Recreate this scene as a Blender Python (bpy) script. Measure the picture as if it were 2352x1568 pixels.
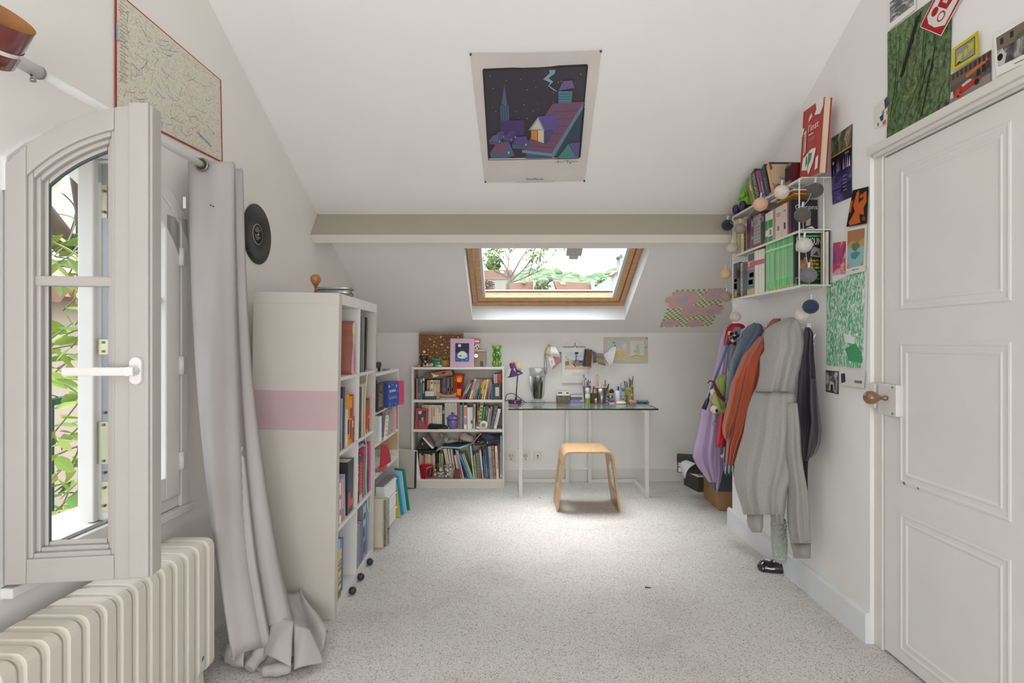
import bpy,bmesh,math,random
from mathutils import Vector,Matrix,Euler
for _o in list(bpy.data.objects):
 bpy.data.objects.remove(_o)
SC=bpy.context.scene
COL=SC.collection
F,CX,CY,CH=1308.0,1176.0,786.0,1.265
PI=math.pi
# ---------------------------------------------------------------- camera
cam=bpy.data.cameras.new('camera')
cam.sensor_width=36.0
cam.lens=36.0*F/2352.0
cam.shift_y=2.0/2352.0
cam.clip_start=0.05
cam.clip_end=800
camo=bpy.data.objects.new('camera',cam)
camo.location=(0,0,CH)
camo.rotation_euler=(PI/2,0,0)
COL.objects.link(camo)
SC.camera=camo
# ---------------------------------------------------------------- exposure
SC.view_settings.view_transform='Standard'
SC.view_settings.look='None'
SC.view_settings.exposure=0.2
SC.view_settings.gamma=1.0
SC.view_settings.use_curve_mapping=False
SC.cycles.max_bounces=10
SC.cycles.diffuse_bounces=7
SC.cycles.transparent_max_bounces=24
SC.cycles.caustics_reflective=False
SC.cycles.caustics_refractive=False
SC.cycles.sample_clamp_indirect=6.0
# ---------------------------------------------------------------- sky: bright thin overcast
W=bpy.data.worlds.new('sky')
SC.world=W
W.use_nodes=True
nt=W.node_tree
nt.nodes.clear()
def _n(nt,t,**kw):
 n=nt.nodes.new(t)
 for k,v in kw.items():
  setattr(n,k,v)
 return n
wo=_n(nt,'ShaderNodeOutputWorld')
bg=_n(nt,'ShaderNodeBackground')
tc=_n(nt,'ShaderNodeTexCoord')
sep=_n(nt,'ShaderNodeSeparateXYZ')
nt.links.new(tc.outputs['Generated'],sep.inputs[0])
mx=_n(nt,'ShaderNodeMath',operation='MAXIMUM');mx.inputs[1].default_value=0.0
nt.links.new(sep.outputs['Z'],mx.inputs[0])
mul=_n(nt,'ShaderNodeMath',operation='MULTIPLY_ADD');mul.inputs[1].default_value=4.0;mul.inputs[2].default_value=1.0
nt.links.new(mx.outputs[0],mul.inputs[0])
SKY=1.55
ms=_n(nt,'ShaderNodeMath',operation='MULTIPLY');ms.inputs[1].default_value=SKY
nt.links.new(mul.outputs[0],ms.inputs[0])
mp=_n(nt,'ShaderNodeMapping');mp.inputs['Scale'].default_value=(1.6,1.6,6.0)
nt.links.new(tc.outputs['Generated'],mp.inputs[0])
nz=_n(nt,'ShaderNodeTexNoise');nz.inputs['Scale'].default_value=2.6;nz.inputs['Detail'].default_value=6;nz.inputs['Roughness'].default_value=.55
nt.links.new(mp.outputs[0],nz.inputs['Vector'])
cr=_n(nt,'ShaderNodeValToRGB')
cr.color_ramp.elements[0].position=.40;cr.color_ramp.elements[0].color=(.66,.74,.82,1)
cr.color_ramp.elements[1].position=.60;cr.color_ramp.elements[1].color=(.86,.90,.94,1)
nt.links.new(nz.outputs['Fac'],cr.inputs[0])
nt.links.new(cr.outputs[0],bg.inputs['Color'])
nt.links.new(ms.outputs[0],bg.inputs['Strength'])
nt.links.new(bg.outputs[0],wo.inputs[0])
# ---------------------------------------------------------------- hazy sun above the garden side, behind thin cloud
def aim(o,d):
 o.rotation_euler=Vector(d).to_track_quat('-Z','Y').to_euler()
sun=bpy.data.lights.new('sun','SUN')
sun.energy=6.5
sun.angle=math.radians(40)
sun.color=(1.0,.985,.96)
suno=bpy.data.objects.new('sun',sun)
aim(suno,(.04,-.36,-.93))
suno.location=(0,20,30)
COL.objects.link(suno)
def area_light(name,loc,d,sx,sy,power,color=(1,1,1),portal=False):
 l=bpy.data.lights.new(name,'AREA')
 l.shape='RECTANGLE';l.size=sx;l.size_y=sy
 l.energy=power;l.color=color
 o=bpy.data.objects.new(name,l)
 o.location=loc;aim(o,d)
 COL.objects.link(o)
 if portal:
  l.cycles.is_portal=True
 return o
area_light('added_fill_light',(.1,-2.0,1.0),(0,1,.75),2.3,1.3,72,(.965,.98,1.0))  # added soft fill light behind the camera; no source is known there
# ---------------------------------------------------------------- pixel -> place helpers
SL=0.505
def ceil_z(y):
 return 3.978-SL*y
def wl_x(y):
 return-1.3086+.0297*(y-2.453)
def PY(px,py,Y):
 return Vector(((px-CX)/F*Y,Y,CH+(CY-py)/F*Y))
def PX(px,py,X):
 Y=F*X/(px-CX)
 return Vector((X,Y,CH+(CY-py)/F*Y))
def PZ(px,py,Z):
 Y=F*(CH-Z)/(py-CY)
 return Vector(((px-CX)/F*Y,Y,Z))
def PWL(px,py,off=0.0):
 k=(px-CX)/F
 Y=(-1.3086-.0297*2.453+off)/(k-.0297)
 return Vector((k*Y,Y,CH+(CY-py)/F*Y))
def PC(px,py,off=0.0):
 k=(CY-py)/F
 Y=(3.978-CH-off*math.sqrt(1+SL*SL))/(k+SL)
 return Vector(((px-CX)/F*Y,Y,CH+k*Y))
# ---------------------------------------------------------------- colours
def lin(c):
 if isinstance(c,str):
  c=tuple(int(c[i:i+2],16)for i in(0,2,4))
 r=[]
 for x in c[:3]:
  x=x/255.0
  r.append(x/12.92 if x<=.04045 else((x+.055)/1.055)**2.4)
 return(r[0],r[1],r[2],1.0)
# ---------------------------------------------------------------- materials (all node based; base colour from the face attribute Col)
MATS={}
def _base(name):
 m=bpy.data.materials.new(name)
 m.use_nodes=True
 t=m.node_tree
 t.nodes.clear()
 out=t.nodes.new('ShaderNodeOutputMaterial')
 b=t.nodes.new('ShaderNodeBsdfPrincipled')
 t.links.new(b.outputs[0],out.inputs[0])
 return m,t,b,out
def _coord(t,scale=(1,1,1),kind='Object'):
 tc=t.nodes.new('ShaderNodeTexCoord')
 mp=t.nodes.new('ShaderNodeMapping')
 mp.inputs['Scale'].default_value=scale
 t.links.new(tc.outputs[kind],mp.inputs[0])
 return mp.outputs[0]
def _noise(t,vec,scale,detail=3,rough=.55,dist=0):
 n=t.nodes.new('ShaderNodeTexNoise')
 n.inputs['Scale'].default_value=scale
 n.inputs['Detail'].default_value=detail
 n.inputs['Roughness'].default_value=rough
 n.inputs['Distortion'].default_value=dist
 t.links.new(vec,n.inputs['Vector'])
 return n.outputs['Fac']
def _ramp(t,fac,stops,interp='LINEAR'):
 r=t.nodes.new('ShaderNodeValToRGB')
 r.color_ramp.interpolation=interp
 e=r.color_ramp.elements
 while len(e)<len(stops):
  e.new(.5)
 for i,(p,c)in enumerate(stops):
  e[i].position=p
  e[i].color=lin(c)if not isinstance(c,tuple)or len(c)==3 else c
 t.links.new(fac,r.inputs[0])
 return r.outputs[0]
def _mix(t,fac,a,b,mode='MIX'):
 n=t.nodes.new('ShaderNodeMix')
 n.data_type='RGBA';n.blend_type=mode
 for s,v in((0,fac),(6,a),(7,b)):
  if hasattr(v,'node'):
   t.links.new(v,n.inputs[s])
  else:
   n.inputs[s].default_value=v
 return n.outputs[2]
def _bump(t,b,h,strength,dist=.002):
 n=t.nodes.new('ShaderNodeBump')
 n.inputs['Strength'].default_value=strength
 n.inputs['Distance'].default_value=dist
 t.links.new(h,n.inputs['Height'])
 t.links.new(n.outputs[0],b.inputs['Normal'])
def col_mat(name,rough=.5,var=.06,vscale=18,bump=0,bscale=200,bdist=.001,metal=0,spec=.5,coat=0,sheen=0,stretch=(1,1,1),trans=0):
 m,t,b,out=_base(name)
 at=t.nodes.new('ShaderNodeAttribute');at.attribute_name='Col'
 vec=_coord(t,stretch)
 n=_noise(t,vec,vscale,4)
 lo=_ramp(t,n,[(.3,(1-var,)*3+(1,)),(.7,(1+var*.3,)*3+(1,))])
 c=_mix(t,1.0,at.outputs['Color'],lo,'MULTIPLY')
 t.links.new(c,b.inputs['Base Color'])
 b.inputs['Roughness'].default_value=rough
 b.inputs['Metallic'].default_value=metal
 b.inputs['Specular IOR Level'].default_value=spec
 b.inputs['Coat Weight'].default_value=coat
 b.inputs['Coat Roughness'].default_value=.08
 b.inputs['Sheen Weight'].default_value=sheen
 if trans:
  b.inputs['Transmission Weight'].default_value=trans
 if bump:
  _bump(t,b,_noise(t,vec,bscale,2),bump,bdist)
 MATS[name]=m
 return m
col_mat('wallpaint',.75,.03,2.0,.25,55,.0015,spec=.25)
col_mat('paint',.42,.04,5.0,.10,40,.001,spec=.4)
col_mat('matte',.75,.05,25)
col_mat('paper',.85,.04,9,spec=.2)
col_mat('cover',.42,.10,22,spec=.45)
col_mat('plastic',.38,.03,12)
col_mat('gloss',.10,.03,10,coat=.6)
col_mat('metal',.32,.08,30,metal=1.0)
col_mat('fabric',.95,.10,6,.35,420,.0012,sheen=.25,spec=.15)
col_mat('felt',.95,.14,60,.6,260,.002,sheen=.2,spec=.1)
col_mat('card',.8,.08,14,.15,90,.001,spec=.2)
col_mat('leaf',.5,.18,9,spec=.3)
col_mat('far',.9,.15,.6,spec=.1)
col_mat('rough_stone',.9,.3,9,.6,30,.01)
def wood_mat(name,rough,sx,dark=.72):
 m,t,b,out=_base(name)
 at=t.nodes.new('ShaderNodeAttribute');at.attribute_name='Col'
 vec=_coord(t,sx)
 n=_noise(t,vec,9,6,.6,1.2)
 w=t.nodes.new('ShaderNodeTexWave');w.inputs['Scale'].default_value=6;w.inputs['Distortion'].default_value=7
 w.inputs['Detail'].default_value=3
 t.links.new(vec,w.inputs['Vector'])
 lo=_ramp(t,n,[(.3,(dark,dark*.93,dark*.86,1)),(.65,(1.05,1.04,1.02,1))])
 l2=_ramp(t,w.outputs['Fac'],[(0,(.90,.86,.82,1)),(.5,(1,1,1,1))])
 c=_mix(t,1.0,at.outputs['Color'],lo,'MULTIPLY')
 c=_mix(t,.8,c,l2,'MULTIPLY')
 t.links.new(c,b.inputs['Base Color'])
 b.inputs['Roughness'].default_value=rough
 b.inputs['Coat Weight'].default_value=.15
 MATS[name]=m
wood_mat('wood',.38,(.6,6,6))
wood_mat('birch',.35,(5,.6,1.2),.86)
wood_mat('cork',.9,(30,30,30),.6)
def glass_mat(name,tint,gloss=.08,rough=.0):
 m=bpy.data.materials.new(name);m.use_nodes=True
 t=m.node_tree;t.nodes.clear()
 out=t.nodes.new('ShaderNodeOutputMaterial')
 tr=t.nodes.new('ShaderNodeBsdfTransparent');tr.inputs[0].default_value=tint
 gl=t.nodes.new('ShaderNodeBsdfGlossy');gl.inputs['Roughness'].default_value=rough
 fr=t.nodes.new('ShaderNodeLayerWeight');fr.inputs[0].default_value=.5
 pw=t.nodes.new('ShaderNodeMath');pw.operation='POWER';pw.inputs[1].default_value=4.5
 mixn=t.nodes.new('ShaderNodeMixShader')
 mt=t.nodes.new('ShaderNodeMath');mt.operation='MULTIPLY_ADD';mt.inputs[1].default_value=.9-gloss;mt.inputs[2].default_value=gloss
 t.links.new(fr.outputs['Facing'],pw.inputs[0]);t.links.new(pw.outputs[0],mt.inputs[0])
 t.links.new(mt.outputs[0],mixn.inputs[0])
 t.links.new(tr.outputs[0],mixn.inputs[1]);t.links.new(gl.outputs[0],mixn.inputs[2])
 t.links.new(mixn.outputs[0],out.inputs[0])
 MATS[name]=m
glass_mat('pane',(.985,.99,.988,1),.03)
glass_mat('deskglass',(.90,.945,.925,1),.05)
glass_mat('jar',(.93,.95,.945,1),.06,.02)
def dark_edge():
 m,t,b,out=_base('glassedge')
 b.inputs['Base Color'].default_value=(.010,.035,.027,1)
 b.inputs['Roughness'].default_value=.08
 MATS['glassedge']=m
dark_edge()
def jelly():
 m,t,b,out=_base('jelly')
 vec=_coord(t)
 c=_ramp(t,_noise(t,vec,12,2),[(.3,'3f7410'),(.7,'6fa824')])
 t.links.new(c,b.inputs['Base Color'])
 b.inputs['Roughness'].default_value=.06
 b.inputs['Subsurface Weight'].default_value=.25
 b.inputs['Subsurface Radius'].default_value=(.02,.03,.005)
 b.inputs['Subsurface Scale'].default_value=.5
 b.inputs['Coat Weight'].default_value=1
 MATS['jelly']=m
jelly()
def heather():
 m,t,b,out=_base('heather')
 vec=_coord(t,(60,60,300))
 v2=_coord(t,(1,1,1))
 at=t.nodes.new('ShaderNodeAttribute');at.attribute_name='Col'
 n=_ramp(t,_noise(t,vec,2.2,4,.7),[(.28,(.66,.66,.66,1)),(.68,(1.1,1.1,1.1,1))])
 c=_mix(t,1.0,at.outputs['Color'],n,'MULTIPLY')
 t.links.new(c,b.inputs['Base Color'])
 b.inputs['Roughness'].default_value=.95
 b.inputs['Sheen Weight'].default_value=.2
 _bump(t,b,_noise(t,v2,300,2),.25,.001)
 MATS['heather']=m
heather()
def curtain_cloth():
 m,t,b,out=_base('curtain_cloth')
 vec=_coord(t,(220,220,220))
 v2=_coord(t,(1,1,.25))
 n=_ramp(t,_noise(t,v2,5,3),[(.35,'aca6a5'),(.62,'b6b0af')])
 t.links.new(n,b.inputs['Base Color'])
 b.inputs['Roughness'].default_value=.85
 b.inputs['Sheen Weight'].default_value=.15
 _bump(t,b,_noise(t,vec,2,2),.15,.0008)
 MATS['curtain_cloth']=m
curtain_cloth()
def carpet():
 m,t,b,out=_base('carpet')
 vec=_coord(t,(1,1.25,1))
 vo=t.nodes.new('ShaderNodeTexVoronoi');vo.inputs['Scale'].default_value=165;vo.inputs['Randomness'].default_value=.75
 wob=_noise(t,vec,40,2)
 vm=t.nodes.new('ShaderNodeVectorMath');vm.operation='MULTIPLY_ADD'
 vm.inputs[1].default_value=(.012,.012,.012)
 t.links.new(wob,vm.inputs[0]);t.links.new(vec,vm.inputs[2])
 t.links.new(vm.outputs[0],vo.inputs['Vector'])
 loop=_ramp(t,vo.outputs['Distance'],[(.30,'dcdad6'),(.62,'d0cdc9'),(.84,'99938c')])
 n=_noise(t,vec,2.2,5,.6)
 st=_ramp(t,n,[(.30,(.90,.88,.855,1)),(.5,(1,1,1,1))])
 c=_mix(t,1.0,loop,st,'MULTIPLY')
 n3=_noise(t,vec,70,2)
 c=_mix(t,1.0,c,_ramp(t,n3,[(.3,(.93,.925,.92,1)),(.6,(1.01,1.01,1.01,1))]),'MULTIPLY')
 t.links.new(c,b.inputs['Base Color'])
 b.inputs['Roughness'].default_value=1.0
 b.inputs['Specular IOR Level'].default_value=.05
 inv=t.nodes.new('ShaderNodeMath');inv.operation='SUBTRACT';inv.inputs[0].default_value=1.0
 t.links.new(vo.outputs['Distance'],inv.inputs[1])
 _bump(t,b,inv.outputs[0],.7,.004)
 MATS['carpet']=m
carpet()
def print_mat(name,scale,stops,stretch=(1,1,1),detail=8,rough=.6,dist=.5,second=None,gloss=.55):
 m,t,b,out=_base(name)
 vec=_coord(t,stretch,'UV')
 c=_ramp(t,_noise(t,vec,scale,detail,rough,dist),stops)
 if second:
  s2,st2,stops2,mode,fac=second
  v2=_coord(t,st2,'UV')
  c=_mix(t,fac,c,_ramp(t,_noise(t,v2,s2,6,.6,.8),stops2),mode)
 t.links.new(c,b.inputs['Base Color'])
 b.inputs['Roughness'].default_value=gloss
 MATS[name]=m
# ---------------------------------------------------------------- text outlines
_TX={}
def text_mesh(s):
 if s not in _TX:
  cu=bpy.data.curves.new('t','FONT')
  cu.body=s;cu.size=1.0;cu.resolution_u=2
  o=bpy.data.objects.new('t',cu)
  me=o.to_mesh()
  vs=[(v.co.x,v.co.y)for v in me.vertices]
  fs=[tuple(p.vertices)for p in me.polygons]
  o.to_mesh_clear()
  bpy.data.objects.remove(o);bpy.data.curves.remove(cu)
  if vs:
   x0=min(v[0]for v in vs);x1=max(v[0]for v in vs)
  else:
   x0=x1=0
  _TX[s]=([(v[0]-x0,v[1])for v in vs],fs,max(x1-x0,1e-6))
 return _TX[s]
# ---------------------------------------------------------------- mesh builder
ORG={}
IDM=Matrix.Identity(4)
class MB:
 def __init__(s,col='ffffff',mat='matte',M=None):
  s.v=[];s.f=[];s.c=[];s.m=[];s.sm=[];s.uv=[]
  s.col=col;s.mat=mat;s.M=M;s.mats=[]
 def vert(s,p):
  p=Vector(p)
  if s.M is not None:
   p=s.M@p
  s.v.append(p)
  return len(s.v)-1
 def face(s,idx,col=None,mat=None,smooth=False,uv=None):
  mat=mat or s.mat
  if mat not in s.mats:
   s.mats.append(mat)
  s.f.append(tuple(idx));s.c.append(lin(col or s.col));s.m.append(s.mats.index(mat));s.sm.append(smooth);s.uv.append(uv)
 def poly(s,pts,col=None,mat=None,smooth=False,uv=None):
  s.face([s.vert(p)for p in pts],col,mat,smooth,uv)
  return s
 def box(s,a,b,col=None,mat=None,M=None,sides=None):
  """a, b corners; sides: dict of face colours by -x +x -y +y -z +z"""
  x0,x1=min(a[0],b[0]),max(a[0],b[0]);y0,y1=min(a[1],b[1]),max(a[1],b[1]);z0,z1=min(a[2],b[2]),max(a[2],b[2])
  P=[Vector(p)for p in((x0,y0,z0),(x1,y0,z0),(x1,y1,z0),(x0,y1,z0),(x0,y0,z1),(x1,y0,z1),(x1,y1,z1),(x0,y1,z1))]
  if M is not None:
   P=[M@p for p in P]
  i=[s.vert(p)for p in P]
  for k,q in(('-z',(3,2,1,0)),('+z',(4,5,6,7)),('-y',(0,1,5,4)),('+x',(1,2,6,5)),('+y',(2,3,7,6)),('-x',(3,0,4,7))):
   s.face([i[j]for j in q],(sides or{}).get(k,col),mat)
  return s
 def hexa(s,P,col=None,mat=None):
  """eight points: bottom four then top four"""
  i=[s.vert(p)for p in P]
  for q in((3,2,1,0),(4,5,6,7),(0,1,5,4),(1,2,6,5),(2,3,7,6),(3,0,4,7)):
   s.face([i[j]for j in q],col,mat)
  return s
 def loft(s,rings,col=None,mat=None,closed=True,caps=True,smooth=True,cols=None):
  ids=[[s.vert(p)for p in r]for r in rings]
  n=len(ids[0])
  for k in range(len(ids)-1):
   a,b=ids[k],ids[k+1]
   c=cols[k]if cols else col
   for j in range(n if closed else n-1):
    j2=(j+1)%n
    s.face((a[j],a[j2],b[j2],b[j]),c,mat,smooth)
  if caps and closed:
   s.face(ids[0][::-1],cols[0]if cols else col,mat,False)
   s.face(ids[-1],cols[-1]if cols else col,mat,False)
  return s
 def tube(s,pts,r,n=8,col=None,mat=None,caps=True,smooth=True):
  pts=[Vector(p)for p in pts]
  rs=r if isinstance(r,(list,tuple))else[r]*len(pts)
  rings=[]
  up=None
  for i,p in enumerate(pts):
   d=(pts[min(i+1,len(pts)-1)]-pts[max(i-1,0)])
   if d.length<1e-9:
    d=Vector((0,0,1))
   d.normalize()
   if up is None:
    up=Vector((0,0,1))if abs(d.z)<.9 else Vector((1,0,0))
   a=d.cross(up)
   if a.length<1e-6:
    a=d.orthogonal()
   a.normalize();b=a.cross(d).normalized();up=b
   rings.append([p+(a*math.cos(2*PI*k/n)+b*math.sin(2*PI*k/n))*rs[i]for k in range(n)])
  return s.loft(rings,col,mat,True,caps,smooth)
 def lathe(s,prof,c=(0,0,0),n=20,col=None,mat=None,axis=None,caps=True,smooth=True,cols=None):
  """prof: (radius, height) pairs about a vertical line through c (or along axis)"""
  c=Vector(c)
  if axis is None:
   A,B,Z=Vector((1,0,0)),Vector((0,1,0)),Vector((0,0,1))
  else:
   Z=Vector(axis).normalized();A=Z.orthogonal().normalized();B=Z.cross(A)
  rings=[[c+Z*h+(A*math.cos(2*PI*k/n)+B*math.sin(2*PI*k/n))*max(r,1e-5)for k in range(n)]for r,h in prof]
  return s.loft(rings,col,mat,True,caps,smooth,cols)
 def ball(s,c,r,col=None,mat=None,n=14,sc=(1,1,1)):
  rings=[]
  m=max(6,n//2+1)
  for i in range(m+1):
   t=-PI/2+PI*i/m
   rr=max(math.cos(t),1e-4)*r
   rings.append([Vector(c)+Vector((rr*math.cos(2*PI*k/n)*sc[0],rr*math.sin(2*PI*k/n)*sc[1],math.sin(t)*r*sc[2]))for k in range(n)])
  return s.loft(rings,col,mat)
 def text(s,string,o,ux,uy,h,col,mat='paper',align=0,wmax=None):
  """o: baseline start, ux / uy: unit vectors along and up the line, h: letter height"""
  vs,fs,w=text_mesh(string)
  k=h/.73
  kx=k if not wmax else min(k,wmax/w)
  o=Vector(o);ux=Vector(ux);uy=Vector(uy)
  off=-w*kx*align
  ids=[s.vert(o+ux*(x*kx+off)+uy*(y*k))for x,y in vs]
  for f in fs:
   s.face([ids[i]for i in f],col,mat)
  return s
 def build(s,name,parent=None,label=None,cat=None,group=None,kind=None,bev=0,seg=2,origin=None,sub=0,recalc=True):
  if not s.v:
   return None
  if origin is None:
   lo=Vector((min(p.x for p in s.v),min(p.y for p in s.v),min(p.z for p in s.v)))
   hi=Vector((max(p.x for p in s.v),max(p.y for p in s.v),max(p.z for p in s.v)))
   origin=Vector(((lo.x+hi.x)/2,(lo.y+hi.y)/2,lo.z))
  origin=Vector(origin)
  me=bpy.data.meshes.new(name)
  me.from_pydata([tuple(p-origin)for p in s.v],[],s.f)
  for m in s.mats:
   me.materials.append(MATS[m])
  me.polygons.foreach_set('material_index',s.m)
  me.polygons.foreach_set('use_smooth',s.sm)
  a=me.attributes.new('Col','FLOAT_COLOR','FACE')
  a.data.foreach_set('color',[x for c in s.c for x in c])
  if any(u for u in s.uv):
   ul=me.uv_layers.new(name='UVMap')
   flat=[]
   for f,u in zip(s.f,s.uv):
    for j in range(len(f)):
     flat+=list(u[j])if u else[0,0]
   ul.data.foreach_set('uv',flat)
  me.update()
  if recalc:
   bm=bmesh.new();bm.from_mesh(me)
   bmesh.ops.remove_doubles(bm,verts=bm.verts,dist=1e-6)if False else None
   bmesh.ops.recalc_face_normals(bm,faces=bm.faces)
   bm.to_mesh(me);bm.free()
  o=bpy.data.objects.new(name,me)
  COL.objects.link(o)
  ORG[o.name]=origin
  if parent is not None:
   o.parent=parent
   o.location=origin-ORG[parent.name]
  else:
   o.location=origin
  tag(o,label,cat,group,kind)
  if bev:
   b=o.modifiers.new('bevel','BEVEL');b.width=bev;b.segments=seg;b.limit_method='ANGLE';b.angle_limit=.6
  if sub:
   b=o.modifiers.new('sub','SUBSURF');b.levels=sub;b.render_levels=sub
  return o
def tag(o,label=None,cat=None,group=None,kind=None):
 if label:o['label']=label
 if cat:o['category']=cat
 if group:o['group']=group
 if kind:o['kind']=kind
 return o
def thing(name,label,cat,loc,group=None,kind=None):
 o=bpy.data.objects.new(name,None)
 o.empty_display_size=.05
 COL.objects.link(o)
 o.location=loc
 ORG[o.name]=Vector(loc)
 return tag(o,label,cat,group,kind)
def copy_part(o,parent,loc):
 c=o.copy()
 COL.objects.link(c)
 c.parent=parent
 c.location=Vector(loc)
 ORG[c.name]=(ORG[parent.name]if parent else Vector())+Vector(loc)
 return c
def frame_m(o,ex,ey,ez):
 """matrix taking local x,y,z to the given axes at o"""
 M=Matrix.Identity(4)
 for i,e in enumerate((ex,ey,ez)):
  e=Vector(e)
  for j in range(3):
   M[j][i]=e[j]
 for j in range(3):
  M[j][3]=Vector(o)[j]
 return M
def ordinal(n):
 return('first second third fourth fifth sixth seventh eighth ninth tenth eleventh twelfth thirteenth fourteenth fifteenth sixteenth ''seventeenth eighteenth nineteenth twentieth').split()[n]if n<20 else '%dth'%(n+1)
class Sheet:
 def __init__(s,tl,tr,br,bl,n,col='ffffff',mat='paper',curl=None,nx=6,ny=6,thick=.0006):
  s.q=[Vector(p)for p in(tl,tr,br,bl)]
  s.n=Vector(n).normalized();s.curl=curl
  s.w=(s.q[1]-s.q[0]).length;s.h=(s.q[3]-s.q[0]).length
  s.b=MB(col,mat);s.p=MB(col,mat);s.k=0
  for lift,flip in((0.0,0),(thick,1)):
   g=[[s.b.vert(s.pt(i/nx,j/ny,lift))for i in range(nx+1)]for j in range(ny+1)]
   for j in range(ny):
    for i in range(nx):
     q=(g[j][i],g[j][i+1],g[j+1][i+1],g[j+1][i])
     uv=[(i/nx*s.w,-j/ny*s.h),((i+1)/nx*s.w,-j/ny*s.h),((i+1)/nx*s.w,-(j+1)/ny*s.h),(i/nx*s.w,-(j+1)/ny*s.h)]
     s.b.face(q,None,None,True,uv)
  s.t=thick
 def pt(s,u,v,lift=0):
  a=s.q[0].lerp(s.q[1],u);b=s.q[3].lerp(s.q[2],u)
  p=a.lerp(b,v)
  c=s.curl(u,v)if s.curl else 0
  return p+s.n*(c+lift)
 def lay(s):
  s.k+=1
  return s.t+.0003+.00012*s.k
 def rect(s,u0,v0,u1,v1,col=None,mat=None,nx=4,ny=4):
  l=s.lay()
  for j in range(ny):
   for i in range(nx):
    a,b=u0+(u1-u0)*i/nx,u0+(u1-u0)*(i+1)/nx
    c,d=v0+(v1-v0)*j/ny,v0+(v1-v0)*(j+1)/ny
    s.p.poly([s.pt(a,c,l),s.pt(b,c,l),s.pt(b,d,l),s.pt(a,d,l)],col,mat,False,[(a*s.w,-c*s.h),(b*s.w,-c*s.h),(b*s.w,-d*s.h),(a*s.w,-d*s.h)])
  return s
 def poly(s,pts,col=None,mat=None):
  l=s.lay()
  s.p.poly([s.pt(u,v,l)for u,v in pts],col,mat,False,[(u*s.w,-v*s.h)for u,v in pts])
  return s
 def disc(s,u,v,r,col=None,mat=None,n=14,sx=1,sy=1):
  return s.poly([(u+r*sx*math.cos(2*PI*k/n)/s.w,v+r*sy*math.sin(2*PI*k/n)/s.h)for k in range(n)],col,mat)
 def line(s,pts,w,col=None,mat=None):
  l=s.lay()
  for(a,b)in zip(pts,pts[1:]):
   dx,dy=(b[0]-a[0])*s.w,(b[1]-a[1])*s.h
   L=math.hypot(dx,dy)or 1
   ox,oy=-dy/L*w/2/s.w,dx/L*w/2/s.h
   s.p.poly([s.pt(a[0]+ox,a[1]+oy,l),s.pt(b[0]+ox,b[1]+oy,l),s.pt(b[0]-ox,b[1]-oy,l),s.pt(a[0]-ox,a[1]-oy,l)],col,mat)
  return s
 def text(s,string,u,v,h,col,align=0,wmax=None):
  l=s.lay()
  vs,fs,w=text_mesh(string)
  k=h/.73
  kx=k if not wmax else min(k,wmax/w)
  ids=[s.p.vert(s.pt(u+(x*kx-w*kx*align)/s.w,v-y*k/s.h,l))for x,y in vs]
  for f in fs:
   s.p.face([ids[i]for i in f],col,'paper')
  return s
 def build(s,name,label,cat,group=None,pname='print'):
  o=s.b.build(name,None,label,cat,group,recalc=False)
  if s.p.v:
   s.p.build(pname,o,recalc=False)
  return o
# ================================================================ ROOM SHELL
WALLC='e9e6e2';CEILC='ebe8e5';TRIMC='e2e0dd'
BACKY=5.2
b=MB('d8d2c8','carpet')
b.box((-1.8,-2.3,-.06),(2.6,5.35,0))
b.build('floor',kind='structure',origin=(0,0,0))
b=MB(WALLC,'wallpaint')
b.box((-1.6,BACKY,0),(2.6,BACKY+.2,1.36))
b.build('wall_back',kind='structure')
b=MB('d9d6d0','paint')
b.box((-1.25,BACKY-.014,0),(2.5,BACKY,.108))
b.hexa([(-1.25,BACKY-.014,.108),(2.5,BACKY-.014,.108),(2.5,BACKY,.108),(-1.25,BACKY,.108),(-1.25,BACKY-.006,.118),(2.5,BACKY-.006,.118),(2.5,BACKY,.118),(-1.25,BACKY,.118)])
b.build('baseboard_back',kind='structure')
RX=1.503;WEND=3.885;DJ=2.39
b=MB('e6e5e3','wallpaint')
def rwall(y0,y1,z0):
 zt0,zt1=ceil_z(y0)+.05,ceil_z(y1)+.05
 b.hexa([(RX,y0,z0),(1.68,y0,z0),(1.68,y1,z0),(RX,y1,z0),(RX,y0,zt0),(1.68,y0,zt0),(1.68,y1,zt1),(RX,y1,zt1)])
rwall(DJ,WEND,0)
rwall(1.0,DJ,2.062)
b.poly([(RX,-2.3,0),(RX,1.55,0),(RX,1.55,2.062),(RX,-2.3,2.062)])
b.poly([(RX,-2.3,2.062),(RX,1.0,2.062),(RX,1.0,3.55),(RX,-2.3,2.2)])
b.poly([(1.68,DJ,0),(1.68,1.5,0),(1.68,1.5,2.1),(1.68,DJ,2.1)])
b.build('wall_right',kind='structure')
b=MB('dde0e3','paint')
b.box((1.484,2.392,0),(RX,3.93,.118))
b.hexa([(1.484,2.392,.118),(RX,2.392,.118),(RX,3.93,.118),(1.484,3.93,.118),(1.496,2.392,.13),(RX,2.392,.13),(RX,3.93,.13),(1.496,3.93,.13)])
b.build('baseboard_right',kind='structure')
b=MB(WALLC,'wallpaint')
b.box((2.45,3.6,0),(2.6,5.3,2.4));b.box((1.68,3.6,0),(2.5,3.75,2.4))
b.build('wall_alcove',kind='structure')
b=MB(WALLC,'wallpaint')
b.box((-1.7,-2.3,0),(-1.1,-2.2,3.6));b.box((1.3,-2.3,0),(1.7,-2.2,3.6));b.box((-1.1,-2.3,2.35),(1.3,-2.2,3.6));b.box((-1.1,-2.3,0),(1.3,-2.2,.5))
b.build('wall_front',kind='structure')
b=MB(TRIMC,'paint')
for x in(-1.1,.06,1.22):
 b.box((x,-2.27,.5),(x+.08,-2.21,2.35))
for z in(.5,1.4,2.27):
 b.box((-1.1,-2.27,z),(1.3,-2.21,z+.08))
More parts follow.
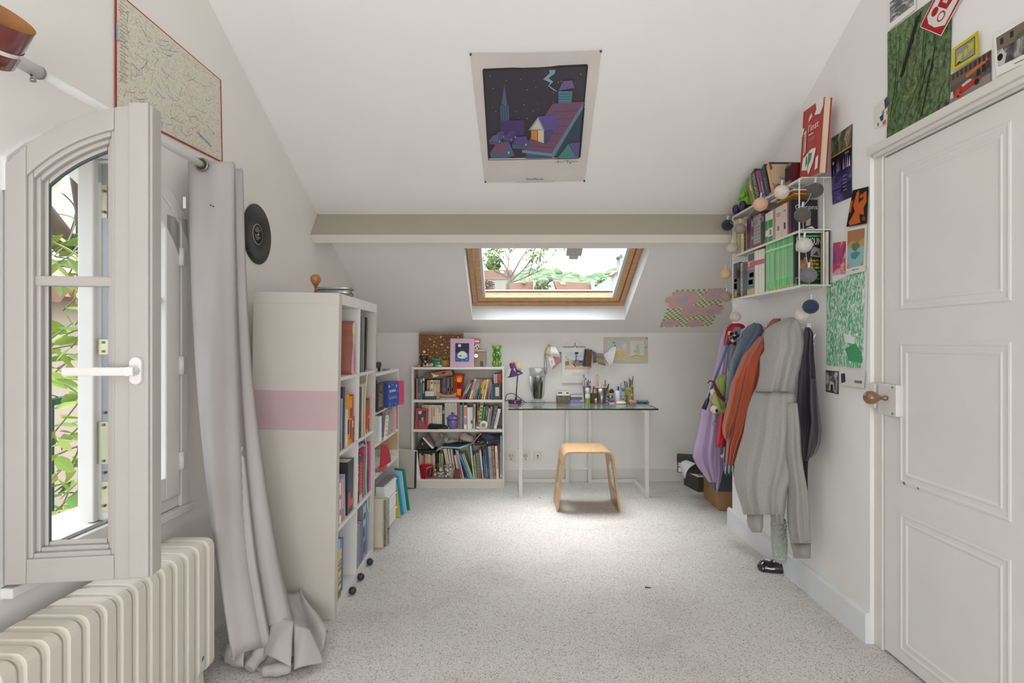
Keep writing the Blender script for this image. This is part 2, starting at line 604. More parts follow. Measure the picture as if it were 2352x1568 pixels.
w3=b.build('added_window',kind='structure')  # unseen window, made up to go with the fill light
g=MB('ffffff','pane');g.box((-1.08,-2.25,.55),(1.28,-2.244,2.3));g.build('pane',w3)
# window wall with the arched opening ------------------------------------------------
WDIR=Vector((.0297,1,0)).normalized();WN=Vector((WDIR.y,-WDIR.x,0))
WO=Vector((wl_x(0),0,0))
def WP(y,z,d=0.0):
 return Vector((wl_x(y),y,z))+WN*d
WY0,WY1,WSILL=1.49,2.29,.62
WYC=(WY0+WY1)/2;WR=.52;WZC=1.405
def arch_z(y,r=WR):
 return WZC+math.sqrt(max(r*r-(y-WYC)**2,0))
ARCH=[WY0+(WY1-WY0)*i/16 for i in range(17)]
b=MB('e7e4df','wallpaint')
def wq(y0,y1,z0,z1,z1b=None,d=0.0,z0b=None):
 b.poly([WP(y0,z0,d),WP(y1,z0 if z0b is None else z0b,d),WP(y1,z1 if z1b is None else z1b,d),WP(y0,z1,d)])
for d in(0.0,-.32):
 wq(-2.3,1.0,0,2.2,3.6,d)
 wq(1.0,WY0,0,ceil_z(1.0)+.1,ceil_z(WY0)+.1,d)
 wq(WY1,5.4,0,ceil_z(WY1)+.1,ceil_z(5.4)+.1,d)
 wq(WY0,WY1,0,WSILL,None,d)
 for y0,y1 in zip(ARCH,ARCH[1:]):
  wq(y0,y1,arch_z(y0),ceil_z(y0)+.1,ceil_z(y1)+.1,d,arch_z(y1))
for y0,y1 in zip(ARCH,ARCH[1:]):
 b.poly([WP(y0,arch_z(y0)),WP(y1,arch_z(y1)),WP(y1,arch_z(y1),-.32),WP(y0,arch_z(y0),-.32)])
b.poly([WP(WY0,WSILL),WP(WY1,WSILL),WP(WY1,WSILL,-.32),WP(WY0,WSILL,-.32)])
for y in(WY0,WY1):
 b.poly([WP(y,WSILL),WP(y,arch_z(y)),WP(y,arch_z(y),-.32),WP(y,WSILL,-.32)])
b.build('wall_left',kind='structure',recalc=False)
b=MB('cfc9bd','rough_stone')
b.hexa([WP(WY0,WSILL-.05,-.30),WP(WY1,WSILL-.05,-.30),WP(WY1,WSILL-.05,-.42),WP(WY0,WSILL-.05,-.42),WP(WY0,WSILL+.015,-.12),WP(WY1,WSILL+.015,-.12),WP(WY1,WSILL-.01,-.42),WP(WY0,WSILL-.01,-.42)])
b.build('trim_1',kind='structure')
# sloping ceiling with the skylight opening ---------------------------------------------
RN=Vector((0,SL,1)).normalized()
RS=Vector((0,-1,SL)).normalized()
SKX0,SKX1=-.347,.986
SKB=Vector((0,4.98,ceil_z(4.98)));SKL=1.044
def SP(x,s,d=0.0):
 return SKB+RS*s+RN*d+Vector((x,0,0))
b=MB(CEILC,'wallpaint')
smax=(4.98-.9)*math.sqrt(1+SL*SL);smin=-(5.5-4.98)*math.sqrt(1+SL*SL)
for d in(0.0,.22):
 for x0,x1,s0,s1 in((-1.7,SKX0,smin,smax),(SKX1,2.6,smin,smax),(SKX0,SKX1,smin,0),(SKX0,SKX1,SKL,smax)):
  b.poly([SP(x0,s0,d),SP(x1,s0,d),SP(x1,s1,d),SP(x0,s1,d)])
b.poly([(-1.7,.9,ceil_z(.9)),(2.6,.9,ceil_z(.9)),(2.6,-2.4,2.1),(-1.7,-2.4,2.1)])
b.build('ceiling',kind='structure',recalc=False)
b=MB('e6e7e8','paint')
RV=.137
for p in([(SKX0,0),(SKX1,0)],[(SKX1,0),(SKX1,SKL)],[(SKX1,SKL),(SKX0,SKL)],[(SKX0,SKL),(SKX0,0)]):
 (xa,sa),(xb,sb)=p
 b.poly([SP(xa,sa,-.001),SP(xb,sb,-.001),SP(xb,sb,RV+.08),SP(xa,sa,RV+.08)])
b.build('trim_2',kind='structure',recalc=False)
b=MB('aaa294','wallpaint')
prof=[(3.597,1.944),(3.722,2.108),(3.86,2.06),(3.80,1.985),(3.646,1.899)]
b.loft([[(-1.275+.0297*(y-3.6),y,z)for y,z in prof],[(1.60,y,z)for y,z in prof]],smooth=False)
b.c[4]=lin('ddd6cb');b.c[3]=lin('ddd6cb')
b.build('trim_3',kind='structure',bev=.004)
# skylight -----------------------------------------------------------------------------
w2=thing('window_2',None,None,SP((SKX0+SKX1)/2,SKL/2,RV),kind='structure')
WOODC='c08a4c'
def bar(bm,x0,x1,s0,s1,d0,d1,col=None,mat=None):
 bm.hexa([SP(x0,s0,d0),SP(x1,s0,d0),SP(x1,s1,d0),SP(x0,s1,d0),SP(x0,s0,d1),SP(x1,s0,d1),SP(x1,s1,d1),SP(x0,s1,d1)],col,mat)
def frame_ring(name,x0,x1,s0,s1,wx,wb,wt,d0,d1,col,mat='wood'):
 m=MB(col,mat)
 bar(m,x0,x1,s0,s0+wb,d0,d1);bar(m,x0,x1,s1-wt,s1,d0,d1)
 bar(m,x0,x0+wx,s0+wb,s1-wt,d0,d1);bar(m,x1-wx,x1,s0+wb,s1-wt,d0,d1)
 return m.build(name,w2,bev=.003)
frame_ring('frame',SKX0+.004,SKX1-.004,.004,SKL-.004,.040,.052,.04,RV,RV+.10,'c4976a')
frame_ring('sash',SKX0+.05,SKX1-.05,.064,SKL-.05,.045,.060,.05,RV+.012,RV+.095,'cda678')
frame_ring('glazing_bead',SKX0+.096,SKX1-.096,.125,SKL-.10,.006,.008,.006,RV+.07,RV+.084,'6b6a6c','metal')
m=MB('ffffff','pane');bar(m,SKX0+.09,SKX1-.09,.12,SKL-.09,RV+.078,RV+.082);m.build('pane',w2)
for xa in(SKX0+.094,SKX1-.094-.022):
 m=MB('c9ccd0','paint');bar(m,xa,xa+.022,.10,SKL-.09,RV+.015,RV+.052);m.build('blind_rail',w2,bev=.002)
m=MB('b9b7b2','paint')
bar(m,.415,.535,SKL-.30,SKL-.06,RV+.005,RV+.06);bar(m,.44,.51,SKL-.33,SKL-.29,RV-.004,RV+.02)
m.build('latch',w2,bev=.008)
# left window ---------------------------------------------------------------------------
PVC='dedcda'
w1=thing('window_1',None,None,WP(WYC,WSILL,0),kind='structure')
def wbox(bm,y0,y1,z0,z1,d0,d1,col=None,mat=None):
 bm.hexa([WP(y0,z0,d0),WP(y1,z0,d0),WP(y1,z0,d1),WP(y0,z0,d1),WP(y0,z1,d0),WP(y1,z1,d0),WP(y1,z1,d1),WP(y0,z1,d1)],col,mat)
def arch_bar(bm,ya,yb,r0,r1,d0,d1,n=14,col=None,mat=None):
 rings=[]
 for i in range(n+1):
  y=ya+(yb-ya)*i/n
  za,zb=WZC+math.sqrt(max(r0*r0-(y-WYC)**2,0)),WZC+math.sqrt(max(r1*r1-(y-WYC)**2,0))
  rings.append([WP(y,za,d0),WP(y,zb,d0),WP(y,zb,d1),WP(y,za,d1)])
 bm.loft(rings,col,mat,True,True,False)
m=MB(PVC,'paint')
wbox(m,WY1-.045,WY1,WSILL,1.76,-.09,.012)
wbox(m,WY0,WY0+.045,WSILL,1.76,-.09,.0)
wbox(m,WY0+.045,WY1-.045,WSILL,WSILL+.045,-.09,.0)
wbox(m,WY0,WY1+.01,WSILL-.028,WSILL,-.03,.03)
arch_bar(m,WY0,WY1,.475,.53,-.09,.012)
wbox(m,WY0+.05,WY1-.05,WSILL+.045,WSILL+.056,-.03,-.02,'b9bcc0','metal')
m.build('frame',w1,bev=.004)
la=thing('casement',None,None,WP(2.07,WSILL,0));la.parent=w1;la.location=ORG[la.name]-ORG[w1.name]
m=MB(PVC,'paint')
L0,L1,LZ=1.905,2.235,WSILL+.048
wbox(m,L0,L0+.085,LZ,1.87,-.075,.012);wbox(m,L1-.085,L1,LZ,1.755,-.075,.012)
wbox(m,L0+.085,L1-.085,LZ,LZ+.085,-.075,.012)
arch_bar(m,L0,L1,.39,.472,-.075,.012)
wbox(m,L0-.022,L0+.03,LZ,1.90,-.115,-.06)
wbox(m,L0+.085,L1-.085,1.41,1.435,-.05,-.002)
m.build('leaf_frame',la,bev=.005)
m=MB('ffffff','pane');wbox(m,L0+.08,L1-.08,LZ+.08,1.76,-.04,-.036);m.build('pane',la)
m=MB('8d9094','metal')
wbox(m,L0-.002,L0,LZ+.03,1.86,-.048,-.026)
wbox(m,L0-.004,L0-.001,1.68,1.79,-.046,-.028,'b8b49a');wbox(m,L0-.008,L0-.001,1.225,1.275,-.060,-.016,'c9c7a8')
wbox(m,L0-.007,L0-.001,.86,1.0,-.060,-.022,'b3b295');wbox(m,L0-.004,L0-.001,.70,.80,-.050,-.024,'b3b295')
for z in(.72,.78,.83,.87,.99,1.03,1.235,1.265,1.70,1.77):
 wbox(m,L0-.011,L0-.004,z-.004,z+.004,-.041,-.033,'6c6b60')
m.build('lock_rail',la)
for z in(.80,1.175,1.60):
 m=MB(PVC,'paint');m.tube([WP(WY1-.05,z-.035,.016),WP(WY1-.05,z+.035,.016)],.011,10);m.build('hinge',la)
CA=Vector((-1.334,1.52,0));CB=Vector((-.9835,1.567,0))
CW=(CB-CA).length;CD=(CB-CA).normalized();CN=Vector((CD.y,-CD.x,0))
def CP(u,z,d=0.0):
 return CA+CD*u+CN*d+Vector((0,0,z))
lo_=thing('casement',None,None,CP(CW/2,.628));lo_.parent=w1;lo_.location=ORG[lo_.name]-ORG[w1.name]
CUC,CZC=.385,1.404
def cz(u,r):
 return CZC+math.sqrt(max(r*r-(u-CUC)**2,0))
m=MB('b3aea9','paint')  # open leaf darker than PVC: its backlit shade is put into the colour
def cbar(u0,u1,z0,z1a,z1b,d0,d1,col=None):
 m.hexa([CP(u0,z0,d0),CP(u1,z0,d0),CP(u1,z0,d1),CP(u0,z0,d1),CP(u0,z1a,d0),CP(u1,z1b,d0),CP(u1,z1b,d1),CP(u0,z1a,d1)],col)
def cframe(ua,ub,z0,r_out,wl,wr,wb,wt,d0,d1,ztop_r=None):
 """one stepped ring of the leaf"""
 n=18
 ri=r_out-wt
 cbar(ua,ua+wl,z0,cz(ua,r_out),cz(ua+wl,r_out),d0,d1)
 cbar(ub-wr,ub,z0,cz(ub-wr,r_out),cz(ub,r_out),d0,d1)
 cbar(ua+wl,ub-wr,z0,z0+wb,z0+wb,d0,d1)
 rings=[]
 for i in range(n+1):
  u=ua+wl+(ub-wr-ua-wl)*i/n
  rings.append([CP(u,cz(u,ri),d0),CP(u,cz(u,r_out),d0),CP(u,cz(u,r_out),d1),CP(u,cz(u,ri),d1)])
 m.loft(rings,None,None,True,True,False)
cframe(0,CW-.045,.628,.506,.052,.043,.066,.058,-.032,.030)
cframe(.050,CW-.086,.692,.450,.014,.014,.014,.014,-.028,.022)
cframe(.063,CW-.099,.705,.437,.012,.012,.012,.012,-.024,.010)
cframe(.074,CW-.110,.716,.426,.012,.012,.012,.012,-.020,-.004)
cbar(CW-.050,CW,.632,1.909,1.911,-.020,.036)
cbar(CW-.012,CW+.006,.632,1.908,1.909,-.028,.026)
cbar(.060,CW-.096,1.416,1.443,1.443,-.018,.012)
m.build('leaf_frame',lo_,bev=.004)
m=MB('ffffff','pane')
P_=[CP(.08,.72,-.014),CP(CW-.115,.72,-.014)]+[CP(CW-.115-(CW-.195)*i/12,cz(CW-.115-(CW-.195)*i/12,.42),-.014)for i in range(13)]
m.poly(P_);m.poly([p-CN*.004 for p in P_]);m.build('pane',lo_)
m=MB('4c4f57','plastic')
for(u0,u1,z0,z1)in((.080,.087,.722,cz(.083,.415)),(.087,CW-.118,.722,.727)):
 m.hexa([CP(u0,z0,-.013),CP(u1,z0,-.013),CP(u1,z0,-.006),CP(u0,z0,-.006),CP(u0,z1,-.013),CP(u1,z1,-.013),CP(u1,z1,-.006),CP(u0,z1,-.006)])
rg=[]
for i in range(15):
 u=.08+(CW-.195)*i/14
 rg.append([CP(u,cz(u,.409),-.013),CP(u,cz(u,.416),-.013),CP(u,cz(u,.416),-.006),CP(u,cz(u,.409),-.006)])
m.loft(rg,None,None,True,True,False)
m.build('seal',lo_)
hz=1.189;hu=CW-.028
hd=thing('handle',None,None,CP(hu,hz,.036));hd.parent=lo_;hd.location=ORG[hd.name]-ORG[lo_.name]
m=MB('e4e1dd','gloss')
m.loft([[CP(hu+.0165*sx*math.cos(t),hz+(.021 if math.sin(t)>=0 else-.021)+.0165*sx*math.sin(t),d)for t in[2*PI*k/20 for k in range(20)]]for sx,d in((1,.036),(1,.043),(.85,.047))])
m.tube([CP(hu,hz,.04),CP(hu,hz,.085)],[.014,.012],14)
m.loft([[CP(hu+.013-t*.172,hz+sz*(.012-.001*min(t*8,1)),.078+sd*.006-.004*t)for sz,sd in((-1,-.6),(-.6,-1),(.6,-1),(1,-.6),(1,.6),(.6,1),(-.6,1),(-1,.6))]for t in(0,.08,.2,.25,.6,.97,1.0)])
m.build('lever',hd,bev=.001)
# door ------------------------------------------------------------------------------------
DX=1.524;DY0,DY1,DH=1.62,2.332,2.018
d1=thing('door_1',None,None,(DX,(DY0+DY1)/2,0),kind='structure')
DC='dcdad6'
m=MB('d8d4cd','paint')
m.box((1.519,2.336,0),(1.66,DJ,2.075));m.box((1.519,1.50,2.024),(1.66,2.336,2.075))
m.box((1.490,1.50,2.046),(1.519,DJ,2.078));m.box((1.500,1.50,2.030),(1.519,DJ-.02,2.047))
m.box((1.519,1.50,0),(1.66,DY0-.006,2.03))
m.build('trim_4',kind='structure',bev=.004)
m=MB(DC,'paint');m.box((DX,DY0,.012),(DX+.04,DY1,DH));m.build('slab',d1,bev=.003)
def door_panel(y0,y1,z0,z1):
 m=MB(DC,'paint')
 rings=[]
 for ins,x in((0,DX),(0,DX-.003),(.006,DX-.0045),(.012,DX-.004),(.015,DX-.0015),(.030,DX-.0018),(.034,DX-.0042),(.040,DX-.0035),(.045,DX-.0006),(.048,DX-.0005)):
  rings.append([(x,y0+ins,z0+ins),(x,y1-ins,z0+ins),(x,y1-ins,z1-ins),(x,y0+ins,z1-ins)])
 m.loft(rings,None,None,True,True,False)
 m.build('panel',d1,bev=.0008)
door_panel(1.737,2.233,1.392,1.942)
door_panel(1.737,2.236,.716,1.267)
door_panel(1.737,2.236,.06,.602)
lk=thing('lock',None,None,(DX,2.29,1.13));lk.parent=d1;lk.location=ORG[lk.name]-ORG[d1.name]
m=MB('d6d4d0','paint');m.box((DX-.032,2.235,1.1),(DX,2.33,1.103+.0))
m=MB('d4d2cd','paint')
m.box((DX-.030,2.215,.975),(DX,2.328,1.098))
m.build('lock_case',lk,bev=.004)
m=MB('8a8880','metal')
for z in(.985,1.088):
 m.lathe([(.004,0),(.004,.003),(.001,.004)],(DX-.030,2.235,z),8,axis=(-1,0,0))
m.build('screw',lk)
m=MB('7b5a3c','gloss')
m.lathe([(.008,0),(.011,.004),(.011,.012),(.008,.014),(.008,.026),(.012,.032),(.020,.042),(.026,.054),(.0275,.066),(.024,.078),(.014,.086),(.001,.088)],(DX-.030,2.268,1.043),22,axis=(-1,.05,.03))
m.build('knob',lk)
for px,py,a in((2076,1109,.009),(2108,1121,.006)):
 q=PX(px,py,DX-.0048);m=MB('8a6a50','matte');m.hexa([q+Vector((x,y*a,z*a))for x in(0,.002)for y,z in((-1,-.5),(.2,-.8),(1,.3),(-.3,.7))]);m.build('paint_chip',d1)
m=MB('d8d6d1','paint');m.box((1.493,2.345,.995),(1.519,2.388,1.095));m.build('keeper',d1,bev=.003)
# ================================================================ RADIATOR
RADX0,RADX1=-1.262,-1.088
rad=thing('radiator','cream cast-iron column radiator standing under the arched window','radiator',(-1.17,1.6,0))
def rrect(y,ins,n=5):
 x0,x1,z0,z1=RADX0+ins*.8,RADX1-ins,.085+ins,.553-ins
 r=.030
 pts=[]
 for cx,cz_,a0 in((x1-r,z1-r,0),(x0+r,z1-r,90),(x0+r,z0+r,180),(x1-r,z0+r,270)):
  for k in range(n+1):
   a=math.radians(a0+90*k/n)
   pts.append((cx+r*math.cos(a),y,cz_+r*math.sin(a)))
 return pts
m=MB('d3ccc1','paint')
prof=[(-.0300,.014),(-.0290,.0075),(-.0195,.0070),(-.0175,.0005),(-.0165,0),(.0165,0),(.0175,.0005),(.0195,.0070),(.0290,.0075),(.0300,.014)]
m.loft([rrect(y+2.065,i)for y,i in prof],smooth=False)
s0=m.build('section',rad,bev=.0015)
SHEAR=.0297
loc0=s0.location.copy()
for k in range(1,20):
 s=copy_part(s0,rad,loc0+Vector((-.0018*k,-.062*k,0)))
for y in(2.04,1.45,.95):
 m=MB('d2cbc0','paint')
 m.hexa([(RADX0+.02,y-.02,0),(RADX1-.02,y-.02,0),(RADX1-.02,y+.02,0),(RADX0+.02,y+.02,0),(RADX0+.03,y-.015,.12),(RADX1-.03,y-.015,.12),(RADX1-.03,y+.015,.12),(RADX0+.03,y+.015,.12)])
 m.build('foot',rad,bev=.004)
m=MB('d8d1c6','paint')
m.tube([(-1.18,.9,.14),(-1.18,2.10,.14)],.022,10);m.tube([(-1.18,.9,.50),(-1.18,2.085,.50)],.02,10)
m.build('pipe',rad)
m=MB('2b5f9a','plastic')
m.box((RADX1-.0005,2.004,.15),(RADX1+.001,2.012,.158));m.box((RADX1-.0005,2.0,.145),(RADX1+.001,2.005,.150))
m.build('paint_fleck',rad)
# ================================================================ CURTAIN ROD, CURTAIN
ra,rb_=Vector((-1.225,1.30,1.962)),Vector((-1.190,2.42,1.948))
rod=thing('curtain_rod','white telescopic curtain rod above the arched window','curtain rod',(ra+rb_)/2)
m=MB('d9d9d6','paint');m.tube([ra,ra.lerp(rb_,.15)],.0165,14);m.build('outer_tube',rod)
m=MB('dcdcd9','paint');m.tube([ra.lerp(rb_,.13),rb_],.0125,14);m.build('inner_tube',rod)
m=MB('a8a6a0','metal');q=ra.lerp(rb_,.15);m.tube([q,q+(rb_-ra).normalized()*.004],.0175,14)
q2=ra.lerp(rb_,.13);m.tube([q2+Vector((0,0,-.016)),q2+Vector((.004,0,-.028))],.003,8);m.tube([q2+Vector((.004,0,-.027)),q2+Vector((.005,0,-.033))],.007,10)
m.build('clamp_screw',rod)
m=MB('e8e8e6','plastic');m.ball((-1.185,2.445,1.945),.024,n=16);m.tube([rb_,(-1.185,2.44,1.945)],.014,10);m.build('finial',rod)
m=MB('e0e0de','paint');m.tube([(-1.19,2.44,1.945),(-1.30,2.44,1.945)],.008,8);m.lathe([(.022,0),(.022,.008),(.01,.012)],(-1.312,2.44,1.945),14,axis=(1,0,0));m.build('bracket',rod)
cur=thing('curtain','pale mauve-grey eyelet curtain gathered at the rod end, hem heaped on the carpet','curtain',(-1.1,2.25,0))
def curtain_row(t):
 """t: 0 top .. 1 carpet; returns the plan polyline (x, y) of the sheet"""
 z=1.972*(1-t)
 sway=.040*t+.165*t**2.4
 wf=.170+.018*math.sin(t*3.0)-.050*t
 gap=.038+.004*t
 pts=[]
 nf=4
 x0,y0=-1.268+sway*1.0,2.215-.04*t**2
 S_=[0.0,.015,.04,.06]
 def pl(v):
  T_=(0,.41,.8,1.0)
  for q in range(3):
   if t<=T_[q+1]:return v[q]+(v[q+1]-v[q])*(t-T_[q])/(T_[q+1]-T_[q])
 E_=[pl((.165,.124,.062,.05)),pl((.163,.151,.135,.14)),pl((.161,.156,.172,.19)),pl((.159,.163,.186,.21))]
 for k in range(4):
  ya=y0+gap*k
  xa=x0+S_[k]*.6;xb=x0+E_[k]
  n=12
  for i in range(n+1):
   u=i/n
   if k%2:u=1-u
   x=xa+(xb-xa)*u
   bulge=.016*math.sin(PI*u)*(1+.5*math.sin(3*t+k))+.006*math.sin(9*u+4*t+k)
   rnd=.015*(abs(2*u-1)**5)
   pts.append((x,ya-bulge+rnd))
  xe=xb+.010 if k%2==0 else xa-.010
  pts.append((xe,ya+gap*.5))
 return pts,z
rows=44
m=MB('bdb5b4','curtain_cloth')
grid=[]
for j in range(rows+1):
 t=j/rows*.962
 pts,z=curtain_row(t)
 grid.append([(x,y,z+.008*math.sin(x*40)*(1 if j==0 else 0))for x,y in pts])
ids=[[m.vert(p)for p in r]for r in grid]
for j in range(rows):
 for i in range(len(ids[0])-1):
  m.face((ids[j][i],ids[j][i+1],ids[j+1][i+1],ids[j+1][i]),None,None,True)
o=m.build('drape',cur,recalc=False)
sm=o.modifiers.new('thick','SOLIDIFY');sm.thickness=.0025;sm.offset=0
m=MB('c3bcbb','curtain_cloth')
def heap(base,fan,hts,nr=16,lift=0.0,phase=0.0,amp=.03,k=5,h0=.10):
 """base / fan: polylines on the floor (inner and outer), a cloth ruffled between them"""
 n=60
 def along(P,u):
  f=u*(len(P)-1);i=min(int(f),len(P)-2)
  return Vector(P[i]).lerp(Vector(P[i+1]),f-i)
 g=[]
 for j in range(nr+1):
  r=j/nr
  row=[]
  for i in range(n+1):
   u=i/n
   a=along(base,u);c=along(fan,u)
   p=a.lerp(c,r)
   fold=math.sin(2*PI*k*u+phase+1.3*math.sin(3*u+phase))
   env=math.sin(PI*min(max(u,0),1))**.35
   zz=lift+h0*(1-r)**1.6+(amp*(.25+r*(1.5-r))*(fold*.5+.5))*env*(1+.4*math.sin(7*u+2))+.012*math.sin(PI*r)
   p=p+Vector((.010*math.sin(11*u+5*r),.012*math.sin(14*u+3*r+phase),0))
   row.append(m.vert((p.x,p.y,max(zz,.004))))
  g.append(row)
 for j in range(nr):
  for i in range(n):
   m.face((g[j][i],g[j][i+1],g[j+1][i+1],g[j+1][i]),None,None,True)
def fl(px,py,z=.0):
 p=PZ(px,py,z);return(p.x,p.y)
def v3(l):return[(x,y,0)for x,y in l]
base=v3([fl(540,1470),fl(575,1462),fl(610,1452),fl(640,1446),fl(668,1442)])
heap(base,v3([fl(512,1512),fl(560,1542),fl(620,1550),fl(680,1530),fl(715,1470)]),None,phase=.4,amp=.050,k=3.6,h0=.13)
heap(v3([fl(600,1452),fl(640,1444),fl(668,1440),fl(700,1436)]),v3([fl(600,1528),fl(668,1532),fl(735,1520),fl(752,1470)]),None,lift=.03,phase=2.6,amp=.060,k=2.2,h0=.12)
def flap(P,bulge,nu=12,nv=12,rip=.006,ph=0.0):
 q=[PZ(*p)for p in P]
 g=[]
 for j in range(nv+1):
  v=j/nv;row=[]
  for i in range(nu+1):
   u=i/nu
   p=q[0].lerp(q[1],u).lerp(q[3].lerp(q[2],u),v)
   b_=bulge*math.sin(PI*u)*(.4+.6*v)+.35*bulge*math.sin(PI*v)+rip*math.sin(7*u+5*v+ph)
   row.append(m.vert((p.x,p.y-b_*.7,max(p.z+b_*.55,.004))))
  g.append(row)
 for j in range(nv):
  for i in range(nu):m.face((g[j][i],g[j][i+1],g[j+1][i+1],g[j+1][i]),None,None,True)
def roll(P,r,n=14,sq=.6):
 pts=[PZ(*p)for p in P];pts=cable_pts(pts)
 m.tube([Vector((p.x,p.y,max(p.z,r*.6)))for p in pts],[r*(.75+.35*math.sin(PI*i/(len(pts)-1))+.08*math.sin(i*1.7))for i in range(len(pts))],n)
def cable_pts(P):
 out=[]
 for a,c in zip(P,P[1:]):out+=[a.lerp(c,k/5)for k in range(5)]
 return out+[P[-1]]
flap([(632,1412,.165),(676,1428,.15),(668,1530,.055),(604,1500,.06)],.035,ph=.5)
flap([(676,1432,.14),(712,1446,.11),(747,1522,.012),(676,1538,.03)],.030,ph=2)
flap([(640,1378,.10),(672,1394,.12),(690,1440,.10),(634,1425,.12)],.02,ph=3)
flap([(690,1415,.07),(718,1432,.06),(735,1478,.02),(690,1462,.09)],.02,ph=1)
flap([(520,1478,.09),(566,1470,.11),(560,1532,.02),(516,1522,.01)],.02,ph=4)
roll([(536,1520,.03),(560,1490,.055),(592,1462,.07)],.026)
roll([(572,1535,.02),(598,1500,.05),(628,1455,.09),(640,1425,.13)],.026)
roll([(604,1541,.02),(640,1536,.03),(668,1533,.03)],.02)
o=m.build('hem_heap',cur,recalc=False)
sm=o.modifiers.new('thick','SOLIDIFY');sm.thickness=.003;sm.offset=0
for k in range(4):
 m=MB('9c958c','metal')
 c=Vector((-1.194,2.192+.038*k,1.949));rr=[]
 for i in range(18):
  a=2*PI*i/18
  rr.append((c.x+.022*math.cos(a),c.y,c.z+.022*math.sin(a)))
 m.tube(rr+[rr[0]],.0048,8,caps=False)
 m.lathe([(.022,.004),(.013,.005)],c,18,'5f5a55',axis=(0,-1,0),caps=False)
 m.build('eyelet',cur)
m=MB('f2f2f2','paper');q=PY(424,465,2.20);m.box((q.x-.006,2.199,q.z-.022),(q.x+.005,2.201,q.z+.022));m.build('care_label',cur)
m=MB('5b3a2a','matte')
for px,py in((484,471),(490,474)):
 q=PY(px,py,2.193);m.lathe([(.003,0),(.002,.003)],q,8,axis=(0,-1,0))
m.build('stain',cur)
# ================================================================ BOOK MAKER
def book(M,w,d,h,col,label,group,deco=(),page='e4dccb',hard=True,name='book',cat='book',cover2=None,loc=None):
 """local x thickness, y from the spine (y=0) inwards, z up"""
 m=MB(col,'cover',M)
 t=.0022 if hard else.0009
 ov=.003 if hard else.0
 m.box((0,0,0),(w,t*1.2,h));m.box((0,t*1.2,0),(t,d,h));m.box((w-t,t*1.2,0),(w,d,h),cover2)
 for q in deco:
  e=-.0004
  if q[0]=='band':
   m.poly([(.0003,e,q[1]*h),(w-.0003,e,q[1]*h),(w-.0003,e,q[2]*h),(.0003,e,q[2]*h)],q[3])
  elif q[0]=='patch':
   m.poly([(q[1]*w,e,q[3]*h),(q[2]*w,e,q[3]*h),(q[2]*w,e,q[4]*h),(q[1]*w,e,q[4]*h)],q[5])
  elif q[0]=='text':
   hh=w*q[3]
   m.text(q[1],(w/2-hh/2,-.0006,q[2]*h),(0,0,-1),(1,0,0),hh,q[4],'paper',0,q[5]*h if len(q)>5 else None)
  elif q[0]=='textup':
   hh=w*q[3]
   m.text(q[1],(w/2+hh/2,-.0006,q[2]*h),(0,0,1),(-1,0,0),hh,q[4],'paper',0,q[5]*h if len(q)>5 else None)
  elif q[0]=='scr':
   z=q[1]*h;r=random.Random(int(q[1]*100));zb=max(.1*h,z-(q[4]if len(q)>4 else.45)*h)
   while z>zb:
    g=w*q[2]*r.uniform(.35,.8)
    m.poly([(w/2-w*q[2]/2,e,z-g),(w/2+w*q[2]*r.uniform(.2,.5),e,z-g),(w/2+w*q[2]*r.uniform(.2,.5),e,z),(w/2-w*q[2]/2,e,z)],q[3])
    z-=g*r.uniform(1.2,1.7)
  elif q[0]=='dots':
   n=q[1]
   for k in range(n):
    z=h*(k+.5)/n;r=q[2]*w
    m.poly([(w/2-r,e,z-r),(w/2+r,e,z-r),(w/2+r,e,z+r),(w/2-r,e,z+r)],q[3])
  elif q[0]=='face':
   m.poly([(w+.0004,q[1]*d,q[3]*h),(w+.0004,q[2]*d,q[3]*h),(w+.0004,q[2]*d,q[4]*h),(w+.0004,q[1]*d,q[4]*h)],q[5])
  elif q[0]=='face0':
   m.poly([(-.0004,q[1]*d,q[3]*h),(-.0004,q[2]*d,q[3]*h),(-.0004,q[2]*d,q[4]*h),(-.0004,q[1]*d,q[4]*h)],q[5])
 o=m.build(name,None,label,cat,group)
 p=MB(page,'paper',M)
 p.box((t,t*1.2,ov),(w-t,d-ov,h-ov))
 p.build('pages',o)
 return o
def lean_m(o,ex,ey,lean,w):
 """frame standing at o, tipped by lean (radians) towards +ex"""
 ex=Vector(ex).normalized();ey=Vector(ey).normalized();z=Vector((0,0,1))
 a=z*math.cos(lean)+ex*math.sin(lean);t=ex*math.cos(lean)-z*math.sin(lean)
 lift=w*math.sin(lean)if lean>0 else 0.0
 return frame_m(Vector(o)+z*(lift+.0006),t,ey,a)
# ================================================================ TALL CUBE SHELF (against the window wall, open side to the room)
KO=Vector((-.811,2.594,0))
KL=Vector((-.0190,1,0)).normalized()
KT=Vector((.0165,0,1)).normalized()
KD=Vector((-KL.y,KL.x,0)).normalized()
KD=(KD-KT*KD.dot(KT)).normalized()
KLN,KDN,KHT=.790,.388,1.49
def KP(l,d,z):
 return KO+KL*l+KD*d+KT*z
KM=frame_m(KO,KL,KD,KT)
ks=thing('cube_shelf','tall white cube shelf with a pink painted band on its side','shelf',KO)
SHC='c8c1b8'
m=MB(SHC,'paint',KM)
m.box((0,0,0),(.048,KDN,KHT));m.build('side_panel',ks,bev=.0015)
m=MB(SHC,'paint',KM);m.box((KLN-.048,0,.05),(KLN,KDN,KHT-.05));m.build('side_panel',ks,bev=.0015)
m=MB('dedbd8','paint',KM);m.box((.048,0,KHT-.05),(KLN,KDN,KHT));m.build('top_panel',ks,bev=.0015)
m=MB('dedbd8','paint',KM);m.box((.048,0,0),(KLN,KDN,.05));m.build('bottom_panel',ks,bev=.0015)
CELL=.3345;BRD=.0165
def kz(r):
 return.05+r*(CELL+BRD)
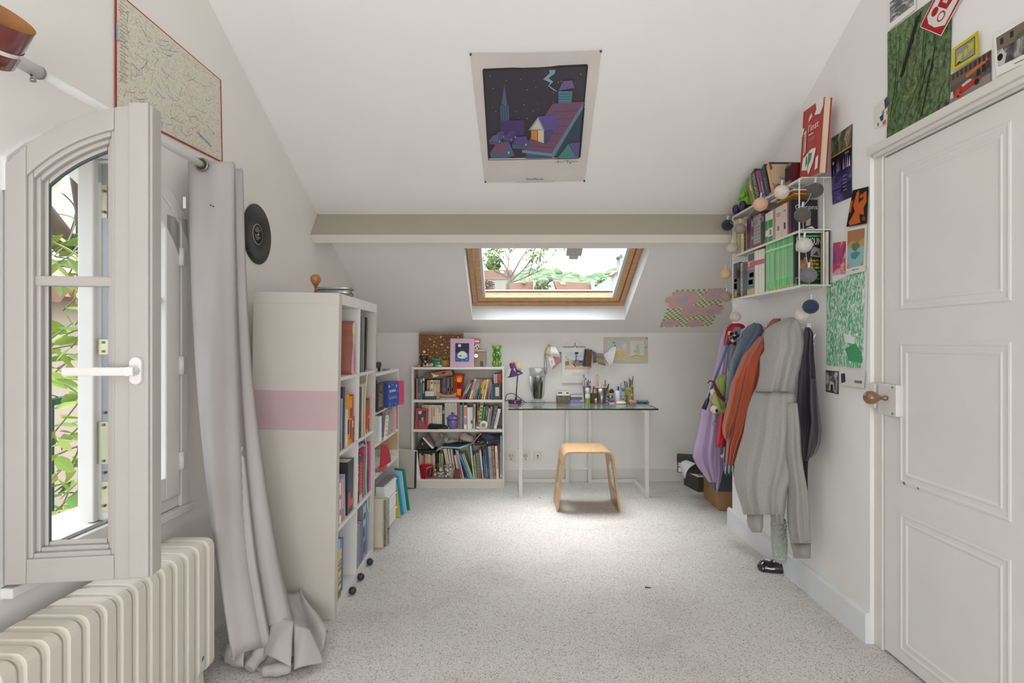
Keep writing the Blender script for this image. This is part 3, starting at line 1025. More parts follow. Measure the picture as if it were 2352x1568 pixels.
KC=[(.048,.048+.3385),(.048+.3385+BRD,KLN-.048)]
m=MB('dedbd8','paint',KM);m.box((KC[0][1],.001,.05),(KC[1][0],KDN,KHT-.05));m.build('divider',ks,bev=.001)
for r in(1,2,3):
 for c in KC:
  m=MB('dedbd8','paint',KM);m.box((c[0],.001,kz(r)-BRD),(c[1],KDN,kz(r)));m.build('shelf_board',ks,bev=.001)
m=MB('bfa5a6','paint',KM)
m.box((-.0006,.001,.863),(.0002,KDN-.001,1.043));m.build('painted_band',ks)
m=MB('b5b0a9','paint',KM)
m.box((-.0005,.0,KHT-.0515),(.0002,KDN,KHT-.050));m.box((-.0005,0,.0495),(.0002,KDN,.051));m.build('panel_joint',ks)
for l in(.262,.432,.640):
 m=MB('2f3036','plastic',KM);m.ball((l,-.016,.021),.019,n=14);m.tube([(l,-.004,.021),(l,.0,.021)],.008,8);m.build('rubber_ball_foot',ks)
m=MB('3a3632','plastic',KM)
for z in(1.345,1.375):
 m.lathe([(.0045,0),(.0045,.0006)],(KC[1][1]-.0004,.045,z),8,axis=(-1,0,0))
m.build('peg_hole',ks)
def KB(l0,w,d,h,row,col,label,deco=(),lean=0.0,setback=.012,grp='books in the tall cube shelf',page='e4dccb',hard=True,z=None,**kw):
 f={(2,0):1.22,(2,1):1.65,(1,0):1.18,(1,1):1.45}.get((row,int(l0>.4)),1.0)
 b0=.42 if l0>.4 else.05
 l0=b0+(l0-b0)*f+(.075 if row==3 else 0);w*=f*.97
 o=KP(l0,setback,kz(row)if z is None else z)
 ex=KL;a=KT*math.cos(lean)+ex*math.sin(lean);t=ex*math.cos(lean)-KT*math.sin(lean)
 M=frame_m(o+KT*(.0006+(w*math.sin(lean)if lean>0 else 0)),t,KD,a)
 return book(M,w,d,h,col,label,grp,deco,page,hard,**kw)
# ---- top row, near cell: fairy tale album cut to a princess's outline
m0=thing('picture_book','pink fairy-tale album cut to a princess shape, in the top cube of the tall shelf','book',KP(.12,.02,kz(3)),'books in the tall cube shelf')
def princess(z):
 z=z/.27
 pts=[(0,.030),(.08,.040),(.3,.034),(.50,.021),(.56,.017),(.60,.022),(.70,.0235),(.735,.020),(.77,.026),(.85,.0325),(.92,.030),(.98,.018),(1,.004)]
 for(a,ra_),(b_,rb2)in zip(pts,pts[1:]):
  if z<=b_:
   f=(z-a)/(b_-a);return ra_+(rb2-ra_)*f
 return.004
zs=[.27*i/40 for i in range(41)]
m=MB('a56a5c','cover',KM)
lc=.298
prof=[(lc+princess(z),kz(3)+z)for z in zs]+[(lc-princess(z),kz(3)+z)for z in reversed(zs)]
m.loft([[(l,d,z)for l,z in prof]for d in(.008,.20)],None,None,True,True,False)
m.build('block',m0)
m=MB('e0a9b4','cover',KM)
m.poly([(l,.0072,z)for l,z in prof],'e3b3bd')
pr2=[(lc+princess(z)*.62,kz(3)+z)for z in zs if.19<z<.262]+[(lc-princess(z)*.62,kz(3)+z)for z in reversed(zs)if.19<z<.262]
m.poly([(l,.0068,z)for l,z in pr2],'e9d39f')
pr3=[(lc+princess(z)*.9,kz(3)+z)for z in zs if.01<z<.13]+[(lc+.004,kz(3)+z)for z in reversed(zs)if.01<z<.13]
m.poly([(l,.0068,z)for l,z in pr3],'d2679d')
for k in range(16):
 z=.02+.1*random.random();l=lc+.006+.018*random.random()
 m.poly([(l,.0064,kz(3)+z),(l+.003,.0064,kz(3)+z),(l+.003,.0064,kz(3)+z+.003),(l,.0064,kz(3)+z+.003)],'f2cfe0')
m.poly([(lc-.006,.0064,kz(3)+.125),(lc+.008,.0064,kz(3)+.125),(lc+.006,.0064,kz(3)+.155),(lc-.003,.0064,kz(3)+.155)],'9db86a')
m.build('front_print',m0,recalc=False)
m=MB('e6c9bb','paper',KM)
m.text('la princesse',(lc-.0415,.115,kz(3)+.262),(0,0,-1),(0,-1,0),.012,'e8d2c4','paper',0,.12)
m.text('la grenouille',(lc-.0415,.115,kz(3)+.125),(0,0,-1),(0,-1,0),.012,'e8d2c4','paper',0,.11)
m.build('title',m0)
KB(.432,.052,.30,.305,3,'6e7270','thick slate-grey box folder in the far top cube of the tall shelf',name='box_folder',cat='folder',setback=.02)
KB(.488,.006,.27,.295,3,'cbbf9f','thin cream folder beside the grey box folder, far top cube of the tall shelf',name='folder',cat='folder',setback=.02)
KB(.500,.026,.28,.30,3,'26261f','black ring binder leaning in the far top cube of the tall shelf',name='ring_binder',cat='folder',lean=.035,setback=.012)
G2='books in the tall cube shelf'
KB(.050,.018,.16,.145,2,'d9d4c4','small cream paperback nearest the curtain, second row of the tall shelf',hard=False)
KB(.070,.042,.19,.245,2,'5f8a92','teal-blue book with pale spine edge, second row of the tall shelf',[('patch',.72,.95,0,1,'d8dad4'),('patch',.05,.70,0,.16,'4c5a60')])
KB(.113,.032,.215,.295,2,'2b3f66','tall navy hardback, second row of the tall shelf')
KB(.147,.010,.19,.295,2,'b34a44','spotted red spiral notebook, second row of the tall shelf',[('dots',26,.28,'f2e6df')],name='notebook',cat='notebook')
KB(.160,.017,.17,.19,2,'e2ded6','white patterned notebook, second row of the tall shelf',[('dots',15,.22,'a9adb8')],name='notebook',cat='notebook')
KB(.179,.012,.17,.18,2,'efece4','plain thin white booklet, second row of the tall shelf',hard=False)
KB(.193,.024,.20,.255,2,'dba738','mustard yellow book with dark middle, second row of the tall shelf',[('band',.22,.5,'4b4038')],lean=-.03)
KB(.222,.040,.20,.24,2,'e0902a','orange illustrated album, second row of the tall shelf',[('patch',.1,.9,.55,.75,'7c4a2c'),('patch',.2,.8,.1,.5,'6b4a34'),('patch',.1,.5,.78,.92,'ecc060')])
KB(.264,.018,.20,.245,2,'d33a20','bright red slim book, second row of the tall shelf',[('band',.32,.46,'e9dccb')])
KB(.284,.016,.19,.13,2,'7e3b30','short brown-red book, second row of the tall shelf')
b=MB('b57a42','cork',KM);b.box((.05,.30,kz(2)+.001),(.385,.312,kz(2)+.32));b.build('backing_board',None,'brown hardboard sheet standing at the back of the second row cube','board')
KB(.4135,.020,.22,.26,2,'3f87a0','blue-green album wedged beside the divider, second row of the tall shelf',[('band',.25,.45,'2d3d50')])
KB(.432,.036,.22,.270,2,'4a4a48','thick charcoal album, second row far cube of the tall shelf',[('band',.0,.3,'37322e')])
KB(.472,.024,.25,.285,2,'cfc6ae','tall cream paper folder, second row far cube of the tall shelf',name='folder',cat='folder',lean=.01)
KB(.500,.026,.25,.290,2,'b9ad92','tall beige paper folder, second row far cube of the tall shelf',name='folder',cat='folder',lean=.01)
KB(.540,.024,.18,.185,2,'d0452c','red and green comic album, second row far cube of the tall shelf',[('band',.8,1,'3f7d45'),('band',0,.1,'d9b13a')])
KB(.566,.022,.18,.190,2,'c13a28','orange-red comic album at far end, second row of the tall shelf',[('band',.4,.5,'e0a23c')])
KB(.050,.020,.14,.205,1,'3d4473','slim navy book nearest the curtain, third row of the tall shelf',[('band',.9,.97,'6a70a0')],setback=.006)
KB(.074,.018,.15,.20,1,'dcdde0','white and blue patterned paperback, third row of the tall shelf',[('dots',12,.3,'7d8fb5')],lean=-.04)
KB(.097,.022,.15,.195,1,'e9e6e2','white paperback with blue blocks, third row of the tall shelf',[('band',.2,.35,'6f86b8'),('band',.6,.7,'6f86b8')],lean=-.05)
KB(.135,.030,.16,.205,1,'e2a3a0','pale pink book leaning, third row of the tall shelf',[('band',0,.28,'d36a55')],lean=-.10)
KB(.172,.014,.17,.22,1,'9db4d6','pale blue slim book leaning, third row of the tall shelf',lean=-.09)
KB(.215,.095,.27,.265,1,'35353a','big black portfolio with red zigzag, third row of the tall shelf',[('patch',.1,1,.12,.25,'cf3b30'),('patch',.1,.45,.25,.40,'cf3b30')],name='portfolio',cat='folder',setback=.012,page='e8dfc6')
KB(.420,.036,.2,.265,1,'2a2a2c','thick black book with white spine lettering, third row of the tall shelf',[('scr',.8,.45,'d9d6cf',.5)])
KB(.460,.050,.2,.250,1,'c0362d','red starry book with navy top, third row of the tall shelf',[('band',.84,1,'27325a'),('dots',14,.05,'f0d9c0'),('band',.0,.14,'cbbfb2')])
KB(.524,.018,.2,.27,1,'d2407f','pink and turquoise slim book, third row of the tall shelf',[('band',0,.7,'2f9bbf')])
KB(.545,.034,.21,.28,1,'5f9a52','green album with dark doodles, third row of the tall shelf',[('patch',.2,.6,.5,.54,'34542f'),('patch',.3,.8,.3,.33,'34542f'),('patch',.2,.5,.75,.78,'34542f')])
KB(.585,.026,.20,.28,1,'a8347f','magenta slim album with dark foot, third row of the tall shelf',[('band',.0,.45,'5c2a55')])
KB(.615,.022,.20,.285,1,'c63b8f','fuchsia album at far end, third row of the tall shelf')
m=MB('b59ad0','cover',KM);m.box((.42,.02,kz(1)+.288),(.60,.20,kz(1)+.299));m.build('booklet',None,'lilac booklet lying across the third row books of the tall shelf','book')
KB(.072,.052,.19,.235,0,'d6c878','yellow book with grey brushed bands, bottom row of the tall shelf',[('band',.05,.2,'6f6a58'),('band',.30,.36,'6f6a58'),('band',.42,.46,'8a8568'),('band',.58,.64,'6f6a58'),('band',.68,.73,'6f6a58'),('band',.76,.79,'6f6a58')],setback=.004)
KB(.128,.026,.26,.268,0,'9fc8e6','pale blue large album, bottom row of the tall shelf',[('patch',.4,.9,.3,.7,'5aa3d8')],setback=.02,page='f4f1ea')
KB(.156,.024,.25,.262,0,'4a96cf','sky-blue album, bottom row of the tall shelf',[('band',.1,.2,'3a78b0')],setback=.02)
KB(.182,.030,.25,.255,0,'4a68a8','denim-blue album beside the sky-blue one, bottom row of the tall shelf',setback=.02)
KB(.412,.030,.18,.225,0,'c258a0','magenta pink book, bottom row far cube of the tall shelf',page='e2cfae')
KB(.446,.026,.18,.225,0,'92a64a','olive green book, bottom row far cube of the tall shelf',page='e2cfae')
KB(.476,.046,.18,.225,0,'6f97c0','blue patterned thick book, bottom row far cube of the tall shelf',[('dots',9,.22,'5c82ae')],page='e2cfae')
KB(.526,.040,.18,.225,0,'8a5aa0','purple book, bottom row far cube of the tall shelf',[('patch',.8,.95,0,1,'6c4486')],page='e2cfae')
KB(.575,.075,.24,.305,0,'8f8a94','tall photo-covered magazine box, bottom row of the tall shelf',[('patch',.05,.95,.62,.98,'b9b6be'),('patch',.2,.75,.72,.84,'7a563e'),('patch',.1,.6,.4,.58,'3c3230'),('patch',.2,.9,.1,.3,'5a4136'),('patch',0,1,0,.08,'a58ab0')],name='magazine_file',cat='folder')
KB(.672,.024,.24,.30,0,'4fa3cf','light blue slim folder at far end, bottom row of the tall shelf',name='folder',cat='folder')
m=MB('e4e2dd','plastic')
def cable(pts,r=.0022):
 out=[]
 for i in range(len(pts)-1):
  for k in range(8):
   t=k/8
   p0=Vector(pts[max(i-1,0)]);p1=Vector(pts[i]);p2=Vector(pts[i+1]);p3=Vector(pts[min(i+2,len(pts)-1)])
   out.append(.5*((2*p1)+(p2-p0)*t+(2*p0-5*p1+4*p2-p3)*t*t+(3*p1-p0-3*p2+p3)*t**3))
 out.append(Vector(pts[-1]))
 return out
m.tube(cable([KP(.60,.05,kz(3)+.004),KP(.56,-.004,kz(3)+.003),KP(.53,-.006,kz(3)-.04),KP(.50,-.006,kz(2)+.17),KP(.52,-.005,kz(2)+.02),KP(.56,-.006,kz(1)+.25),KP(.55,-.006,kz(1)+.12),KP(.60,-.006,kz(0)+.30),KP(.66,-.006,kz(0)+.25),KP(.685,-.006,kz(0)+.32),KP(.70,-.004,kz(1)+.18)]),.0018,6)
m.build('cable',None,'thin white cable looped down the front of the tall cube shelf','cable')
tb=KP(.25,.20,KHT)
m=MB('a9aaa8','metal')
def stadium(c,L,r,z,n=10,bulge=0):
 pts=[]
 for k in range(n+1):
  a=-PI/2+PI*k/n
  pts.append(Vector((c.x+L/2+r*math.cos(a),c.y+r*math.sin(a),z)))
 for k in range(n+1):
  a=PI/2+PI*k/n
  pts.append(Vector((c.x-L/2+r*math.cos(a),c.y+r*math.sin(a),z)))
 return pts
tcen=Vector((-.875,2.82,0));tz=KHT+.004
tin=thing('tin_box','oval pewter-coloured tin lying on top of the tall cube shelf','tin',(tcen.x,tcen.y,tz))
m.loft([stadium(tcen,.095,.042,tz),stadium(tcen,.095,.042,tz+.032)]);m.build('body',tin)
m=MB('b9bab7','metal');m.loft([stadium(tcen,.095,.0445,tz+.030),stadium(tcen,.095,.0445,tz+.040),stadium(tcen,.095,.040,tz+.043)]);m.build('lid',tin)
m=MB('8d8e8c','metal')
for k in range(10):
 x=tcen.x-.05+.008*k
 m.box((x,tcen.y-.0432,tz+.003),(x+.003,tcen.y-.0415,tz+.029))
m.build('ribbing',tin)
bt=thing('ball_ornament','turned wooden ball ornament on a small foot, behind the tin on the tall shelf','ornament',(-1.0,2.90,KHT))
m=MB('b07a3e','wood');m.ball((-.993,2.88,KHT+.093),.0265,n=20);m.build('ball',bt)
m=MB('8a5a2c','wood');m.lathe([(.02,0),(.02,.01),(.006,.03),(.006,.055),(.014,.064),(.016,.070),(.007,.076)],(-.993,2.88,KHT+.001),14);m.build('stand',bt)
# ================================================================ LOW BOOKCASE BESIDE IT (open side to the room)
LO=Vector((-.905,3.74,0));LL=Vector((.012,1,0)).normalized();LD=Vector((-LL.y,LL.x,0))
LM=frame_m(LO,LL,LD,(0,0,1))
LLN,LDP,LHT=.76,.285,1.058
lb=thing('low_bookcase','low white bookcase standing beyond the tall cube shelf','bookcase',LO)
for l0 in(0,LLN-.018):
 m=MB('dad6d0','paint',LM);m.box((l0,0,0),(l0+.018,LDP,LHT));m.build('side_panel',lb,bev=.001)
LZ_=[.075,.375,.585,.80]
for z in LZ_:
 m=MB('e0dedb','paint',LM);m.box((.018,.002,z-.018),(LLN-.018,LDP,z));m.build('shelf_board',lb,bev=.001)
m=MB('dedcd8','paint',LM);m.box((.018,.0,LHT-.02),(LLN-.018,LDP,LHT-.001));m.build('top_panel',lb,bev=.001)
m=MB('d8d3cc','paint',LM);m.box((.018,.012,0),(LLN-.018,.026,.057));m.build('plinth',lb,bev=.001)
m=MB('caa98a','card',LM);m.box((LLN-.0195,.002,.42),(LLN-.0185,LDP-.01,.78));m.build('side_lining',lb)
def LB(l0,w,d,h,z,col,label,deco=(),lean=0,setback=.01,**kw):
 M=lean_m(LM@Vector((l0,setback,z)),LL,LD,lean,w)
 return book(M,w,d,h,col,label,'books in the low bookcase',deco,**kw)
z=LZ_[3]
LB(.04,.016,.20,.20,z,'c23a86','slim magenta book on upper shelf of the low bookcase',[('patch',.1,.9,.1,.9,'d25a9c')])
LB(.36,.022,.17,.185,z,'2f86c9','bright blue paperback at back of upper shelf, low bookcase',setback=.09)
LB(.39,.020,.17,.188,z,'28374a','dark blue paperback at back of upper shelf, low bookcase',setback=.09)
LB(.415,.018,.17,.19,z,'2c2c30','black paperback at back of upper shelf, low bookcase',setback=.09)
q=thing('book','black book showing its back-cover blurb, upper shelf of low bookcase','book',LM@Vector((.16,-.01,z)),'books in the low bookcase')
m=MB('3a3634','cover',LM);m.box((.05,-.012,z+.001),(.225,.004,z+.190));m.build('cover',q,bev=.001)
m=MB('8f8a86','paper',LM)
m.box((.10,-.0128,z+.135),(.165,-.0122,z+.175),'6c6764')
for k in range(9):
 m.box((.08,-.0128,z+.115-k*.0105),(.08+(.10 if k%3 else.06),-.0122,z+.1185-k*.0105),'a9a39d')
m.build('blurb',q)
q=thing('pop_up_book','blue starry pop-up book with hot pink side, jutting from the low bookcase','book',LM@Vector((.40,-.03,z)))
m=MB('2a4f9c','cover',LM)
P=[(.30,-.020,z+.001),(.485,-.060,z+.001),(.485,.06,z+.001),(.30,.08,z+.001)]
m.hexa(P+[(a,b_,z+.175)for a,b_,c in P],None)
m.build('cover',q,bev=.0015)
m=MB('c2486a','cover',LM)
P=[(.4865,-.062,z+.001),(.535,-.088,z+.001),(.55,-.078,z+.001),(.4865,.05,z+.001)]
m.hexa(P+[(a,b_,z+.178)for a,b_,c in P]);m.build('flap',q,bev=.0015)
m=MB('e9e4ea','paper',LM)
def onface(u,v):
 return(.30+.185*u,-.0207-.040*u,z+.175*v)
for u,v,r in((.12,.86,.013),(.45,.9,.006),(.78,.84,.013),(.84,.62,.006),(.2,.12,.007),(.7,.1,.007),(.1,.5,.005)):
 pts=[]
 for k in range(10):
  rr=r if k%2==0 else r*.42
  a=2*PI*k/10+.3
  p=Vector(onface(u,v));pts.append((p.x+rr*math.cos(a),p.y-.216*rr*math.cos(a),p.z+rr*math.sin(a)))
 m.poly(pts)
for u,v,c_ in[(.16+.095*k,.60,'d6d8ea')for k in range(6)]+[(.12+.12*k,.32,'b9a878')for k in range(6)]:
 m.poly([onface(u,v),onface(u+.06,v+.02),onface(u+.05,v+.12),onface(u+.02,v+.10),onface(u+.01,v+.13)])
 m.c[-1]=lin(c_)
m.build('lettering',q)
z=LZ_[2]
LB(.04,.026,.20,.175,z,'e6dcc2','cream paperback with flowered edge on middle shelf, low bookcase',[('dots',6,.3,'8fb28a')],lean=-.03)
LB(.085,.040,.21,.18,z,'ddd3b9','thick cream book with blue edge on middle shelf, low bookcase',[('patch',.8,1,0,1,'5f8fc4')],lean=-.06)
LB(.14,.07,.14,.17,z,'dfe7ee','pale blue notepad on middle shelf, low bookcase',lean=-.02,name='notepad',cat='notepad',setback=.0)
q=thing('bookmark','cream hotel-key style card strip leaning on the middle shelf, low bookcase','card',LM@Vector((.25,-.01,z)))
m=MB('e6dfc9','paper',LM);m.hexa([(.205,-.02,z+.001),(.265,-.02,z+.001),(.265,-.012,z+.001),(.205,-.012,z+.001),(.265,-.02,z+.165),(.335,-.02,z+.160),(.335,-.012,z+.160),(.265,-.012,z+.165)]);m.build('strip',q)
m=MB('6a6258','paper',LM)
for k in range(5):
 zz=z+.03+k*.028;xx=.225+.010*k
 m.box((xx,-.0206,zz),(xx+.03,-.0201,zz+.006));m.box((xx+.01,-.0206,zz+.012),(xx+.018,-.0201,zz+.018))
m.build('print',q)
LB(.21,.05,.10,.185,z,'6fb6cc','turquoise book at the back of the middle shelf, low bookcase',setback=.12)
q=thing('book','grey-brown hardback with green sticker shown face on, middle shelf of low bookcase','book',LM@Vector((.42,0,z)),'books in the low bookcase')
m=MB('a89e97','cover',LM);m.box((.345,.0,z+.001),(.545,.03,z+.194));m.build('cover',q,bev=.002)
m=MB('8a827c','paper',LM)
m.box((.375,-.0006,z+.125),(.45,.0002,z+.18),'9a918b')
c=Vector((.51,-.0008,z+.025));m.poly([(c.x+.009*math.cos(2*PI*k/14),c.y,c.z+.009*math.sin(2*PI*k/14))for k in range(14)],'3f9a52')
m.build('print',q)
LB(.56,.012,.2,.190,z,'e6b9c4','pink and white slim book at far end of middle shelf, low bookcase',[('band',.93,1,'d2557f')],lean=.05,setback=-.02)
z=LZ_[0]
q=thing('red_folder','glossy red curved document wallet on the lower shelf, low bookcase','folder',LM@Vector((.3,.03,.38)))
m=MB('b8243a','plastic',LM)
pts=[(.17,.0,.40)]+[(.17+.19*math.sin(a),-.01-.02*math.sin(a),.40+.165*math.cos(a)-.005)for a in[0,.25,.5,.75,1.0,1.25,1.5]]
m.loft([[p for p in pts],[(x,y+.006,z_)for x,y,z_ in pts]],None,None,True,True,False)
m.hexa([(.17,-.03,.378),(.30,-.02,.377),(.30,.02,.377),(.17,.02,.378),(.17,-.03,.41),(.28,-.02,.40),(.28,.02,.40),(.17,.02,.41)],'c9626a')
m.build('wallet',q)
du=thing('drawer_box','small white drawer unit with grey top on the carpet by the low bookcase','drawer unit',(-.83,3.86,0))
DUM=frame_m(Vector((-.872,3.75,0)),Vector((.05,1,0)).normalized(),Vector((-1,.05,0)).normalized(),(0,0,1))
m=MB('e2e2e0','paint',DUM);m.box((0,-.025,.002),(.30,.026,.315));m.build('body',du,bev=.002)
m=MB('6f6c74','paint',DUM);m.box((-.005,-.03,.315),(.305,.026,.325));m.build('top',du,bev=.002)
for k in range(3):
 m=MB('e8e8e6','paint',DUM);m.box((.008,-.033,.012+.1*k),(.292,-.0255,.105+.1*k));m.box((.008,-.044,.098+.1*k),(.292,-.033,.105+.1*k));m.build('drawer',du,bev=.002)
def spiral(lbl,l0,depth,col,h=.30):
 s=thing('spiral_notebook',lbl,'notebook',(-.84,3.60+l0,0))
 Mx=frame_m(Vector((-.815+depth,3.50+l0,0)),Vector((-1,.12,0)).normalized(),Vector((.12,1,0)).normalized(),(0,0,1))
 m=MB(col,'card',Mx);m.box((0,0,.002),(.20,.012,h));m.build('cover',s,bev=.001)
 m=MB('eae6dc','paper',Mx);m.box((.006,.012,.005),(.198,.020,h-.004));m.build('pages',s)
 m=MB('3c3a38','metal',Mx)
 for k in range(26):
  zz=.012+(h-.024)*k/25
  rr=[(-.001+.009*math.cos(a),.010+.014*math.sin(a),zz)for a in[2*PI*i/8 for i in range(9)]]
  m.tube(rr,.0013,4,caps=False)
 m.build('wire_binding',s)
spiral('cream spiral notebook standing on the carpet against the tall shelf end',.0,.025,'d5ccb8')
spiral('second spiral notebook behind the cream one by the drawer unit',.045,.038,'c9c2b2')
fx=[('pale yellow plastic file pocket leaning at the low bookcase end','dccb5a',4.13,.30,0.0),('bright blue plastic file pocket in front of the teal binder','2fa0cc',4.20,.29,.03),('pale blue cardboard file standing between blue pocket and teal binder','a9cde0',4.25,.31,.01),('teal cardboard binder standing on the carpet beyond the low bookcase','1f8f7f',4.31,.315,.02)]
for k,(lbl,colr,yy,hh,sl_)in enumerate(fx):
 s=thing('document_file',lbl,'folder',(-.85,yy,0),'files on the carpet by the low bookcase')
 m=MB(colr,'plastic');x0=-.89
 m.hexa([(x0,yy,.002),(x0+.085+.012*k,yy-.02,.002),(x0+.085+.012*k,yy-.012,.002),(x0,yy+.008,.002),(x0,yy,hh),(x0+.050+.012*k,yy-.02-sl_,hh),(x0+.050+.012*k,yy-.012-sl_,hh),(x0,yy+.008,hh)])
 m.build('pocket',s,bev=.001)
 m=MB('f0eee8','paper');m.hexa([(x0,yy+.010,.004),(x0+.075,yy-.008,.004),(x0+.075,yy-.006,.004),(x0,yy+.012,.004),(x0,yy+.010,hh-.02),(x0+.045,yy-.008,hh-.02),(x0+.045,yy-.006,hh-.02),(x0,yy+.012,hh-.02)]);m.build('sheets',s)
pf=thing('portfolio','big grey-beige drawing portfolio with black spine standing at the back bookcase corner','portfolio',(-.93,4.66,0))
m=MB('c4bcb0','card');a,b_=PZ(902,1122,0),PZ(951,1123,0)
zt=.325
m.hexa([(a.x,a.y,.012),(b_.x,b_.y,.012),(b_.x,b_.y+.012,.012),(a.x,a.y+.012,.012),(a.x,a.y,zt+.01),(b_.x+.006,b_.y,zt),(b_.x+.006,b_.y+.012,zt),(a.x,a.y+.012,zt+.01)]);m.build('cover',pf,bev=.002)
m=MB('3b3d40','card');m.hexa([(b_.x,b_.y-.001,.008),(b_.x+.014,b_.y-.001,.008),(b_.x+.014,b_.y+.03,.008),(b_.x,b_.y+.03,.008),(b_.x+.006,b_.y-.001,zt-.003),(b_.x+.020,b_.y-.001,zt-.003),(b_.x+.020,b_.y+.03,zt-.003),(b_.x+.006,b_.y+.03,zt-.003)]);m.build('spine',pf,bev=.002)
m=MB('ece8df','paper');m.hexa([(b_.x+.0,b_.y+.032,.06),(b_.x+.052,b_.y+.04,.055),(b_.x+.052,b_.y+.042,.055),(b_.x,b_.y+.034,.06),(a.x,a.y+.034,zt+.018),(b_.x+.02,b_.y+.04,zt+.002),(b_.x+.02,b_.y+.042,zt+.002),(a.x,a.y+.036,zt+.018)]);m.build('sheets',pf)
ty=thing('toy_table','little black toy table with red top on the low bookcase','toy',LM@Vector((.16,.12,LHT)))
m=MB('26221f','plastic',LM);m.box((.15,.04,LHT+.030),(.36,.14,LHT+.062));m.build('body',ty,bev=.002)
for l,d in((.155,.045),(.335,.045),(.155,.12),(.335,.12)):
 m=MB('1f1c1a','plastic',LM);m.box((l,d,LHT),(l+.02,d+.015,LHT+.032));m.build('leg',ty)
m=MB('a8322a','plastic',LM)
for k in range(7):
 m.box((.155+.029*k,.045,LHT+.062),(.175+.029*k,.135,LHT+.068),'a8322a'if k%2 else '7a5a48')
m.build('top',ty)
m=MB('8d8880','plastic',LM);m.box((.44,.02,LHT),(.55,.055,LHT+.012));m.build('remote_control',None,'flat grey remote control on the low bookcase','remote',bev=.002)
# ================================================================ DESK
dk=thing('desk','desk with clear glass top on white steel corner frames','desk',(.58,4.9,0))
GZ0,GZ1=.7145,.7265
GX0,GX1,GY0,GY1=-.030,1.190,4.625,5.16
m=MB('ffffff','deskglass')
m.poly([(GX0,GY0,GZ1),(GX1,GY0,GZ1),(GX1,GY1,GZ1),(GX0,GY1,GZ1)])
for p,q in(((GX0,GY0),(GX1,GY0)),((GX1,GY0),(GX1,GY1)),((GX1,GY1),(GX0,GY1)),((GX0,GY1),(GX0,GY0))):
 m.poly([(p[0],p[1],GZ0),(q[0],q[1],GZ0),(q[0],q[1],GZ1),(p[0],p[1],GZ1)],None,'glassedge')
m.build('glass_top',dk)
FT=.030
def frame_bar(name,a,b_):
 m=MB('dcd9d2','paint');m.box(a,b_);m.build(name,dk,bev=.0015)
for s_,xc,xin in((0,.055,.482),(1,1.088,.686)):
 frame_bar('leg',(xc,4.645,0),(xc+FT,4.645+FT,GZ0-.001))
 frame_bar('leg',(xin,5.125,0),(xin+FT,5.125+FT,GZ0-.001))
 xo=xc
 frame_bar('floor_bar',(xo,4.675,0.001),(xo+FT,5.155,FT))
 frame_bar('floor_bar',(min(xo+FT,xin+FT)if s_==0 else xin+FT,5.125,0.001),(xin if s_==0 else xo,5.155,FT))
 frame_bar('top_bar',(xo,4.675,GZ0-FT),(xo+FT,5.155,GZ0-.001))
 frame_bar('top_bar',(xo+FT if s_==0 else xin+FT,5.125,GZ0-FT),(xin if s_==0 else xo,5.155,GZ0-.001))
m=MB('e3e1dc','paint')
m.poly([(1.045,4.648,GZ0-.002),(1.088,4.648,GZ0-.002),(1.088,4.648,GZ0-.03)]);m.poly([(1.045,4.652,GZ0-.002),(1.088,4.652,GZ0-.002),(1.088,4.652,GZ0-.03)])
m.poly([(1.045,4.648,GZ0-.002),(1.088,4.648,GZ0-.03),(1.088,4.652,GZ0-.03),(1.045,4.652,GZ0-.002)])
m.build('gusset',dk)
# ================================================================ STOOL
SX0,SX1,SY0,SY1,SH=.333,.811,4.25,4.612,.450
m=MB('c8a276','birch')
outl=[]
xl=lambda z_:SX0+.046*z_/.38
R_=.052
outl+=[(xl(z_),z_)for z_ in(0,.10,.150,.20,.25,.30,.350,.385)]
for k in range(1,7):
 a=PI-.12-(PI/2-.12)*k/6
 outl.append((xl(.385)+R_+R_*math.cos(a)+.004,SH-R_+R_*math.sin(a)))
half=outl[:]
full=half+[((SX0+SX1)-x,z_)for x,z_ in reversed(half)]
ys=[SY0,SY0+.016,SY0+.065,SY0+.11,(SY0+SY1)/2,SY1-.11,SY1-.065,SY1-.016,SY1]
ids=[[m.vert((x,y+(.0 if True else 0),z_))for y in ys]for x,z_ in full]
n=len(full)
for i in range(n-1):
 za,zb=full[i][1],full[i+1][1]
 zlo,zhi=min(za,zb),max(za,zb)
 for j in range(len(ys)-1):
  hole=zlo>=.149 and zhi<=.351 and 2<=j<=5
  if hole:
   if zhi>.32 and j in(2,5):
    pass
   else:
    continue
  m.face((ids[i][j],ids[i+1][j],ids[i+1][j+1],ids[i][j+1]),None,None,True)
o=m.build('stool',None,'bent birch plywood stool with cut-out sides in front of the desk','stool',recalc=True)
sm=o.modifiers.new('thick','SOLIDIFY');sm.thickness=.014;sm.offset=-1
bv=o.modifiers.new('bevel','BEVEL');bv.width=.002;bv.segments=2;bv.limit_method='ANGLE';bv.angle_limit=.9
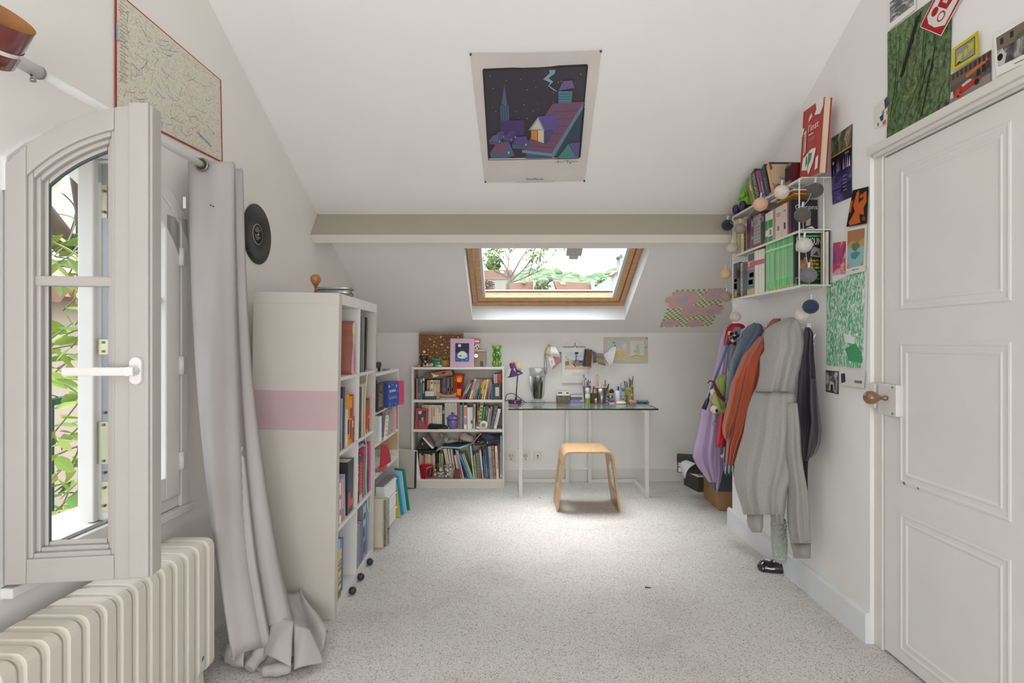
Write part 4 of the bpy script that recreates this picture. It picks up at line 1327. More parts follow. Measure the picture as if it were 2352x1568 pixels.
# ================================================================ BACK BOOKCASE
BY=4.94;BD=.255
BXL,BXR=(945-CX)/F*BY,(1158.5-CX)/F*BY
bc=thing('bookcase','white three-shelf bookcase standing against the back knee wall','bookcase',((BXL+BXR)/2,BY+.13,0))
def bz(py,Y=BY):return CH+(CY-py)/F*Y
BW='d9d3c9'
for x0 in(BXL,BXR-.018):
 m=MB(BW,'paint');m.box((x0,BY,0),(x0+.018,BY+BD,1.055));m.build('side_panel',bc,bev=.001)
BZ=[.078,.510,.767]
m=MB('e0dbd3','paint');m.box((BXL+.018,BY+.002,1.030),(BXR-.018,BY+BD,1.050));m.build('top_panel',bc,bev=.001)
for z in BZ:
 m=MB('ddd8cf','paint');m.box((BXL+.018,BY+.002,z-.022),(BXR-.018,BY+BD,z));m.build('shelf_board',bc,bev=.001)
m=MB(BW,'paint');m.box((BXL+.018,BY+.004,0),(BXR-.018,BY+.02,.056));m.build('plinth',bc,bev=.001)
m=MB('cfc8bc','paint');m.box((BXL+.018,BY+BD-.004,.06),(BXR-.018,BY+BD,1.03));m.build('back_panel',bc)
SHN=('bottom','middle','top')
def brow(shelf,grp,zoomx,zoomw,ybot,lst,yscale,Yf=BY+.012):
 """lst: (bottom_x, top_x, top_y, width, colour, words, deco, setback, depth)"""
 z=BZ[shelf];n=len(lst);k=Yf/F
 lst=list(lst)
 for i,(xb,xt,yt,w,col,words_,deco,sb,dep)in enumerate(lst):
  if i+1<n:
   nb=lst[i+1];sc_=zoomx/yscale
   hm=min(ybot-yt,ybot-nb[2])
   g=min(nb[0]-xb,(nb[0]+(nb[1]-nb[0])*hm/(ybot-nb[2]))-(xb+(xt-xb)*hm/(ybot-yt)))
   w=max(min(w,g*.94),6)
  X=(940+xb/zoomx-CX)*k
  h0=(ybot-yt)/yscale*k;dx=(xt-xb)/zoomx*k
  lean=math.atan2(dx,h0);h=math.hypot(dx,h0)
  ww=w/zoomx*k*math.cos(lean)
  y0=Yf+sb
  M=lean_m((X if lean<=0 else X,y0,z),(1,0,0),(0,1,0),lean,ww)
  if lean<0:
   M=lean_m((X,y0,z),(1,0,0),(0,1,0),lean,ww)
  book(M,ww,min(dep,BD-.02-sb),min(h,.236 if shelf else.40),col,words_+', %s book from desk end, %s bookcase shelf'%(ordinal(n-1-i),SHN[shelf]),grp,deco,hard=False)
k1,s1=8.25,8.25
T=[(125,125,1068,30,'a23a2b','dotted red book',[('dots',14,.22,'e6c9b5')],.02,.15),(160,160,1062,44,'41606c','slate-blue book',[('scr',.3,.5,'aebfc4')],.02,.15),(207,207,1068,27,'4f9088','sea-green slim book',[('band',.82,.97,'d9cfa8')],.02,.14),(238,238,1035,60,'3c3b41','dark grey tall book',[('patch',.2,.8,.82,.95,'d6d4cf'),('scr',.72,.45,'b8b6b2')],.01,.16),(322,322,1096,60,'b98b5d','tan novel',[('dots',1,.2,'7a5030'),('patch',.3,.7,.1,.6,'9a6e44')],.03,.13),(388,388,1092,58,'dcd5bf','ivory novel',[('patch',.35,.65,.1,.55,'2f7a3c'),('patch',.3,.7,.78,.9,'4c4238')],.03,.13),(452,452,1096,56,'c8b793','sand novel',[('patch',.3,.7,.78,.9,'4c4238')],.03,.13),(512,512,1096,60,'c9ae80','ochre novel',[('patch',.3,.7,.78,.9,'8a6236')],.03,.13),(576,576,1092,42,'2e2521','black-brown paperback',[],.05,.13),(622,622,1030,72,'3b3552','purple-striped fantasy volume',[('patch',.35,.65,.05,.95,'5a4d86'),('patch',.25,.75,.35,.5,'d9d2cc')],.015,.16),(698,698,1030,76,'45302d','rust-striped fantasy volume',[('patch',.3,.7,.05,.95,'9a4630'),('patch',.25,.75,.35,.5,'d9d2cc')],.015,.16),(778,778,1025,64,'28382b','green-striped fantasy volume',[('patch',.3,.7,.05,.95,'3f7a3a'),('patch',.25,.75,.35,.5,'d9d2cc')],.015,.16),(975,1132,1122,30,'8f9295','grey leaning comic',[('band',.0,.2,'b5483a')],.03,.14),(1002,1166,1132,26,'a8443c','dull red leaning comic',[('band',.3,.9,'d8d0c6')],.03,.14),(1040,1188,1140,30,'55595f','charcoal leaning comic',[],.03,.15),(1086,1215,1120,40,'97928c','stone-grey leaning comic',[('band',.5,.8,'d08a56')],.03,.15),(1128,1240,1080,44,'d6c6b2','pale comic with red letters',[('scr',.9,.7,'c0523c')],.015,.17),(1172,1290,1088,30,'c98a58','orange-brown leaning comic',[],.015,.17),(1204,1318,1090,42,'3f8ea6','teal leaning comic',[('band',0,.15,'c8443a'),('patch',.1,.9,.5,.8,'70b4c0')],.015,.17),(1248,1360,1088,34,'d2472f','scarlet leaning comic',[('band',0,.55,'4a4c52')],.015,.17),(1290,1385,1092,36,'6b6a5c','drab leaning comic',[('patch',.2,.8,.6,.9,'d8b93c')],.02,.17),(1328,1412,1096,36,'d9b82e','yellow leaning comic',[('band',.0,.3,'403c34')],.015,.17),(1366,1446,1090,38,'d3b440','mustard leaning comic',[('patch',.2,.8,.5,.75,'4c4436')],.015,.17),(1406,1478,1085,36,'ded9d2','white leaning comic',[('patch',.3,.7,.3,.9,'b8b2aa')],.015,.17),(1444,1508,1085,36,'d07a34','orange leaning comic',[('band',0,.5,'a83b2e')],.015,.17),(1482,1532,1085,34,'8a7d50','khaki leaning comic',[('patch',.2,.8,.6,.9,'b08a3e')],.02,.17),(1518,1556,1130,26,'b9c2c9','silver slim comic',[],.03,.15),(1546,1560,1168,26,'3f86c4','blue slim notebook',[],.03,.13),(1596,1596,990,36,'d5d0cc','white paperback with navy foot',[('band',0,.62,'3c4468')],.08,.12),(1634,1634,990,30,'ddd8d2','thin white paperback with navy foot',[('band',0,.62,'3c4468')],.08,.12),(1666,1666,975,84,'c52f20','thick red book with yellow capitals',[('text','DER AR',.96,.30,'e9b53a')],.07,.12),]
brow(2,'books on the top shelf of the back bookcase',k1,None,1462,T,s1)
def bx(cx):return(940+cx/8.25-CX)/F*(BY+.012)
def bzz(cy):return CH+(CY-740-cy/8.25)/F*(BY+.012)
q=thing('book','fat brown photo book lying tilted across the novels, top shelf of the bookcase','book',(bx(560),BY+.08,bzz(1090)))
m=MB('8a5a3c','cover')
a0,a1,b0,b1=(bx(288),bzz(968)),(bx(800),bzz(896)),(bx(296),bzz(1082)),(bx(832),bzz(1005))
y0,y1=BY+.012,BY+.15
m.hexa([(b0[0],y0,b0[1]),(b1[0],y0,b1[1]),(b1[0],y1,b1[1]),(b0[0],y1,b0[1]),(a0[0],y0,a0[1]),(a1[0],y0,a1[1]),(a1[0],y1,a1[1]),(a0[0],y1,a0[1])])
m.build('cover',q,bev=.004)
m=MB('d9c4a6','cover')
def lay(u,v):
 p=Vector((a0[0],a0[1])).lerp(Vector((a1[0],a1[1])),u).lerp(Vector((b0[0],b0[1])).lerp(Vector((b1[0],b1[1])),u),v);return(p.x,y0-.0006,p.y)
m.poly([lay(.0,.05),lay(.22,.05),lay(.30,.5),lay(.25,.95),lay(.0,.95)],'5a4744')
m.poly([lay(.24,.05),lay(.36,.4),lay(.52,.62),lay(.44,.82),lay(.30,.9)],'d8c3a0')
m.poly([lay(.5,.1),lay(.97,.05),lay(.97,.6),lay(.62,.65)],'b4623a')
m.poly([lay(.55,.3),lay(.8,.25),lay(.7,.5)],'d68a4c')
m.build('print',q,recalc=False)
q=thing('crown_carton','red tapered carton printed with a yellow crown, top shelf of back bookcase','carton',(bx(930),BY+.05,BZ[2]))
m=MB('c22420','card')
y0,y1=BY+.016,BY+.09
m.hexa([(bx(846),y0,BZ[2]+.001),(bx(975),y0,BZ[2]+.001),(bx(975),y1,BZ[2]+.001),(bx(846),y1,BZ[2]+.001),(bx(846),y0-.004,bzz(988)),(bx(1036),y0-.004,bzz(988)),(bx(1036),y1,bzz(988)),(bx(846),y1,bzz(988))])
m.build('body',q,bev=.002)
m=MB('e2b62c','paper')
yy=y0-.005
cr_=[(905,1130),(898,1005),(925,1070),(940,995),(955,1070),(975,990),(980,1070),(1008,1010),(985,1130)]
m.poly([(bx(u),yy,bzz(v))for u,v in cr_])
m.poly([(bx(908+38+40*math.cos(t)),yy,bzz(1200+42*math.sin(t)))for t in[2*PI*k/16 for k in range(16)]],'6e2a22')
m.poly([(bx(905),yy,bzz(1262)),(bx(985),yy,bzz(1262)),(bx(968),yy+.001,bzz(1380)),(bx(915),yy+.001,bzz(1380))],'d8a52a')
m.text('13',(bx(858),yy,bzz(1100)),(1,0,0),(0,0,1),.012,'e2b62c')
m.build('print',q,recalc=False)
q=thing('card_box','white card box on a black tray in front of the novels, top shelf','box',(bx(385),BY+.01,BZ[2]))
m=MB('2f3338','plastic');m.box((bx(284),BY+.004,BZ[2]+.001),(bx(505),BY+.040,BZ[2]+.030));m.build('tray',q,bev=.003)
m=MB('d6d4d0','card');m.box((bx(298),BY+.006,BZ[2]+.030),(bx(470),BY+.038,BZ[2]+.072));m.build('box',q,bev=.002)
for k,(ca,cb,c0,c1,col,lb_)in enumerate(((578,945,1462,1440,'c9b08e','cream paperback at the foot of the small lying pile, top shelf'),(585,925,1438,1415,'6f87a8','blue-grey paperback in the middle of the small lying pile, top shelf'))):
 o=MB(col,'cover').box((bx(ca),BY+.005,bzz(c0)),(bx(cb),BY+.03,bzz(c1))).build('book',None,lb_,'book','small lying pile on the top shelf',bev=.001)
m=MB('c07f3a','cover')
up,dn=[],[]
for i in range(13):
 t=i/12;s_=(2*t-1)**2
 up.append((540+365*t,1375-58*s_));dn.append((560+330*t,1412-10*s_))
m.loft([[(bx(u),y,bzz(v))for u,v in up]+[(bx(u),y,bzz(v))for u,v in reversed(dn)]for y in(BY+.004,BY+.03)],None,None,True,True,False)
o=m.build('book',None,'ochre paperback with curled covers on top of the small lying pile','book','small lying pile on the top shelf')
q=thing('framed_card','dark framed cream card at the desk end of the top shelf','frame',(bx(1657),BY+.01,BZ[2]))
m=MB('34333d','paint');m.box((bx(1578),BY+.006,BZ[2]+.001),(bx(1738),BY+.03,bzz(1168)));m.build('border',q,bev=.002)
m=MB('d8d0bf','paper');m.box((bx(1632),BY+.0055,bzz(1398)),(bx(1703),BY+.0062,bzz(1228)));m.box((bx(1662),BY+.005,bzz(1300)),(bx(1666),BY+.0054,bzz(1265)),'4a4640');m.box((bx(1650),BY+.005,bzz(1362)),(bx(1686),BY+.0054,bzz(1355)),'8a8478')
m.build('card',q)
# ---- middle shelf
k2=7.29
T=[]
for i in range(11):
 T.append((198+31*i,198+31*i,130 if i>2 else 128,28,('e4dbc4','ddd2b8','e8e0cc')[i%3],'cream pocket book of the matching set',[('patch',.3,.7,(.55,.62,.45,.60,.7,.2,.5,.7,.8,.66,.7)[i],.92,('b03a34','c9b79a','b0463c')[i%3])]if i in(4,5,6,7,9,10)else[('band',.9,.95,'a8977c')],.05,.12))
T+=[(542,542,165,40,'2d3139','black novel with coloured label',[('patch',.1,.9,.7,.85,'a8b0c0')],.05,.12),(586,586,86,50,'d6d0c8','tall ivory volume',[('patch',.3,.6,.5,.9,'aba59c')],.04,.14),(640,640,86,48,'dad5cd','tall cream volume',[('patch',.3,.6,.5,.9,'aba59c')],.04,.14),(692,692,86,48,'d8d2ca','tall off-white volume',[('patch',.3,.6,.5,.9,'aba59c')],.04,.14),(744,744,86,46,'d9d3ca','tall pale volume',[('patch',.3,.6,.5,.9,'aba59c')],.04,.14),(800,800,86,40,'b1624c','terracotta volume',[('patch',.3,.6,.5,.9,'8a4534')],.04,.14),(846,846,122,34,'8f928e','grey slim book',[],.03,.14),(884,884,80,28,'3f7d96','steel-blue slim book',[],.03,.16),(916,916,126,50,'e8dfd2','white book with orange and pink flowers',[('patch',.05,.95,.55,.95,'d9834e'),('patch',.05,.95,.2,.5,'c77a9c')],.0,.14),(1066,1070,105,58,'b9b7a9','pale khaki book',[('scr',.9,.5,'55564c')],.03,.15),(1104,1150,152,34,'7d4338','brown-red leaning book',[('band',.6,.8,'c99a4a')],.04,.14),(1140,1192,82,48,'c9c07e','yellow patchwork leaning book',[('dots',7,.3,'4a4a3c')],.03,.16),(1198,1242,152,34,'459e48','grass-green leaning book',[('band',0,.25,'b83a2e')],.05,.14),(1240,1282,150,46,'2d5a7a','deep blue leaning book',[('textup','GONE',.55,.55,'e4e0d2')],.05,.14),(1288,1326,178,30,'cdb48f','straw-coloured leaning book',[],.04,.14),(1324,1364,156,38,'b8a58c','beige leaning book',[('patch',.3,.6,.3,.8,'8f7c64')],.04,.14),(1352,1436,140,52,'47596b','blue-grey patterned leaning book',[('dots',5,.3,'65788a')],.0,.14),(1410,1486,188,50,'e2d6c8','pale pink leaning book',[('patch',.3,.55,.2,.8,'b9a497')],.0,.14),]
brow(1,'books on the middle shelf of the back bookcase',k2,None,520,T,k2)
def cx2(c):return(940+c/k2-CX)/F*(BY+.012)
def cz2(c):return CH+(CY-915-c/k2)/F*(BY+.012)
q=thing('book','white paperback turned to show the figure on its cover, middle shelf of bookcase','book',(cx2(1015),BY+.02,BZ[1]))
m=MB('ecebe7','cover');m.hexa([(cx2(975),BY+.008,BZ[1]+.001),(cx2(1055),BY+.05,BZ[1]+.001),(cx2(1058),BY+.09,BZ[1]+.001),(cx2(972),BY+.06,BZ[1]+.001),(cx2(972),BY+.008,cz2(150)),(cx2(1060),BY+.05,cz2(150)),(cx2(1062),BY+.09,cz2(150)),(cx2(970),BY+.06,cz2(150))]);m.build('cover',q,bev=.001)
m=MB('6a4a36','paper')
def c3(u,v):return(cx2(975)+(cx2(1055)-cx2(975))*u,BY+.007+.042*u,cz2(520)+(cz2(150)-cz2(520))*v)
m.poly([c3(.7,.25),c3(.95,.25),c3(.9,.55),c3(.8,.62),c3(.7,.5)],'5a4236');m.poly([c3(.66,.5),c3(.9,.5),c3(.84,.64)],'c77a44')
m.build('print',q,recalc=False)
q=thing('framed_photo','red striped photo frame with a small picture, middle shelf of the bookcase','photo frame',(cx2(200),BY+.02,BZ[1]))
def pf_(u,v):
 a=Vector((cx2(112),cz2(158))).lerp(Vector((cx2(316),cz2(172))),u);c=Vector((cx2(92),cz2(508))).lerp(Vector((cx2(306),cz2(520))),u)
 p=a.lerp(c,v);return(p.x,BY+.028-.022*v,p.y)
m=MB('a3232a','paint')
for u0,u1,v0,v1 in((0,1,0,.13),(0,1,.87,1),(0,.19,.13,.87),(.81,1,.13,.87)):
 A=[pf_(u0,v1),pf_(u1,v1),pf_(u1,v0),pf_(u0,v0)]
 m.hexa([A[0],A[1],(A[1][0],A[1][1]+.012,A[1][2]),(A[0][0],A[0][1]+.012,A[0][2]),A[3],A[2],(A[2][0],A[2][1]+.012,A[2][2]),(A[3][0],A[3][1]+.012,A[3][2])])
m.build('border',q,bev=.001)
m=MB('d8796c','paint')
for k in range(9):
 for u in(.02,.84):
  v=.06+.1*k;m.poly([Vector(pf_(u,v))-Vector((0,.0006,0)),Vector(pf_(u+.13,v))-Vector((0,.0006,0)),Vector(pf_(u+.13,v+.015))-Vector((0,.0006,0)),Vector(pf_(u,v+.015))-Vector((0,.0006,0))])
for k in range(6):
 for v in(.015,.885):
  u=.1+.15*k;m.poly([Vector(pf_(u,v))-Vector((0,.0006,0)),Vector(pf_(u+.02,v))-Vector((0,.0006,0)),Vector(pf_(u+.02,v+.09))-Vector((0,.0006,0)),Vector(pf_(u,v+.09))-Vector((0,.0006,0))])
m.build('stripes',q,recalc=False)
m=MB('55565a','paper');A=[pf_(.18,.12),pf_(.82,.12),pf_(.82,.88),pf_(.18,.88)];m.poly([(p[0],p[1]+.006,p[2])for p in A])
for pts,c in(([(.2,.14),(.5,.14),(.4,.3),(.2,.28)],'c8d0d2'),([(.45,.45),(.62,.42),(.66,.58),(.5,.62)],'c79a90'),([(.3,.6),(.72,.58),(.78,.86),(.25,.86)],'a35a66'),([(.5,.78),(.76,.74),(.8,.86),(.4,.87)],'c9c0bb')):
 m.poly([(pf_(u,v)[0],pf_(u,v)[1]+.0055,pf_(u,v)[2])for u,v in pts],c)
m.build('photograph',q,recalc=False)
m=MB('22211f','felt');m.hexa([(cx2(318),BY+.004,BZ[1]+.001),(cx2(500),BY+.002,BZ[1]+.001),(cx2(535),BY+.05,BZ[1]+.001),(cx2(330),BY+.06,BZ[1]+.001),(cx2(316),BY+.004,cz2(452)),(cx2(490),BY+.002,cz2(478)),(cx2(540),BY+.05,cz2(438)),(cx2(330),BY+.06,cz2(425))])
m.build('wallet',None,'black fabric wallet lying beside the red photo frame','wallet',bev=.003)
m=MB('1f1e1e','plastic');m.loft([stadium(Vector((cx2(585),BY+.035,0)),.022,.016,BZ[1]+.001),stadium(Vector((cx2(585),BY+.035,0)),.026,.018,BZ[1]+.015),stadium(Vector((cx2(580),BY+.035,0)),.015,.008,BZ[1]+.032)])
m.build('computer_mouse',None,'small black computer mouse by the purple pot','mouse')
q=thing('lidded_pot','glazed purple stoneware pot with lid on the middle bookcase shelf','pot',(cx2(717),BY+.05,BZ[1]))
c=(cx2(717),BY+.062,BZ[1])
m=MB('6f66a4','gloss');m.lathe([(.030,.001),(.034,.004),(.044,.02),(.051,.045),(.052,.068),(.048,.086)],c,28);m.build('body',q)
m=MB('6a619f','gloss');m.lathe([(.060,.086),(.061,.090),(.046,.105),(.030,.118),(.018,.121),(.013,.123),(.014,.128),(.021,.133),(.021,.137),(.010,.141),(.001,.142)],c,28);m.build('lid',q)
m=MB('6f66a4','gloss');m.tube([(c[0]+.048,c[1],c[2]+.06),(c[0]+.062,c[1],c[2]+.055),(c[0]+.062,c[1],c[2]+.035),(c[0]+.048,c[1],c[2]+.03)],.005,8);m.build('handle',q)
q=thing('tape_dispenser','white snail-shaped adhesive tape dispenser, middle shelf of the bookcase','tape dispenser',(cx2(1220),BY+.012,BZ[1]))
m=MB('d6d4cc','plastic');c=Vector((cx2(1245),BY+.002,BZ[1]+.038))
m.lathe([(.016,0),(.036,.001),(.037,.004),(.037,.020),(.036,.022),(.016,.022)],c,26,axis=(0,1,0));m.hexa([(cx2(1125),BY+.003,BZ[1]+.008),(cx2(1245),BY+.003,BZ[1]+.001),(cx2(1245),BY+.022,BZ[1]+.001),(cx2(1125),BY+.022,BZ[1]+.008),(cx2(1122),BY+.003,BZ[1]+.030),(cx2(1190),BY+.003,BZ[1]+.022),(cx2(1190),BY+.022,BZ[1]+.022),(cx2(1122),BY+.022,BZ[1]+.030)])
m.build('shell',q)
m=MB('8a8883','plastic');m.lathe([(.006,-.001),(.016,-.001),(.0165,.0),(.0165,.023),(.006,.0235)],c,18,axis=(0,1,0));m.box((cx2(1122),BY+.002,cz2(440)),(cx2(1165),BY+.023,cz2(415)),'6a6a68');m.build('hub',q)
# ---- bottom shelf
T=[(150,150,935,32,'d2c4ac','small cream pocket book',[],.06,.11),(186,186,965,30,'c2a894','small pinkish pocket book',[],.06,.11),(216,216,930,28,'a8563f','small brick-red pocket book',[],.06,.11),(248,248,940,40,'cdb48c','small tan pocket book',[],.06,.11),(292,292,945,46,'d8cdb6','small ivory pocket book',[],.06,.11),(342,342,965,34,'c4a079','small brown pocket book',[],.06,.11),(380,372,930,44,'d4be98','small sand pocket book',[],.06,.11),(486,480,930,24,'9fb0ae','small grey-blue pocket book',[],.07,.10),(520,512,935,40,'c8a86c','small honey-coloured pocket book',[],.07,.10),(655,560,848,66,'d6cebc','thick pale leaning dictionary',[('patch',.2,.8,.3,.85,'c4bba8')],.035,.15),(716,632,850,38,'d0c7b4','pale leaning volume',[],.035,.15),(750,680,850,30,'cbc2ae','slim pale leaning volume',[],.035,.15),(786,718,860,22,'3c5244','dark green leaning slim book',[],.04,.15),(812,742,955,36,'d9d0c0','chalk-white leaning book',[],.035,.13),(858,765,858,26,'b690b2','mauve leaning slim book',[],.02,.15),(895,792,872,34,'d6c8ae','buff leaning book',[],.015,.15),(992,830,948,38,'2f8cce','azure leaning book',[('band',.2,.8,'2a7fc0')],.005,.15),(1030,872,935,24,'c2b890','beige leaning slim book',[],.01,.16),(1052,898,930,24,'aac4a4','mint leaning slim book',[],.01,.16),(1074,1016,785,24,'a4cbc6','tall aqua leaning slim album',[],.0,.18),(1104,1070,945,28,'b4a340','olive-yellow leaning book',[],.02,.15),(1140,1108,915,72,'7e7f7d','thick grey mottled book',[('dots',8,.25,'686a69')],.02,.16),(1222,1172,850,28,'d78c8c','coral and white leaning slim book',[('band',.3,.95,'e2cdd0')],.0,.17),(1264,1228,962,22,'3384b4','blue slim leaning book',[],.015,.15),(1290,1248,856,34,'42625f','dark teal leaning book',[('scr',.5,.5,'a9bdb4')],.01,.16),(1328,1284,805,36,'45403e','dark brown leaning book',[('scr',.3,.5,'b0a28c')],.01,.16),(1356,1318,792,48,'97a4c0','lavender-blue book lettered in capitals',[('textup','I RACCONTI DI SVEN',.06,.52,'394a78',.88)],.0,.16),(1408,1372,785,46,'a4704c','brown leather-look book',[('dots',4,.3,'7a4a2c')],.005,.16),(1460,1432,785,44,'e2d8c6','cream song book lettered along its spine',[('textup','Das große Liederbuch',.30,.55,'4a4038',.66)],.0,.17),(1504,1490,765,20,'b8543e','brick-red slim book',[],.02,.16),(1526,1524,618,24,'8fb4cf','tall light blue slim book',[('band',.04,.1,'d9e2e8')],.0,.17),]
brow(0,'books on the bottom shelf of the back bookcase',k2,None,1335,T,k2)
q=thing('storage_box','dark green flat box lying over the pocket books, bottom shelf','box',(cx2(290),BY+.08,cz2(925)))
m=MB('2f3a34','card');m.box((cx2(120),BY+.03,cz2(922)),(cx2(462),BY+.19,cz2(872)));m.build('box',q,bev=.002)
m=MB('2e3733','card');m.hexa([(cx2(455),BY+.05,BZ[0]+.001),(cx2(478),BY+.05,BZ[0]+.001),(cx2(478),BY+.19,BZ[0]+.001),(cx2(455),BY+.19,BZ[0]+.001),(cx2(440),BY+.05,cz2(925)),(cx2(470),BY+.05,cz2(925)),(cx2(470),BY+.19,cz2(925)),(cx2(440),BY+.19,cz2(925))]);m.build('ring_binder',None,'dark green binder standing beside the small pocket books, bottom shelf','folder',bev=.002)
q=thing('red_box','red glossy box with a black end window on the bottom shelf','box',(cx2(280),BY+.02,BZ[0]))
m=MB('b02432','gloss');m.hexa([(cx2(200),BY+.030,BZ[0]+.001),(cx2(275),BY-.0,BZ[0]+.001),(cx2(385),BY+.045,BZ[0]+.001),(cx2(330),BY+.09,BZ[0]+.001),(cx2(160),BY+.030,cz2(1115)),(cx2(290),BY-.0,cz2(1165)),(cx2(405),BY+.045,cz2(1130)),(cx2(330),BY+.09,cz2(1110))]);m.build('body',q,bev=.003)
def rb(u,v):
 a=Vector((cx2(290),BY-.0012,cz2(1165))).lerp(Vector((cx2(405),BY+.0438,cz2(1130))),u);c=Vector((cx2(275),BY-.0012,BZ[0]+.002)).lerp(Vector((cx2(385),BY+.0438,BZ[0]+.002)),u);return a.lerp(c,v)
m=MB('2b2326','plastic');m.poly([rb(.12,.1),rb(.9,.12),rb(.88,.85),rb(.1,.85)]);m.build('window',q,recalc=False)
m=MB('d03040','gloss');m.tube([rb(.5,.2),rb(.62,.3),rb(.62,.55),rb(.5,.75)],.006,8);m.build('grip',q)
q=thing('plastic_pouch','clear plastic pouch filled with pale shells on the bottom shelf','pouch',(cx2(560),BY+.02,BZ[0]))
m=MB('ffffff','jar')
rg=[]
for t in range(9):
 v=t/8;half=.022*math.sin(PI*min(1,.12+v*.8))+.004
 xa,xb=cx2(375+60*(v)),cx2(745-10*v);z=BZ[0]+.001+(cz2(1115)-BZ[0])*v
 rg.append([(xa+(xb-xa)*(k/10 if k<=10 else(20-k)/10),BY+.028+(-half if 0<k<10 else half if k>10 else 0)+.004*math.sin(k*2+t),z+.004+.003*math.sin(k*1.7))for k in range(20)])
m.loft(rg);m.build('bag',q)
m=MB('d8cdb8','matte');R=random.Random(4)
for k in range(46):
 u,v=R.random(),R.random()**1.3
 m.ball((cx2(420+290*u),BY+.028+.016*(R.random()-.5)*1.4,BZ[0]+.012+.115*v),.006+.007*R.random(),('ddd3c0','b8a48c','e8e2d8','8a7560','c9a08a')[k%5],n=7,sc=(1,.7,.8))
o=m.build('shells',q,kind='stuff')
m=MB('c9b48e','metal');m.tube([(cx2(420),BY+.024,cz2(1125)),(cx2(740),BY+.024,cz2(1135))],.0025,6);m.build('zip',q)
m=MB('7a2c30','cover');m.box((cx2(752),BY+.012,BZ[0]+.001),(cx2(850),BY+.06,cz2(1190)));m.build('case',None,'small dark red case beside the shell pouch, bottom shelf','box',bev=.003)
q=thing('pouch','dark leopard-spotted zip pouch on the green box, bottom shelf','pouch',(cx2(230),BY+.06,cz2(862)))
m=MB('4a443c','felt')
m.loft([[(cx2(228)+.054*rx*math.cos(a),BY+.075+.035*rx*math.sin(a),cz2(868)+z)for a in[2*PI*k/18 for k in range(18)]]for rx,z in((.92,.0015),(1.02,.02),(.95,.05),(.7,.085),(.35,.105),(.05,.11))]);m.build('body',q)
m=MB('b8a88a','felt');m.ball((cx2(210),BY+.043,cz2(770)),.009,n=8,sc=(.8,.4,1));m.ball((cx2(170),BY+.038,cz2(850)),.005,n=8,sc=(1,.4,.6));m.build('spot',q)
q=thing('book','mauve paperback sliding down above the green box, bottom shelf','book',(cx2(330),BY+.03,cz2(840)))
m=MB('7d5c60','cover');m.hexa([(cx2(388),BY+.015,cz2(838)),(cx2(425),BY+.03,cz2(810)),(cx2(425),BY+.1,cz2(810)),(cx2(388),BY+.1,cz2(838)),(cx2(222),BY+.015,cz2(650)),(cx2(290),BY+.06,cz2(595)),(cx2(300),BY+.12,cz2(595)),(cx2(230),BY+.12,cz2(650))]);m.build('cover',q,bev=.001)
m=MB('e3d9cc','paper');m.hexa([(cx2(380),BY+.012,cz2(842)),(cx2(412),BY+.012,cz2(830)),(cx2(412),BY+.09,cz2(830)),(cx2(380),BY+.09,cz2(842)),(cx2(218),BY+.012,cz2(660)),(cx2(240),BY+.012,cz2(648)),(cx2(240),BY+.09,cz2(648)),(cx2(218),BY+.09,cz2(660))]);m.build('pages',q)
for i,(lb_,col,P)in enumerate((('grey patterned booklet with red edge, open over the heap, bottom shelf','9c9088',[(430,800,.03),(560,700,.05),(620,640,.09),(470,625,.12)]),('cream leaflet propped in the heap, bottom shelf','d6c9b6',[(455,878,.02),(550,830,.03),(560,800,.08),(470,830,.09)]),('white sheet fanned behind the black folder, bottom shelf','ded8cf',[(560,640,.12),(640,715,.10),(600,745,.06),(500,620,.10)]),('grey brochure lying over the black folder, bottom shelf','b5aca2',[(590,740,.02),(700,700,.05),(800,735,.07),(640,760,.05)]))):
 m=MB(col,'cover');A=[(cx2(u),BY+y,cz2(v))for u,v,y in P]
 m.hexa([(x,y,z-.003)for x,y,z in A]+[(x,y,z+.002)for x,y,z in A]);m.build('booklet',None,lb_,'booklet','papers heaped over the bottom-shelf books')
q=thing('folder','black folder with aqua edge lying on the leaning books, bottom shelf','folder',(cx2(770),BY+.05,cz2(830)))
m=MB('34363a','card');m.hexa([(cx2(548),BY+.01,cz2(800)),(cx2(835),BY+.005,cz2(808)),(cx2(1010),BY+.06,cz2(770)),(cx2(600),BY+.14,cz2(770)),(cx2(548),BY+.01,cz2(782)),(cx2(835),BY+.005,cz2(785)),(cx2(1010),BY+.06,cz2(748)),(cx2(600),BY+.14,cz2(745))]);m.build('cover',q,bev=.0015)
m=MB('8fc4d2','card');m.hexa([(cx2(530),BY+.012,cz2(822)),(cx2(850),BY+.006,cz2(838)),(cx2(1000),BY+.06,cz2(800)),(cx2(600),BY+.13,cz2(800)),(cx2(535),BY+.012,cz2(801)),(cx2(840),BY+.006,cz2(810)),(cx2(1005),BY+.06,cz2(772)),(cx2(600),BY+.13,cz2(772))]);m.build('inner_sleeve',q,bev=.001)
q=thing('cap','beige round cap with red trim on top of the black folder, bottom shelf','cap',(cx2(950),BY+.07,cz2(735)))
m=MB('b9aca4','fabric');c=Vector((cx2(960),BY+.08,cz2(718)));m.loft([[c+Vector((.066*r*math.cos(a),.05*r*math.sin(a),z+.016*math.cos(a)*-1))for a in[2*PI*k/20 for k in range(20)]]for r,z in((1,0),(1.03,.018),(.9,.042),(.6,.054),(.2,.057))]);m.build('crown',q)
m=MB('a53a36','fabric');m.tube([c+Vector((-.066,-.01,.02)),c+Vector((-.072,-.03,.0)),c+Vector((-.05,-.048,-.01))],.006,8);m.build('trim',q)
q=thing('laptop_sleeve','flat black laptop sleeve with white marks lying over the right-hand books','laptop sleeve',(cx2(1300),BY+.06,cz2(790)))
q['label']='flat black laptop sleeve with white marks lying across the bottom-shelf books, desk end'
